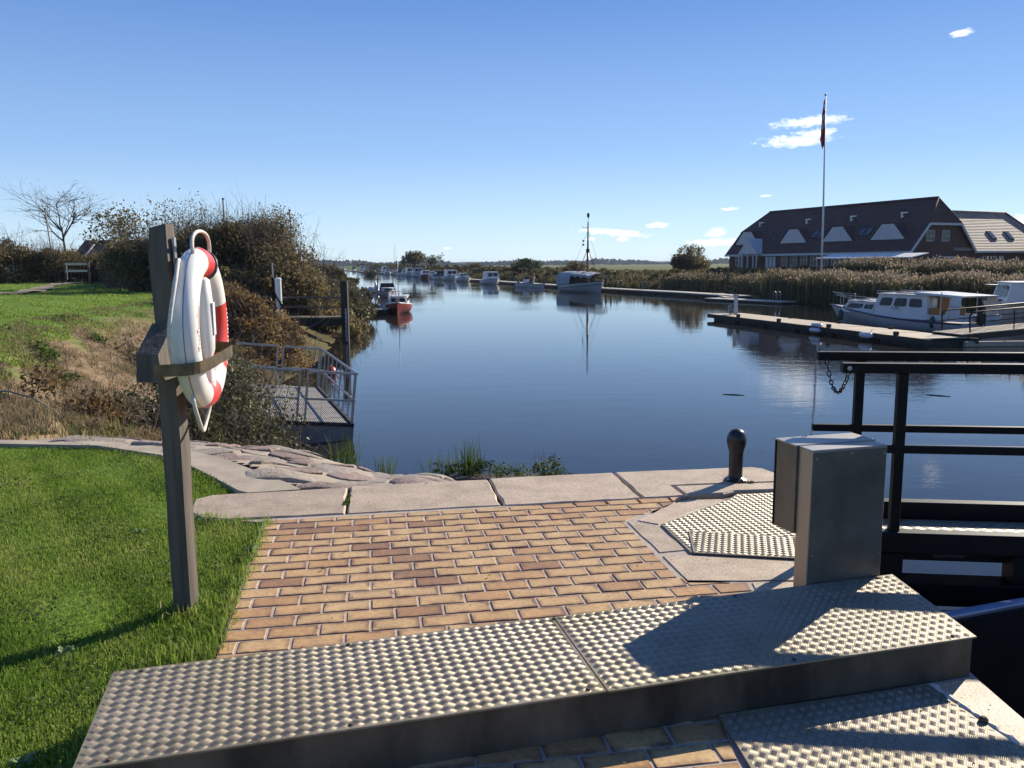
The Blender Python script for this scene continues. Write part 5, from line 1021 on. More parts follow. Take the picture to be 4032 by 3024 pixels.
# flagpole
fpz = thing('flagpole', 'tall white flagpole with a limp red and white flag in front of the house', 'flagpole', (29.7, 80, -.9))
MB().tube([(0, 0, 0), (-.12, 0, 8), (-.38, 0, 17.8)], [.11, .085, .045], 12).build('pole', mat('flagpole_paint', (.66, .67, .68), (.6, .61, .62), .4, scale=3), fpz, smooth=True)
MB().lathe([(0, 0), (.09, .04), (.11, .11), (.07, .19), (0, .22)], (-.385, 0, 17.8), 12).build('truck_ball', M_BRASS, fpz, smooth=True)
fv, rows_ = MB(), 26
M_FLAG = mat('flag_red', (.42, .035, .04), (.33, .03, .035), .8, scale=6); M_FLAGW = mat('flag_white', (.70, .70, .72), (.62, .62, .66), .8, scale=6)
for k in range(rows_):
    for j in range(6):
        def fp_(i, c): z = 17.6 - i * .165; w = .08 + .26 * math.sin(min(1, i / 20) * math.pi * .55) * (1 if i < 22 else .7 - .1 * (i - 22)); return (-.40 + .004 * i - .04 - w * c / 6 + .02 * math.sin(i * .8 + c), -.05 + .12 * math.sin(c * 2.4 + i * .25), z - .05 * c)
        white = 8 <= k <= 10 or (11 <= k <= 15 and j in (2, 3)) or (k > 12 and k < 17 and j == 4); fv.add([fp_(k, j), fp_(k + 1, j), fp_(k + 1, j + 1), fp_(k, j + 1)], [(0, 1, 2, 3)], 1 if white else 0)
fv.build('flag', [M_FLAG, M_FLAGW], fpz, smooth=True)

# ================================================================== JETTIES
M_DECK = mat('sunbleached_deck', (.46, .385, .28), (.36, .30, .21), .85, scale=10, bstr=.06, bscale=60, bdist=.01)
M_DECK2 = mat('grey_deck', (.50, .47, .42), (.40, .37, .33), .85, scale=10, bstr=.05, bscale=50, bdist=.01)
M_FLOAT = mat('tarred_float', (.030, .027, .022), (.014, .013, .012), .8, scale=3, bstr=.3, bscale=16)
M_PED = mat('green_pedestal', (.015, .06, .045), (.012, .045, .035), .5, scale=6)
M_BLUE = mat('navy_paint', (.012, .018, .05), (.015, .022, .06), .4, scale=6)
JET = [(24.0, 86), (20.0, 99), (15.2, 111), (12.6, 119), (6.9, 138), (1.0, 158), (-6.0, 184), (-10.5, 199), (-16.0, 216), (-27, 258), (-43, 319), (-62, 379), (-86, 474), (-122, 610)]
jet = thing('long_jetty', 'long low jetty that the row of boats is moored to, on the far bank', 'jetty', (JET[0][0], JET[0][1], WATER_Z)); J0 = Vector((JET[0][0], JET[0][1]))
for i in range(len(JET) - 1):
    a, b = Vector(JET[i]) - J0, Vector(JET[i + 1]) - J0; L = (b - a).length; M = Matrix.Translation((a.x, a.y, 0)) @ Matrix.Rotation(math.atan2((b - a).y, (b - a).x), 4, 'Z')
    MB().box(.05, L - .05, -.95, .95, .34, .46, M).build('deck', M_DECK2, jet)
    MB().box(.05, L - .05, -.98, .98, .06, .33, M).build('side_beam', M_FLOAT, jet)
    nf = max(2, int(L / 2.6)) if i < 6 else 2
    for k in range(nf): MB().box((k + .25) * L / nf, (k + .75) * L / nf, -.9, .9, -.3, .2, M).build('float', M_FLOAT, jet)
for i, (x, y, lb) in enumerate([(16.7, 108.5, 'dark green service pedestal on the jetty, nearest the ramp'), (14.4, 115, 'dark green service pedestal right of the two standing people'), (8.9, 133, 'dark green service pedestal behind the masted boat'), (.2, 162, 'dark green service pedestal beside the lone white cruiser')]):
    t = thing('service_pedestal', lb, 'pedestal', (x + .6, y, WATER_Z + .46), group='pedestals along the jetty'); MB().bbox(-.16, .16, -.14, .14, 0, .95, .03).build('body', M_PED, t); MB().bbox(-.2, .2, -.18, .18, .95, 1.05, .03).build('cap', M_GALV, t); MB().tube([(.2 + .14 * math.cos(a), -.15, .45 + .14 * math.sin(a)) for a in [k * .6 for k in range(11)]], .03, 5).build('hose', M_PED, t)
# low bathing float, gangway and ladder
fl_ = thing('bathing_float', 'low pale float with a swimming ladder, end of the far jetty by the reeds', 'float', (19.9, 85.8, WATER_Z), math.atan2(-9.3, 5.0))
for k in range(9): MB().box(k * 1.17 + .01, (k + 1) * 1.17 - .01, 0, 2.0, .16, .24).build('deck_board', M_DECK2, fl_)
MB().box(0, 10.5, .05, 1.95, -.3, .155).build('hull', M_FLOAT, fl_)
for y in (.55, 1.1):
    MB().tube([(8.9, y, .2), (8.9, y, 1.0), (9.05, y, 1.14), (9.25, y, 1.05), (9.3, y, .1)], .035, 6).build('ladder_rail', M_GALV, fl_, smooth=True)
gw = thing('sloping_gangway', 'short gangway with a handrail leading down to the bathing float', 'gangway', (22.9, 92.5, WATER_Z), math.atan2(-8, -.6))
MB().bar((0, 0, .45), (7.6, 0, .28), 1.2, .08).build('deck', M_DECK, gw)
for z in (.5, .98): MB().tube([(.6, .6, z + .42), (7.0, .6, z + .25)], .03, 6).build('handrail', M_GATE, gw)
for x in (.6, 3.6, 7.0): MB().tube([(x, .6, .4), (x, .6, 1.4 - .022 * x)], .03, 6).build('post', M_GATE, gw)
rr_ = thing('sloping_handrail', 'rusty brown sloping handrail of the gangway up through the bank scrub', 'handrail', (17.6, 111, -1.7), math.atan2(.5, 1))
for z in (.45, .95): MB().tube([(0, 0, z), (9.5, 0, z + 1.0)], .05, 6).build('rail', M_TWIG, rr_)
for x in (0, 2.4, 4.8, 7.1, 9.5): MB().tube([(x, 0, -.3 + .1 * x), (x, 0, .95 + .105 * x)], .045, 6).build('post', M_TWIG, rr_)
for i, (x, y, lb) in enumerate([(20.5, 108, 'short dark mooring post on the scrubby bank by the sloping handrail'), (30.6, 62.5, 'dark mooring post standing in the reeds behind the cruiser\'s bow')]): tag(MB().lathe([(.14, 0), (.13, 2.6 if i else 1.6), (.10, 2.68 if i else 1.66), (0, 2.7 if i else 1.67)], n=10).build('mooring_post', M_WOODD, loc=(x, y, -1.9)), lb, 'post')
# broad pontoon nearer by
PA = math.atan2(35.67 - 56.4, 18.67 - 13.35); pon = thing('pontoon', 'broad sunlit wooden pontoon on dark floats beside the motor cruiser', 'pontoon', (13.35, 56.3, WATER_Z), PA)
PLn = 20.6; PWd = 2.5
for k in range(20):
    MB().bbox(k * 1.0 + .006, (k + 1) * 1.0 - .006, .0, PWd, .36, .41 + random.gauss(0, .003), .006).build('deck_board', M_DECK, pon)
MB().box(-.02, PLn, -.03, .04, .16, .40).build('edge_beam', M_WOODD, pon); MB().box(-.02, PLn, PWd - .04, PWd + .03, .16, .40).build('edge_beam', M_WOODD, pon); MB().box(-.06, -.021, -.03, PWd + .03, .16, .40).build('edge_beam', M_WOODD, pon)
for k in range(6): MB().box(.7 + k * 3.3, 3.5 + k * 3.3, .06, PWd - .06, -.4, .30).build('float', M_FLOAT, pon)
for x in (3.9, 8.5, 13.2, 18.3): MB().bbox(x - .1, x + .1, -.06, .14, .412, .60, .02).build('cleat', M_WOODD, pon)
for x in (6.0, 10.8, 15.0): MB().bbox(x - .16, x + .16, PWd - .16, PWd - .04, .412, .52, .03).build('cleat', M_GATE, pon)
sp_ = thing('service_pedestal', 'grey-white service post with a round blue-green hose reel on the pontoon end', 'pedestal', (14.9, 55.2, WATER_Z + .41)); MB().bbox(-.11, .11, -.11, .11, 0, 1.25, .02).build('body', M_TRIM, sp_); MB().bbox(-.16, .16, -.16, .16, 1.25, 1.34, .02).build('cap', M_GALV, sp_)
MB().lathe([(.05, -.1), (.3, -.1), (.32, -.06), (.2, 0), (.32, .06), (.3, .1), (.05, .1)], n=16, M=Matrix.Translation((-.36, -.05, .33)) @ Matrix.Rotation(R(80), 4, 'Y')).build('hose_reel', mat('reel', (.16, .22, .23), (.12, .17, .18), .5), sp_, smooth=True)
M_FEND = mat('fender_white', (.66, .66, .67), (.56, .56, .58), .5, scale=4)
pd = Vector((math.cos(PA), math.sin(PA)))
for i, (s, zz, lb) in enumerate([(12.0, .40, 'upper of two white fenders lying together on the pontoon edge'), (12.25, .16, 'lower of two white fenders hung together at the pontoon edge'), (16.4, .22, 'single fat white fender hung on the pontoon edge nearer the gangway')]):
    p = Vector((13.35, 56.3)) + pd * s - Vector((-pd.y, pd.x)) * (.12 if i else -.15); t = thing('boat_fender', lb, 'fender', (p.x, p.y, WATER_Z + zz + .05), PA, 'fenders on the pontoon')
    r0 = .12 if i < 2 else .15; MB().lathe([(0, -.48), (.04, -.48), (.05, -.43), (r0 * .8, -.38), (r0, -.30), (r0, .30), (r0 * .8, .38), (.05, .43), (.04, .48), (0, .48)], n=14, M=Matrix.Rotation(R(90), 4, 'Y')).build('body', M_FEND, t, smooth='auto'); MB().tube([(.3, 0, r0), (.3, .1, .25 + r0 * .4)], .015, 5).build('lanyard', M_ROPE, t)
# gangway to the bank
ga = thing('gangway', 'slatted wooden gangway with dark tubular handrails rising from the pontoon to the bank', 'gangway', (20.2, 38.4, WATER_Z), math.atan2(2.2, 9.0))
GLn, NS = 12.0, 34
for k in range(NS):
    x = k * GLn / NS; MB().box(x + .012, x + GLn / NS - .012, -.9, .9, .50 + .055 * x, .545 + .055 * x).build('slat', M_DECK, ga)
for y in (-.85, .85): MB().bar((0, y, .36), (GLn, y, .36 + .055 * GLn), .12, .26).build('stringer', M_FLOAT, ga)
for y in (-.86, .86):
    MB().tube([(.5, y, .6), (.42, y, 1.35), (.55, y, 1.5), (.75, y, 1.54), (GLn, y, 1.54 + .055 * GLn)], .035, 8).build('handrail', M_GATE, ga, smooth=True); MB().tube([(.5, y, 1.05), (GLn, y, 1.05 + .055 * GLn)], .022, 6).build('lower_rail', M_GATE, ga)
    for x in (2.9, 5.2, 7.6, 10): MB().tube([(x, y, .55 + .055 * x), (x - .05, y, 1.46 + .055 * x)], .028, 6).build('baluster', M_GATE, ga)
tag(MB().bbox(-2.2, 2.2, -.12, .12, -.12, .12, .03).build('floating_boom', M_DECK, loc=(22.6, 37.3, WATER_Z + .12), rot=(0, 0, .05)), 'pale floating beam lying on the water below the gangway', 'beam')
# ================================================================== BOATS
M_GEL = mat('white_gelcoat', (.58, .58, .57), (.50, .50, .49), .35, scale=3, bstr=.03, bscale=20)
M_GEL2 = mat('cream_gelcoat', (.66, .63, .55), (.58, .55, .47), .35, scale=3)
M_GELG = mat('pale_grey_gelcoat', (.40, .42, .44), (.34, .36, .38), .38, scale=3)
M_REDH = mat('red_boat_paint', (.30, .030, .020), (.22, .024, .018), .38, scale=4, bstr=.06, bscale=30)
M_DKRED = mat('maroon_hull_paint', (.10, .018, .018), (.075, .015, .015), .4, scale=4)
M_CANV = mat('dark_blue_canvas', (.018, .022, .045), (.025, .03, .055), .85, scale=8, bstr=.3, bscale=30)
M_TARP = mat('grey_tarpaulin', (.30, .33, .36), (.22, .25, .28), .6, scale=2.5, bstr=1.0, bscale=5, bdist=.12)
M_BGLASS = mat('boat_window', (.012, .014, .014), (.026, .028, .026), .18, scale=2, spec=.3)
M_VARN = mat('varnished_wood', (.26, .12, .035), (.19, .085, .026), .4, scale=10, stretch=(1, .2, 1))
def lerp(a, b, t): return a + (b - a) * t
class Boat:
    """local frame: +X to the bow, +Y to port, z = 0 at the waterline"""
    def __init__(s, label, bow, head, L, B, fb, fs, hull, name='motor_boat', cat='boat', rake=.6, group=None, full=2.2, trim=None, z=None, sections=13):
        s.L, s.B, s.fb, s.fs, s.rake, s.full = L, B, fb, fs, rake, full; d = Vector(head).normalized(); c = Vector(bow) - d * (L / 2)
        s.t = thing(name, label, cat, (c.x, c.y, WATER_Z + (z or 0)), math.atan2(d.y, d.x), group); rings = []
        for i in range(sections):
            t = i / (sections - 1); b, zs = s.half(t), s.sheer(t); k = max(0, (t - .55) / .45); keel = -.30 + .25 * k ** 3
            pts = []
            for yy, zf in ((1, 1), (.98, .72), (.94 - .35 * k, .36), (.80 - .55 * k, .08), (.45 - .38 * k, None)):
                z_ = zs * zf if zf is not None else keel + .08; pts.append((yy * b, z_))
            pr = [(s.x(t, zz), yy, zz) for yy, zz in pts]; rings.append(pr + [(s.x(t, keel), 0, keel)] + [(x_, -yy, zz) for x_, yy, zz in pr[::-1]])
        m = MB(); n = len(rings[0])
        m.loft(rings, closed=False, caps=False); m.add(rings[0], [tuple(range(n))]); s.hull = m.build('hull', hull, s.t, smooth='auto')
        dk = MB()
        for i in range(sections - 1):
            t0, t1 = i / (sections - 1), (i + 1) / (sections - 1); z0, z1 = s.sheer(t0) - .03, s.sheer(t1) - .03; b0, b1 = s.half(t0) * .985, s.half(t1) * .985
            dk.add([(s.x(t0, z0), b0, z0), (s.x(t0, z0), -b0, z0), (s.x(t1, z1), -b1, z1), (s.x(t1, z1), b1, z1)], [(0, 1, 2, 3)])
        dk.build('deck', M_GEL, s.t)
        for sg in (1, -1): MB().tube([(s.x(i / 16, s.sheer(i / 16)), sg * (s.half(i / 16) + .01), s.sheer(i / 16) - .05) for i in range(17)], .045, 6).build('rubbing_strake', trim or M_BLUE, s.t, smooth=True)
    def half(s, t): return s.B / 2 * (.86 + .14 * min(1, t / .3)) * max(.015, 1 - max(0, (t - .42) / .58) ** s.full)
    def sheer(s, t): return s.fs + (s.fb - s.fs) * max(0, t - .1) ** 1.8
    def x(s, t, z): return -s.L / 2 + s.L * t * (1 - s.rake / s.L) + s.rake * t ** 6 * max(0, z / s.fb) ** .9
    def cabin(s, x0, x1, w, z0, z1, rf=.4, rb=.1, tum=.88, mat_=None, side=3, front=2, back=0, wz=(.42, .86), glass=None, roof=None, name='cabin', w_front=None, over=.08, roof_t=.07):
        """walls tapering to the roof; windows let on to the faces"""
        wf = w_front or w; bot = [(x0, w, z0), (x0, -w, z0), (x1, -wf, z0), (x1, wf, z0)]; top = [(x0 + rb, w * tum, z1), (x0 + rb, -w * tum, z1), (x1 - rf, -wf * tum, z1), (x1 - rf, wf * tum, z1)]
        m = MB(); m.add(bot + top, [(0, 1, 5, 4), (1, 2, 6, 5), (2, 3, 7, 6), (3, 0, 4, 7), (4, 5, 6, 7)]); c = m.build(name, mat_ or M_GEL, s.t)
        r = MB(); ov = over; rp = [(x0 + rb - ov, w * tum + ov), (x0 + rb - ov, -w * tum - ov), (x1 - rf + ov, -wf * tum - ov * .7), (x1 - rf + ov, wf * tum + ov * .7)]
        if roof is not False:
            r.loft([[(x_, y_, z1 + .002) for x_, y_ in rp], [(x_, y_, z1 + roof_t * .6) for x_, y_ in rp], [((x_ - (x0 + x1) / 2) * .9 + (x0 + x1) / 2, y_ * .85, z1 + roof_t) for x_, y_ in rp]]); r.build('roof', roof or M_GEL, c)
        def face(i, j, nwin, e0=.07, gap=.05):
            b0, b1, t0, t1 = Vector(bot[i]), Vector(bot[j]), Vector(top[i]), Vector(top[j]); nrm = (b1 - b0).cross(t0 - b0).normalized()
            for k in range(nwin):
                u0, u1 = e0 + (1 - 2 * e0) * k / nwin + gap / 2, e0 + (1 - 2 * e0) * (k + 1) / nwin - gap / 2; q4 = []
                for u, v in ((u0, wz[0]), (u1, wz[0]), (u1, wz[1]), (u0, wz[1])): q4.append(b0.lerp(b1, u).lerp(t0.lerp(t1, u), v) + nrm * .012)
                cu = q4[0].lerp(q4[2], .5); oc = []
                for a_ in range(4):                                 # clipped corners
                    p, nx_, pv = q4[a_], q4[(a_ + 1) % 4], q4[a_ - 1]; oc += [p.lerp(pv, .18), p.lerp(nx_, .10)]
                MB().add(oc + [p - nrm * .02 for p in oc], [tuple(range(8))] + [(a_, (a_ + 1) % 8 + 0, (a_ + 1) % 8 + 8, a_ + 8)[::-1] for a_ in range(8)]).build('window', glass or M_BGLASS, c)
        if side: face(1, 2, side); face(3, 0, side)
        if front: face(2, 3, front)
        if back: face(0, 1, back)
        return c
    def rail(s, t0, t1, h, n=5, r=.02, mat_=None):
        for sg in (1, -1):
            pts = [(s.x(t, s.sheer(t)) - .05, sg * s.half(t) * .93, s.sheer(t) + h) for t in [lerp(t0, t1, k / 8) for k in range(9)]]; pts = [(pts[0][0], pts[0][1], pts[0][2] - h * .9)] + pts
            MB().tube(pts, r, 6).build('guard_rail', mat_ or M_GALV, s.t, smooth=True)
            for k in range(n): t = lerp(t0, t1, (k + .5) / n); MB().tube([(s.x(t, s.sheer(t)) - .05, sg * s.half(t) * .93, s.sheer(t)), (s.x(t, s.sheer(t)) - .05, sg * s.half(t) * .93, s.sheer(t) + h)], r * .8, 5).build('stanchion', mat_ or M_GALV, s.t)
    def pulpit(s, h=.55, t0=.82): 
        pts = [(s.x(t, s.sheer(t)) - .06, sg * s.half(t) * .9, s.sheer(t) + h) for t, sg in [(t0, 1), (.92, 1), (.98, 1), (1, 0), (.98, -1), (.92, -1), (t0, -1)]]; MB().tube([(pts[0][0], pts[0][1], pts[0][2] - h)] + pts + [(pts[-1][0], pts[-1][1], pts[-1][2] - h)], .02, 6).build('pulpit', M_GALV, s.t, smooth=True)
    def outboard(s, y=0, mat_=None):
        z0 = s.fs; x0 = -s.L / 2 - .12; c = MB(); c.bbox(x0 - .30, x0 + .12, y - .17, y + .17, z0 - .05, z0 + .50, .08); o = c.build('outboard_engine', mat_ or M_DARK, s.t); MB().box(x0 - .14, x0 - .02, y - .07, y + .07, z0 - 1.0, z0 - .06).build('engine_leg', M_DARK, o); return o
    def box(s, nm, x0, x1, y0, y1, z0, z1, m_, b=.03): return MB().bbox(x0, x1, y0, y1, z0, z1, b).build(nm, m_, s.t)
    def mast(s, x0, h, r=.05, stays=True, m_=None, z0=None):
        z0 = s.fs if z0 is None else z0; MB().tube([(x0, 0, z0), (x0, 0, z0 + h)], [r, r * .6], 8).build('mast', m_ or M_GALV, s.t, smooth=True)
        if stays:
            for p in ((s.L / 2 - .3, 0, s.fb), (-s.L / 2 + .2, 0, s.fs), (x0, s.B * .45, s.fs), (x0, -s.B * .45, s.fs)): MB().tube([p, (x0, 0, z0 + h * .97)], .012, 4).build('stay', M_GATE, s.t)

# ---- motor cruiser beside the pontoon (bow away from us)
hd = (-.345, .94); stern = Vector((24.35, 42.9)); LC = 11.2
cr = Boat('white motor cruiser with a long cabin and open hardtop moored behind the pontoon', stern + Vector(hd).normalized() * LC, hd, LC, 3.25, 1.30, .66, M_GELG, 'motor_cruiser', 'motor boat', rake=1.1, full=2.0)
X = lambda f: -LC / 2 + LC * f
cr.cabin(X(.50), X(.86), 1.15, .78, 1.48, .75, .0, .86, side=2, front=1, wz=(.40, .80), w_front=.72, name='fore_cabin', roof_t=.05)
cr.cabin(X(.20), X(.58), 1.34, .70, 1.98, .55, .25, .86, side=3, front=3, wz=(.50, .86), w_front=1.28, name='wheelhouse', over=.12)
ht = MB(); ht.loft([[(X(.02), 1.28, 1.960), (X(.02), -1.28, 1.960), (X(.30), -1.30, 2.070), (X(.30), 1.30, 2.070)], [(X(.01), 1.2, 2.040), (X(.01), -1.2, 2.040), (X(.30), -1.2, 2.180), (X(.30), 1.2, 2.180)]]); ht.build('hardtop', M_GEL, cr.t)
for sg in (1, -1):
    MB().add([(X(.02), sg * 1.27, 1.950), (X(.07), sg * 1.27, 1.970), (X(.10), sg * 1.38, .9), (X(.02), sg * 1.38, .9), (X(.02), sg * 1.23, 1.950), (X(.07), sg * 1.23, 1.970), (X(.10), sg * 1.34, .9), (X(.02), sg * 1.34, .9)], [(0, 1, 2, 3), (7, 6, 5, 4), (0, 4, 5, 1), (1, 5, 6, 2), (3, 2, 6, 7), (0, 3, 7, 4)]).build('hardtop_side', M_GEL, cr.t)
    MB().tube([(X(.13), sg * 1.3, .85), (X(.13), sg * 1.26, 2.2)], .03, 6).build('hardtop_strut', M_GALV, cr.t)
    for f, w, z0_, z1_ in ((.545, .17, 1.02, 1.24), (.80, .12, .98, 1.18)): MB().lathe([(w * .62, 0), (w * .62, .012), (0, .013)], n=12, M=Matrix.Translation((X(f), sg * (1.19 if f < .6 else .90), (z0_ + z1_) / 2)) @ Matrix.Rotation(R(-90 * sg), 4, 'X')).build('porthole', M_BGLASS, cr.t)
cr.box('cockpit_door', X(.195), X(.205), -.1, .55, .85, 1.850, M_VARN, .004); cr.box('cockpit_bulkhead', X(.190), X(.198), -1.2, 1.2, .80, 1.35, M_VARN, .004); cr.box('curtain', X(.205), X(.215), .62, .9, .85, 1.850, M_WHITEP, .003)
cr.box('coaming', X(.0), X(.20), 1.30, 1.42, .72, 1.0, M_GEL); cr.box('coaming', X(.0), X(.20), -1.42, -1.30, .72, 1.0, M_GEL); cr.box('transom_seat', X(.0), X(.03), -1.3, 1.3, .72, 1.05, M_GEL)
cr.rail(.60, .97, .62, 4, .02); cr.pulpit(.75, .90); cr.outboard(.3)
cr.box('solar_panel', X(.30), X(.46), -.7, .7, 2.062, 2.100, M_DARK, .008); cr.box('roof_hatch', X(.66), X(.74), -.35, .35, 1.535, 1.59, M_WHITEP, .01)
for sg in (1, -1): MB().tube([(X(.36), sg * .95, 2.070), (X(.36), sg * .95, 2.160), (X(.56), sg * .95, 2.160), (X(.56), sg * .95, 2.020)], .018, 6).build('roof_rail', M_GALV, cr.t); MB().tube([(X(.62), sg * .75, 1.52), (X(.63), sg * .75, 1.62), (X(.76), sg * .6, 1.60), (X(.77), sg * .6, 1.48)], .016, 6).build('grab_rail', M_GALV, cr.t)
for x_, h_ in ((X(.40), .35), (X(.46), .28), (X(.33), .4)): MB().tube([(x_, .3, 2.060), (x_, .3, 2.060 + h_)], .02, 6).build('aerial', M_GALV, cr.t)
for x0_, x1_, y_ in ((X(-.02), X(.07), 1.45), (X(-.02), X(.07), -1.45)): MB().tube([(x0_, y_, .85), (x0_, y_, 1.45), (x1_, y_, 1.5), (x1_, y_, .85)], .025, 6).build('stern_rail', M_GALV, cr.t)
em = MB()
for k, (dx, dz, w) in enumerate([(-.28, .02, .10), (-.1, -.03, .08), (0, .10, .12), (.04, -.06, .06), (.16, .02, .10), (.26, -.08, .06)]): em.lathe([(w * .5, 0), (w * .42, .01), (0, .011)], n=8, M=Matrix.Translation((X(.40) - dx, 1.335, 1.22 + dz)) @ Matrix.Rotation(R(-90), 4, 'X'))
em2 = em.build('painted_emblem', M_BLUE, cr.t); em2.location.y = -.035
for f in (.80, .16):
    fd = MB(); fd.lathe([(0, 0), (.05, .0), (.14, -.12), (.17, -.42), (.12, -.62), (0, -.68)], (X(f), 1.42 if f < .5 else 1.12, .95), 10); fd.build('fender', M_PED, cr.t, smooth=True)
# ---- big cruiser half out of the picture
bg_ = Boat('big white flybridge cruiser cut off by the picture edge, beyond the gangway', (27.0, 47.8), (-.97, .22), 12.5, 3.8, 1.75, 1.45, M_GELG, 'motor_cruiser', 'motor boat', rake=.7, full=3.0)
X2 = lambda f: -6.25 + 12.5 * f
bg_.cabin(X2(.2), X2(.93), 1.6, 1.45, 2.6, .3, .2, .9, side=5, front=3, wz=(.30, .85), name='saloon', w_front=1.3)
bg_.cabin(X2(.35), X2(.80), 1.3, 2.68, 3.5, .5, .3, .92, side=3, front=2, wz=(.35, .9), name='flybridge', glass=M_CANV); bg_.rail(.3, .97, .75, 6, .022); bg_.pulpit(.8, .9)
for y in (-.9, .9): bg_.box('deck_seat', X2(.6), X2(.75), y - .3, y + .3, 2.67, 3.0, M_WHITEP)
bg_.box('name_band', X2(.25), X2(.8), 1.86, 1.90, .75, 1.0, M_BLUE, .01)
# ---- masted wooden fishing boat under a tarpaulin
mb = Boat('old white wooden boat with a tall mast and grey tarpaulin, moored at the jetty', (11.6, 106.6), (.28, -.96), 12.6, 3.9, 1.80, 1.05, M_GELG, 'masted_boat', 'boat', rake=.35, full=2.6, trim=M_GATE)
for sg in (1, -1): MB().tube([(mb.x(i / 16, mb.sheer(i / 16)), sg * (mb.half(i / 16) * .985 + .01), mb.sheer(i / 16) - .45) for i in range(17)], .035, 6).build('lower_strake', M_GATE, mb.t)
MB().tube([(1.2, 0, 1.0), (1.25, 0, 5.6)], [.17, .14], 10).build('mast', M_VARN, mb.t, smooth=True); MB().tube([(1.25, 0, 5.6), (1.28, 0, 9.3)], [.12, .08], 10).build('topmast', M_WOODD, mb.t, smooth=True)
MB().lathe([(.12, 0), (.24, .05), (.24, .45), (.13, .55)], (1.25, 0, 5.25), 10).build('mast_cap', M_WOODD, mb.t)
MB().tube([(1.28, 0, 8.5), (1.28, -.75, 8.5), (1.28, -.8, 8.75)], .04, 6).build('lantern_arm', M_WOODD, mb.t); MB().lathe([(0, 0), (.12, .1), (.2, .4), (.13, .65), (0, .72)], (1.32, 0, 9.75), 8).build('masthead_basket', M_WOODD, mb.t); MB().tube([(1.28, 0, 9.2), (1.32, 0, 9.8)], .03, 5).build('masthead_pin', M_GALV, mb.t)
for sg in (1, -1):
    for dx in (-.3, .35): MB().tube([(1.0 + dx, sg * 1.75, 1.6), (1.25, sg * .12, 5.5)], .022, 5).build('shroud', M_GATE, mb.t)
MB().tube([(6.0, 0, 2.4), (1.28, 0, 8.2)], .014, 4).build('forestay', M_GATE, mb.t); MB().tube([(-6.0, 0, 1.6), (1.28, 0, 8.2)], .014, 4).build('backstay', M_GATE, mb.t)
tp = MB(); rings = []
for k in range(15):
    f = k / 14; x_ = -6.1 + 11.6 * f; ridge = 2.78 - .45 * max(0, f - .45) ** 1.2 + .10 * math.sin(k * 2.3); side_ = 1.75 + .1 * math.sin(k * 1.9); low = (.85 if f < .48 else 2.35 - .35 * f) + .12 * math.sin(k * 2.7); hw = 1.86 * max(.45, 1 - max(0, f - .6) ** 1.5 * 1.4)
    rings.append([(x_, hw + .05 * math.sin(k * 3.1), low), (x_, hw * .98, lerp(low, ridge, .55)), (x_, hw * .9, 2.42 if f < .5 else ridge - .28), (x_, hw * .35, ridge - .05), (x_, -hw * .35, ridge - .05), (x_, -hw * .9, 2.42 if f < .5 else ridge - .28), (x_, -hw * .98, lerp(low, ridge, .55)), (x_, -hw - .05 * math.sin(k * 2.2), low)])
tp.loft(rings, closed=False, caps=False); tp.add(rings[0], [tuple(range(8))]); tp.build('tarpaulin', M_TARP, mb.t, smooth=True)
MB().box(-2.2, .4, -1.3, 1.3, .9, 2.2).build('dark_deckhouse', M_WOODD, mb.t); mb.box('bowsprit', 4.6, 6.9, -.07, .07, 1.9, 2.03, M_WOODP); mb.box('boom_tip', 3.0, 6.0, -.4, -.3, 2.4, 2.5, M_WOODP)
for k in range(2): MB().add([(1.25, -.75 - .02 * k, 7.0 - .5 * k), (1.25, -.75, 6.62 - .5 * k), (1.25, -.45, 6.8 - .5 * k), (1.27, -.75, 7.0 - .5 * k), (1.27, -.75, 6.62 - .5 * k), (1.27, -.45, 6.8 - .5 * k)], [(0, 1, 2), (5, 4, 3), (0, 2, 5, 3), (2, 1, 4, 5), (1, 0, 3, 4)]).build('pennant', M_GATE, mb.t)
# ---- red clinker boat with a white cabin
rb_ = Boat('red clinker-built boat with a white cabin moored at the left bank', (-8.85, 64.3), (.10, -.995), 6.4, 2.15, 1.05, .62, M_REDH, 'clinker_boat', 'boat', rake=.35, full=2.3, trim=M_WHITEP)
for k in range(5):
    zf0, zf1 = .18 + k * .16, .34 + k * .16
    for sg in (1, -1):
        p = MB(); r0, r1 = [], []
        for i in range(15):
            t = i / 14 * .985; kk = max(0, (t - .55) / .45); zs = rb_.sheer(t); b = rb_.half(t); wid = lambda zf: b * np.interp(zf, [.08, .36, .72, 1], [.80 - .55 * kk, .94 - .35 * kk, .98, 1])
            r0.append((rb_.x(t, zs * zf0) + .004, sg * (wid(zf0) + .035), zs * zf0)); r1.append((rb_.x(t, zs * zf1), sg * (wid(zf1) + .008), zs * zf1))
        p.loft([r0, r1], closed=False, caps=False); p.loft([[(a, c - sg * .03, d) for a, c, d in r0], r0], closed=False, caps=False); p.build('plank', M_REDH, rb_.t)
MB().tube([(rb_.x(1, z_) + .03, 0, z_) for z_ in (-.2, .2, .5, .8, 1.12)], .045, 6).build('stem_post', M_VARN, rb_.t)
rb_.cabin(-2.6, 1.3, .86, .64, 1.30, .35, .1, .9, side=3, front=2, wz=(.40, .82), name='cabin', w_front=.72); rb_.mast(-.4, 3.2, .03, False, z0=1.33)
for sg in (1, -1): MB().tube([(1.9, sg * .75, .85), (1.9, sg * .30, 1.75), (1.9, sg * .16, 1.78), (1.9, sg * .12, 1.5), (2.0, sg * .1, .95)], .025, 6).build('bow_hoop', M_GALV, rb_.t); rb_.box('side_lamp', 1.0, 1.12, sg * .9 - .05, sg * .9 + .05, 1.18, 1.34, M_DARK)
MB().box(2.4, 2.5, -.06, .06, .95, 1.25).build('bollard', M_REDH, rb_.t)
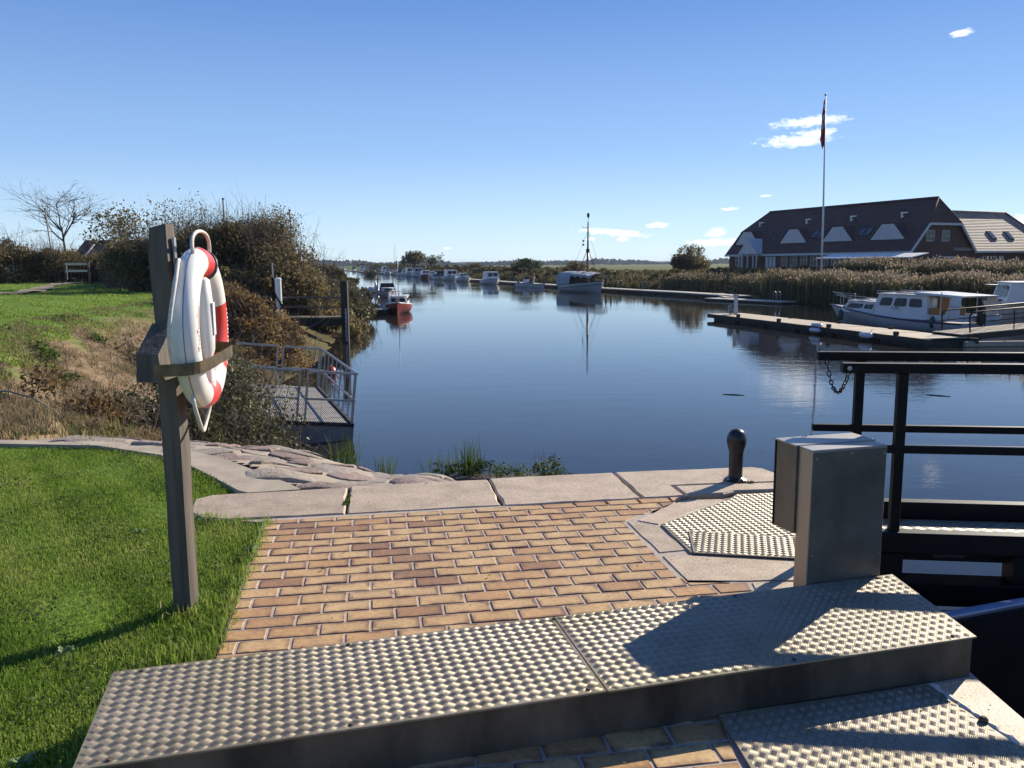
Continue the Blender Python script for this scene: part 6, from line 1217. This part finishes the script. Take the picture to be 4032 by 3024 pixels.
# ---- white cuddy boat
cb = Boat('white cuddy boat with a dark folded hood, behind the red boat', (-14.3, 97.0), (.18, -.98), 6.2, 2.4, .92, .68, M_GEL, 'cuddy_boat', 'boat', rake=.5, full=2.4)
cb.cabin(-.6, 2.2, .98, .70, 1.10, .7, .0, .85, side=1, front=1, wz=(.3, .8), name='cuddy', w_front=.6); cb.cabin(-2.2, .1, .95, .72, 1.58, .55, .3, .8, side=2, front=2, mat_=M_CANV, roof=M_CANV, name='hood'); cb.pulpit(.3, .85)
for x, y, lb in ((-16.2, 101, 'thin mooring stake just left of the cuddy boat'), (-14.6, 103, 'thin mooring stake rising behind the cuddy boat')): tag(MB().lathe([(.07, -1), (.06, 2.2), (0, 2.22)], n=8).build('mooring_stake', M_WOODD, loc=(x, y, WATER_Z)), lb, 'stake')
# ---- swan pedal boat
sw = thing('swan_pedal_boat', 'white swan-shaped pedal boat with a long curved neck, beyond the cuddy boat', 'pedal boat', (-19.2, 116, WATER_Z), R(-60))
bd = MB(); bd.loft([[(x_, w * math.cos(a), h * .5 + h * .55 * math.sin(a)) for a in [2 * math.pi * k / 12 for k in range(12)]] for x_, w, h in ((-1.3, .1, .9), (-1.1, .45, .8), (-.4, .75, .75), (.5, .75, .7), (1.0, .45, .6), (1.25, .1, .5))]); bd.build('body', M_GEL, sw, smooth=True)
MB().tube([(1.0, 0, .35), (1.15, 0, .75), (1.0, 0, 1.15), (.72, 0, 1.5), (.62, 0, 1.8), (.72, 0, 2.02), (.95, 0, 2.08)], [.26, .2, .15, .13, .13, .14, .15], 12).build('neck', M_GEL, sw, smooth=True)
MB().lathe([(0, -.2), (.13, -.1), (.165, .05), (.1, .2), (0, .26)], n=12, M=Matrix.Translation((.98, 0, 2.05)) @ Matrix.Rotation(R(100), 4, 'Y')).build('head', M_GEL, sw, smooth=True)
MB().tube([(1.15, 0, 2.03), (1.5, 0, 1.92)], [.09, .03], 8).build('beak', M_WOODD, sw, smooth=True); MB().bbox(.8, 1.15, -.25, .25, .75, .95, .05).build('collar', M_REDH, sw); MB().box(-.5, .3, -.5, .5, .7, .78).build('seat', M_DECK, sw)
# ---- the row of boats along the far jetty, bows towards us
def jdir(y):
    for i in range(len(JET) - 1):
        if JET[i][1] <= y <= JET[i + 1][1]: d = Vector(JET[i]) - Vector(JET[i + 1]); return d.normalized()
    return Vector((.2, -.98))
ROW = 'boats moored along the far jetty'
def row(label, bow, L, B, fb, hull, roof, glass=True, style=0, mast=0, **kw):
    fb *= .80; roof *= .70; d = jdir(bow[1]); b = Boat(label, bow, d, L, B, fb, fb * .68, hull, 'moored_boat', 'boat', rake=.7, group=ROW, sections=9, **kw); z0 = fb * .72; x = lambda f: -L / 2 + L * f
    if style in (0, 1): b.cabin(x(.22), x(.66), B * .40, z0, roof, .55, .15, .88, side=3, front=2, wz=(.42, .86), name='wheelhouse')
    if style == 1: b.cabin(x(.6), x(.86), B * .32, z0, z0 + .4, .5, 0, .85, side=2, front=0, name='fore_cabin', w_front=B * .2)
    if style == 2: b.cabin(x(.12), x(.60), B * .40, z0, roof, .7, .3, .8, side=2, front=2, mat_=M_CANV, roof=M_CANV, name='canvas_hood')
    if style == 3: b.cabin(x(.1), x(.5), B * .36, z0, roof, .9, .3, .72, side=2, front=2, name='wheelhouse', wz=(.45, .9)); b.cabin(x(.48), x(.86), B * .34, z0, z0 + .42, .7, 0, .8, side=2, front=0, name='fore_cabin', w_front=B * .18)
    b.pulpit(.55, .84)
    if mast: b.mast(x(.55), mast, .06, True)
    return b
row('lone white cruiser with a tall glazed wheelhouse, nearest of the moored row', (-2.6, 157.5), 8.5, 3.2, 1.55, M_GEL, 3.35, style=0)
row('cream cruiser with a low windscreen, end of the tight group of moored boats', (-9.4, 184.7), 8.0, 3.0, 1.4, M_GEL2, 2.6, style=3)
row('white cruiser with a rounded wheelhouse beside the cream cruiser', (-13.2, 197.2), 9.0, 3.3, 1.6, M_GEL, 3.6, style=1)
row('white boat under a dark canvas hood, second left of the cream cruiser', (-16.6, 207.8), 8.5, 3.0, 1.5, M_GEL, 3.2, style=2)
row('small white boat squeezed between the dark-hooded boat and the maroon boat', (-19.6, 222), 7.5, 2.6, 1.4, M_GEL, 2.9, style=0)
row('maroon-hulled fishing boat in the moored row', (-22.8, 229), 8.5, 2.9, 1.7, M_DKRED, 3.2, style=0)
row('large pale cruiser with a long flat-roofed wheelhouse, left of the maroon boat', (-27.8, 256.9), 11, 3.7, 1.9, M_GEL, 4.0, style=1)
row('pale flat-roofed cruiser partly hidden behind the large pale cruiser', (-32.6, 274.6), 9, 3.1, 1.8, M_GELG, 4.0, style=1)
row('small white boat two left of the large pale cruiser', (-36.3, 288), 7, 2.4, 1.5, M_GEL, 2.9, style=3)
row('white boat with a dark canopy three left of the large pale cruiser', (-38.6, 295.3), 8, 2.8, 1.6, M_GEL, 3.7, style=2)
row('white sailing boat with a bare mast in the middle of the row', (-43.8, 318.8), 8.5, 2.9, 1.6, M_GEL, 2.5, style=3, mast=11.0)
row('white boat with a rounded windscreen left of the sailing boat', (-47.6, 328), 8, 2.8, 1.7, M_GEL, 3.3, style=3)
row('white boat with a tall dark wheelhouse and rooftop radar', (-53, 356.7), 9, 3.2, 1.8, M_GELG, 4.6, style=1)
row('low white open boat beside the radar boat', (-57, 368), 7, 2.4, 1.4, M_GEL, 2.3, style=3)
row('dark small boat with a gap of water on both sides', (-64, 393), 8, 3.0, 1.7, M_GELG, 3.6, style=2)
row('white cruiser at the left end of the visible row', (-75, 436), 10, 3.4, 1.8, M_GEL, 4.0, style=1)
row('white cruiser hidden behind the end cruiser of the row', (-83, 470), 11, 3.6, 2.0, M_GEL, 4.8, style=1)
row('far white yacht with a very tall mast above the left scrub', (-128, 640), 12, 3.8, 2.0, M_GEL, 3.6, style=3, mast=20)
row('brown-hooded boat right of the tall-masted yacht', (-109, 582), 10, 3.4, 1.8, M_GEL2, 4.0, style=2)
ob = Boat('small white open motorboat with a tilted outboard, between cruiser and masted boat', (3.6, 135.8), (.5, -.86), 4.6, 1.8, .85, .7, M_GEL, 'open_motorboat', 'boat', rake=.4, sections=9); ob.box('console', -.4, .4, -.4, .4, .6, 1.35, M_GEL); ob.box('screen', .2, .28, -.45, .45, 1.35, 1.75, M_BGLASS, .01); ob.outboard(0, M_PED)
MB().tube([(1.6, .4, .8), (1.9, .5, 1.7)], .12, 8).build('fender_roll', M_GEL2, ob.t)
ob2 = Boat('second small white open boat just right of the tilted-outboard one', (5.4, 133.8), (.5, -.86), 4.2, 1.7, .75, .6, M_GEL, 'open_motorboat', 'boat', rake=.4, sections=9); ob2.box('bench', -.8, -.4, -.7, .7, .4, .62, M_DECK); ob2.outboard()

# ================================================================== PEOPLE ON THE JETTY
M_SKIN = mat('skin', (.48, .30, .22), (.42, .26, .19), .6, scale=9); M_JKT = mat('dark_jacket', (.020, .024, .032), (.014, .016, .022), .85, scale=12, bstr=.3, bscale=30); M_TRS = mat('dark_trousers', (.022, .024, .030), (.016, .017, .022), .85, scale=12); M_HAIR = mat('grey_hair', (.42, .40, .37), (.33, .31, .29), .8, scale=30); M_HAIR2 = mat('brown_hair', (.06, .04, .03), (.04, .028, .02), .8, scale=30)
def person(label, loc, rz, h, hair, reach):
    """one continuous body grown over a posed skeleton; hair is a child"""
    k = h / 1.76; v = dict(pel=(0, 0, .94), waist=(0, 0, 1.08), chest=(.01, 0, 1.30), neck=(.015, 0, 1.47), headb=(.03, 0, 1.56), headt=(.045, 0, 1.69), ls=(0, .17, 1.40), rs=(0, -.17, 1.40), le=(.02, .25, 1.13), re=(.02, -.25, 1.13), lh=(.16 + reach, .20, .93 + reach), rh=(.14, -.21, .93), lhe=(.22 + reach, .19, .89 + reach), rhe=(.18, -.20, .86), lhip=(0, .10, .88), rhip=(0, -.10, .88), lk=(.02, .11, .48), rk=(-.01, -.11, .48), la=(0, .12, .08), ra=(-.04, -.12, .08), lt=(.17, .13, .03), rt=(.13, -.14, .03))
    rad = dict(pel=(.15, .11), waist=(.145, .10), chest=(.165, .115), neck=(.062, .062), headb=(.082, .09), headt=(.082, .095), ls=(.075, .075), rs=(.075, .075), le=(.052, .052), re=(.052, .052), lh=(.04, .04), rh=(.04, .04), lhe=(.04, .025), rhe=(.04, .025), lhip=(.095, .095), rhip=(.095, .095), lk=(.068, .068), rk=(.068, .068), la=(.05, .05), ra=(.05, .05), lt=(.05, .035), rt=(.05, .035))
    E = 'pel-waist waist-chest chest-neck neck-headb headb-headt chest-ls chest-rs ls-le le-lh lh-lhe rs-re re-rh rh-rhe pel-lhip pel-rhip lhip-lk lk-la la-lt rhip-rk rk-ra ra-rt'.split(); names = list(v)
    me = bpy.data.meshes.new('person_skeleton'); me.from_pydata([tuple(c * k for c in v[n]) for n in names], [tuple(names.index(a) for a in e.split('-')) for e in E], []); o = bpy.data.objects.new('person_tmp', me); COL.objects.link(o)
    m = o.modifiers.new('skin', 'SKIN'); sub = o.modifiers.new('sub', 'SUBSURF'); sub.levels = sub.render_levels = 2
    for i, n in enumerate(names): sv = me.skin_vertices[0].data[i]; sv.radius = (rad[n][0] * k, rad[n][1] * k); sv.use_root = n == 'pel'
    dg = bpy.context.evaluated_depsgraph_get(); body = bpy.data.meshes.new_from_object(o.evaluated_get(dg)); bpy.data.objects.remove(o)
    t = thing('person', label, 'person', loc, rz); body.materials.clear()
    for mm in (M_JKT, M_TRS, M_SKIN): body.materials.append(mm)
    for p in body.polygons:
        c = p.center / k; p.use_smooth = True; p.material_index = 2 if (c.z > 1.49 or (c.z < .97 and abs(c.y) > .13 and c.z > .8 and c.x > .10)) else (1 if c.z < .93 and abs(c.y) < .2 else 0)
    link('body', body, t)
    hb = MB(); hb.lathe([(.0, .125), (.05, .118), (.085, .085), (.100, .03), (.10, -.02), (.09, -.07), (0, -.06)], (.022 * k, 0, 1.655 * k), 12); hb.build('hair', hair, t, smooth=True)
    for sg in (1, -1): MB().lathe([(0, -.012), (.012, 0), (0, .012)], (.135 * k, sg * .033 * k, 1.645 * k), 6).build('eye', M_DARK, t)
    MB().tube([(.115 * k, 0, 1.65 * k), (.15 * k, 0, 1.615 * k)], [.012, .018], 6).build('nose', M_SKIN, t)
    return t
person('person in dark clothes with brown hair standing beside the masted boat\'s bow', (13.35, 117.6, WATER_Z + .46), R(200), 1.72, M_HAIR2, .15)
person('grey-haired person in a dark jacket, right one of the two on the jetty', (13.95, 116.6, WATER_Z + .46), R(160), 1.78, M_HAIR, .05)

# ================================================================== LEFT BANK THINGS
# metal landing stage, tilted towards the river
lu, lv = Vector((-.345, .939, 0)), Vector((-.939, -.345, 0)); tl = R(6.5); lw = lv * math.cos(tl) + Vector((0, 0, math.sin(tl))); ln = lu.cross(lw); ln = ln if ln.z > 0 else -ln
stg = bpy.data.objects.new('landing_stage', None); COL.objects.link(stg); stg.matrix_world = Matrix(((lu.x, lw.x, ln.x, -3.52), (lu.y, lw.y, ln.y, 18.0), (lu.z, lw.z, ln.z, -1.86), (0, 0, 0, 1)))
tag(stg, 'tilted metal landing stage with a grating floor and galvanised railings', 'landing stage'); SLn, SWd = 5.9, 2.35
for k in range(9): MB().box(.05 + k * .65, .05 + (k + 1) * .65 - .02, .08, SWd - .05, -.03, .0).build('grating_panel', M_FLOAT, stg)
gb = MB()
for k in range(47): gb.box(.06, SLn - .06, .10 + k * .048, .10 + k * .048 + .026, .001, .022)
gbo = gb.build('grating_bars', mat('grating_zinc', (.46, .43, .38), (.38, .35, .31), .6, metal=.3, scale=8), stg); gbo['kind'] = 'stuff'
MB().box(-.02, SLn, -.02, SWd, -.52, -.04).build('hull_box', mat('stage_side', (.24, .24, .24), (.18, .18, .18), .7, scale=3), stg); MB().box(.0, SLn, .0, .075, -.035, .06).build('kerb_rail', M_FLOAT, stg); MB().box(-.03, .0, -.02, SWd, -.06, .02).build('kerb_rail', M_FLOAT, stg)
def frame(a, b, z0, z1, mid=None):
    a, b = Vector(a), Vector(b); m = MB(); m.bar(a + Vector((0, 0, 0)), a + Vector((0, 0, z1)), .045, .045); m.bar(b, b + Vector((0, 0, z1)), .045, .045); m.bar(a + Vector((0, 0, z1)), b + Vector((0, 0, z1)), .05, .05); m.bar(a + Vector((0, 0, mid)), b + Vector((0, 0, mid)), .045, .045); m.build('railing_frame', M_GALV, stg)
frame((0, .04, 0), (0, 1.05, 0), 0, 1.12, .52); frame((0, 1.22, 0), (0, 2.3, 0), 0, 1.12, .52); frame((SLn, .04, 0), (SLn, 1.05, 0), 0, 1.12, .52); frame((SLn, 1.2, 0), (SLn, 2.3, 0), 0, 1.12, .52)
MB().tube([(0, .0, 1.12), (SLn, .0, 1.12)], .03, 8).build('top_rail', M_GALV, stg); MB().tube([(0, .0, .52), (SLn, .0, .52)], .024, 8).build('middle_rail', M_GALV, stg)
for k in range(9): x = .1 + k * (SLn - .2) / 8; MB().bar((x, 0, -.1), (x, 0, 1.12), .05 if k % 2 else .035, .03).build('upright', M_GALV, stg)
# orange mooring float
bf = thing('mooring_float', 'orange-red round mooring float in the water behind the landing stage', 'float', (-6.35, 28.9, WATER_Z)); MB().lathe([(0, -.12), (.12, -.08), (.19, .05), (.19, .14), (.13, .26), (.04, .31), (0, .31)], n=16).build('ball', mat('orange_float', (.75, .07, .02), (.65, .06, .02), .4), bf, smooth=True); MB().tube([(0, 0, .3), (.03, 0, .36), (0, 0, .38), (-.03, 0, .36), (0, 0, .3)], .012, 6).build('eye_ring', M_ROPE, bf)
# wooden footbridge with rails, and the mooring pile at its end
fbz = thing('wooden_footbridge', 'plank footbridge with thin rails running out to the tall mooring pile', 'footbridge', (-14.2, 41.6, 0), math.atan2(-.35, 5.9))
for k in range(22): MB().box(k * .268 + .012, (k + 1) * .268 - .012, -.6, .6, -.98, -.90 + random.gauss(0, .006)).build('plank', M_WOODP, fbz)
for y in (-.5, .5): MB().box(0, 5.9, y - .06, y + .06, -1.32, -.985).build('beam', M_FLOAT, fbz)
for y in (-.58, .58):
    for z in (-.45, .02): MB().tube([(-1.5, y, z + .12), (5.85, y, z)], .025, 6).build('rail', M_TWIG, fbz)
    for x in (-1.4, .6, 2.6, 4.4): MB().tube([(x, y, -1.2), (x, y, .1)], .025, 6).build('post', M_TWIG, fbz)
for a_, b_2 in (((3.4, -.62, -1.9), (5.2, -.62, -.9)), ((4.6, -.62, -.85), (5.7, -.62, .35))): MB().tube([a_, b_2], .03, 6).build('brace', M_TWIGL, fbz)
pl = thing('mooring_pile', 'tall square tarred mooring pile with a depth gauge at the footbridge end', 'pile', (-8.22, 41.0, 0)); MB().bbox(-.165, .165, -.165, .165, -3.2, .86, .02).build('timber', M_WOODD, pl)
gg = MB().box(.03, .12, -.185, -.17, -2.1, -.5).build('depth_gauge', M_TRIM, pl)
for k in range(14): MB().box(.03 if k % 2 else .06, .12, -.190, -.1855, -2.05 + k * .11, -2.01 + k * .11).build('gauge_mark', M_DARK, gg)
wt = thing('water_gauge_tube', 'white tube with a black bracket standing behind the footbridge', 'gauge', (-11.35, 40.6, -.6)); MB().lathe([(0, 0), (.155, 0), (.155, 1.52), (.17, 1.53), (.17, 1.60), (.10, 1.64), (0, 1.64)], n=16).build('tube', M_WHITEP, wt, smooth='auto')
bk = MB(); bk.box(-.30, -.18, -.08, .08, -.3, 1.66); bk.add([(-.18, -.16, 1.0), (-.18, -.16, .8), (.28, -.16, .02), (.28, -.16, .22)], [(0, 1, 2, 3)]); bk.add([(-.18, -.12, 1.0), (-.18, -.12, .8), (.28, -.12, .02), (.28, -.12, .22)], [(3, 2, 1, 0)]); bk.box(-1.1, .25, -.14, -.06, .1, .22); bk.build('bracket', M_GATE, wt); MB().tube([(-.24, 0, 1.6), (-.25, 0, 2.35)], .035, 8).build('rod', M_GALV, wt)
for i, (x, y, z0, h, ln_, lb) in enumerate([(-18.7, 55, .2, 5.7, .0, 'thin grey pole rising from the thicket above the lifebuoy'), (-14.25, 55, 0, 5.15, -.03, 'thin grey pole at the right shoulder of the thicket'), (-37.6, 69, .3, 6.0, -.07, 'thin leaning pole left of the bare tree trunk')]):
    t = thing('mooring_pole', lb, 'pole', (x, y, z0)); MB().tube([(0, 0, -.5), (h * ln_, 0, h)], [.07, .055], 8).build('shaft', mat('pole_grey', (.30, .29, .28), (.22, .21, .20), .6) if i == 0 else bpy.data.materials['pole_grey'], t, smooth=True); MB().lathe([(.08, 0), (.08, .08), (0, .1)], (h * ln_, 0, h), 8).build('cap', M_GATE, t)
# barrier on the path
br_ = thing('wooden_barrier', 'pale wooden two-rail barrier across the path by the hedge', 'barrier', (-34.5, 66.5, .35)); 
for x in (-.88, .92): MB().bbox(x - .07, x + .07, -.07, .07, -.3, 1.62, .01).build('post', M_WOODP, br_)
M_PALE = mat('pale_rail_wood', (.62, .56, .40), (.52, .46, .33), .8, scale=8)
for z in (.96, 1.50): MB().bbox(-.88, .85, -.11, -.071, z - .09, z + .09, .01).build('rail', M_PALE, br_)
lp = thing('leaning_panel', 'blue-grey board leaning in the shade at the hedge foot', 'board', (-28.6, 62, .28)); MB().add([(-.45, 0, 0), (.30, 0, 0), (.42, .25, .95), (-.02, .25, .98), (-.45, .05, .04), (.30, .05, .04), (.42, .30, .95), (-.02, .30, .98)], [(0, 1, 2, 3), (7, 6, 5, 4), (0, 4, 5, 1), (1, 5, 6, 2), (2, 6, 7, 3), (3, 7, 4, 0)]).build('sheet', mat('blue_grey_sheet', (.16, .20, .24), (.12, .15, .18), .6), lp); MB().bar((.1, .3, .9), (.1, .75, 0), .05, .05).build('prop', M_WOODD, lp)
# sheds behind the hedge
for i, (x, y, w, d, ez, rz_, lb, m_, wm) in enumerate([(-40.5, 84, 6.0, 5, 2.6, 4.15, 'low shed with a dark glazed roof behind the hedge gap', M_DARK, M_WOODD), (-33.5, 80, 6.0, 5, 2.9, 4.1, 'shed with a grey corrugated roof behind the hedge, left of the post', M_TRIM, M_WOODD)]):
    t = thing('garden_shed', lb, 'shed', (x, y, .2)); MB().box(-w / 2, w / 2, 0, d, 0, ez).build('wall', wm, t); c = MB(); c.add([(-w / 2 - .3, -.3, ez - .1), (w / 2 + .3, -.3, ez - .1), (w / 2 + .3, d / 2, rz_), (-w / 2 - .3, d / 2, rz_), (w / 2 + .3, d + .3, ez - .1), (-w / 2 - .3, d + .3, ez - .1)], [(0, 1, 2, 3), (3, 2, 4, 5)]); ro = c.build('roof', m_, t)
    for k in range(7 if i else 3): xx = -w / 2 + w * (k + .5) / (7 if i else 3); MB().bar((xx, -.3, ez - .05), (xx, d / 2, rz_ + .05), .12, .10).build('roof_rib', M_TRIM if i == 0 else M_GALV, ro)
# brush heap and rope on the bank
bh = thing('brush_heap', 'heap of cut dark branches with a metal stake at the lawn edge', 'branches', (-9.9, 21.6, lz(-9.9, 21.6))); rng = np.random.default_rng(91); segs = []
for i in range(46):
    p = np.append(rng.normal(0, .5, 2) * np.array([1.2, .5]), rng.uniform(.0, .25)); d_ = rng.normal(0, 1, 3) * np.array([1, .6, .35]); d_[2] = abs(d_[2]); e = p + d_ * rng.uniform(.3, .7); segs.append((p, e, .014, .006))
    for _ in range(3): f = rng.random(); c = p * (1 - f) + e * f; segs.append((c, c + rng.normal(0, .17, 3), .006, .003))
V, F = tubes(segs, 4); mesh_np('stick', V, F, M_TWIG, bh); C = np.array([s_[1] for s_ in segs])[rng.integers(0, len(segs), 700)] + rng.normal(0, .09, (700, 3)); C[:, 2] = np.maximum(C[:, 2], .03); V, F, T = quads(C, rng.uniform(.02, .05, 700), np.clip(rng.normal(.3, .2, 700), 0, 1), rng); mesh_np('foliage', V, F, LM_THICKET, bh, tint=T); MB().tube([(.35, -.1, 0), (.5, -.1, .62)], .03, 6).build('stake', M_GALV, bh)
rp_ = []
for k in range(15): t = k / 14; x, y = -8.2 + 4.2 * t, 10.6 - .35 * t; rp_.append((x + 5.9, y - 10.2, lz(x, y) + .10 + .08 * math.sin(k) + .14 * (1 - t)))
rpe = thing('mooring_rope', 'grey-green rope lying across the earth bank at the picture edge', 'rope', (-5.9, 10.2, 0)); MB().tube(rp_, .013, 6).build('strand', mat('old_rope', (.20, .23, .19), (.14, .16, .13), .9, scale=40), rpe, smooth=True)
tag(MB().add([(-.06, -.05, 0), (.05, -.04, .01), (.06, .04, .05), (-.04, .06, .06), (0, 0, .08)], [(0, 1, 4), (1, 2, 4), (2, 3, 4), (3, 0, 4), (3, 2, 1, 0)]).build('paper_scrap', M_WHITEP, loc=(-5.75, 12.2, lz(-5.75, 12.2) + .02)), 'scrap of white paper on the earth bank left of the post', 'litter')
# little dock, ramp plank and bench by the red boat
dkx = thing('floating_dock', 'small dark floating dock with pale boards beside the red boat', 'dock', (-11.6, 64.3, WATER_Z), R(-4))
for k in range(4): MB().box(.0, 1.85, .1 + k * 1.1, .1 + (k + 1) * 1.1 - .03, .36, .43).build('deck_board', M_DECK2 if k % 2 else M_DECK, dkx)
MB().box(-.05, 1.9, 0, 4.6, -.3, .355).build('float', M_FLOAT, dkx)
rpk = thing('ramp_plank', 'sloping grey plank from the bank down to the little dock', 'plank', (-12.9, 68.2, WATER_Z)); MB().bar((-1.6, .5, .95), (1.2, -.6, .50), .8, .08).build('board', M_WOODP, rpk); MB().bar((-1.5, .5, -.3), (-1.5, .5, .9), .12, .12).build('support', M_WOODD, rpk)
bn = thing('plank_table', 'rough plank table on a post at the bank above the little dock', 'table', (-13.6, 72.5, -1.7)); MB().bar((-1.3, 0, 1.05), (.9, -.2, .92), .6, .08).build('top', M_WOODD, bn); MB().box(-.2, .35, -.2, .2, .35, .9).build('box', M_WOODD, bn); MB().box(.36, .40, -.2, .2, .4, .85).build('end_board', M_PALE, bn); MB().box(-.05, .1, -.06, .06, -.6, .35).build('post', M_WOODD, bn)
oar = thing('drifting_oar', 'dark broken oar and stake sticking out of the calm water by the pile', 'oar', (-8.5, 47.2, WATER_Z)); MB().tube([(-.5, 0, .0), (.25, 0, .03)], .025, 6).build('shaft', M_WOODD, oar); MB().box(.1, .36, -.06, .06, .0, .10).build('blade', M_WOODD, oar); MB().tube([(.0, .02, -.3), (-.05, .02, .42)], .02, 6).build('stake', M_WOODD, oar)
for i, (x0, y0, x1, y1, lb) in enumerate([(6.18, 24.0, 6.76, 23.8, 'thin dark stick floating on the open water left of the cabinet'), (11.99, 23.69, 12.5, 23.3, 'thin dark stick floating on the water seen through the gate handrails')]): tag(MB().tube([(x0, y0, WATER_Z + .005), ((x0 + x1) / 2, (y0 + y1) / 2, WATER_Z + .015), (x1, y1, WATER_Z + .004)], [.008, .014, .008], 6).build('drifting_stick', M_WOODD), lb, 'stick')
# ================================================================== AIR
hz = MB().box(-5200, 5200, -400, 6300, -6.5, 19).build('haze', None)
hz.data.materials.clear(); hm = bpy.data.materials.new('pale_air'); hm.use_nodes = True; hn = hm.node_tree; hn.nodes.clear()
pv = hn.nodes.new('ShaderNodeVolumePrincipled'); pv.inputs['Color'].default_value = (.62, .74, .92, 1); pv.inputs['Density'].default_value = .00011; pv.inputs['Anisotropy'].default_value = .2
ho = hn.nodes.new('ShaderNodeOutputMaterial'); hn.links.new(pv.outputs[0], ho.inputs['Volume']); hz.data.materials.append(hm)
tag(hz, 'thin pale haze filling the air over the river flats', 'haze', kind='stuff')
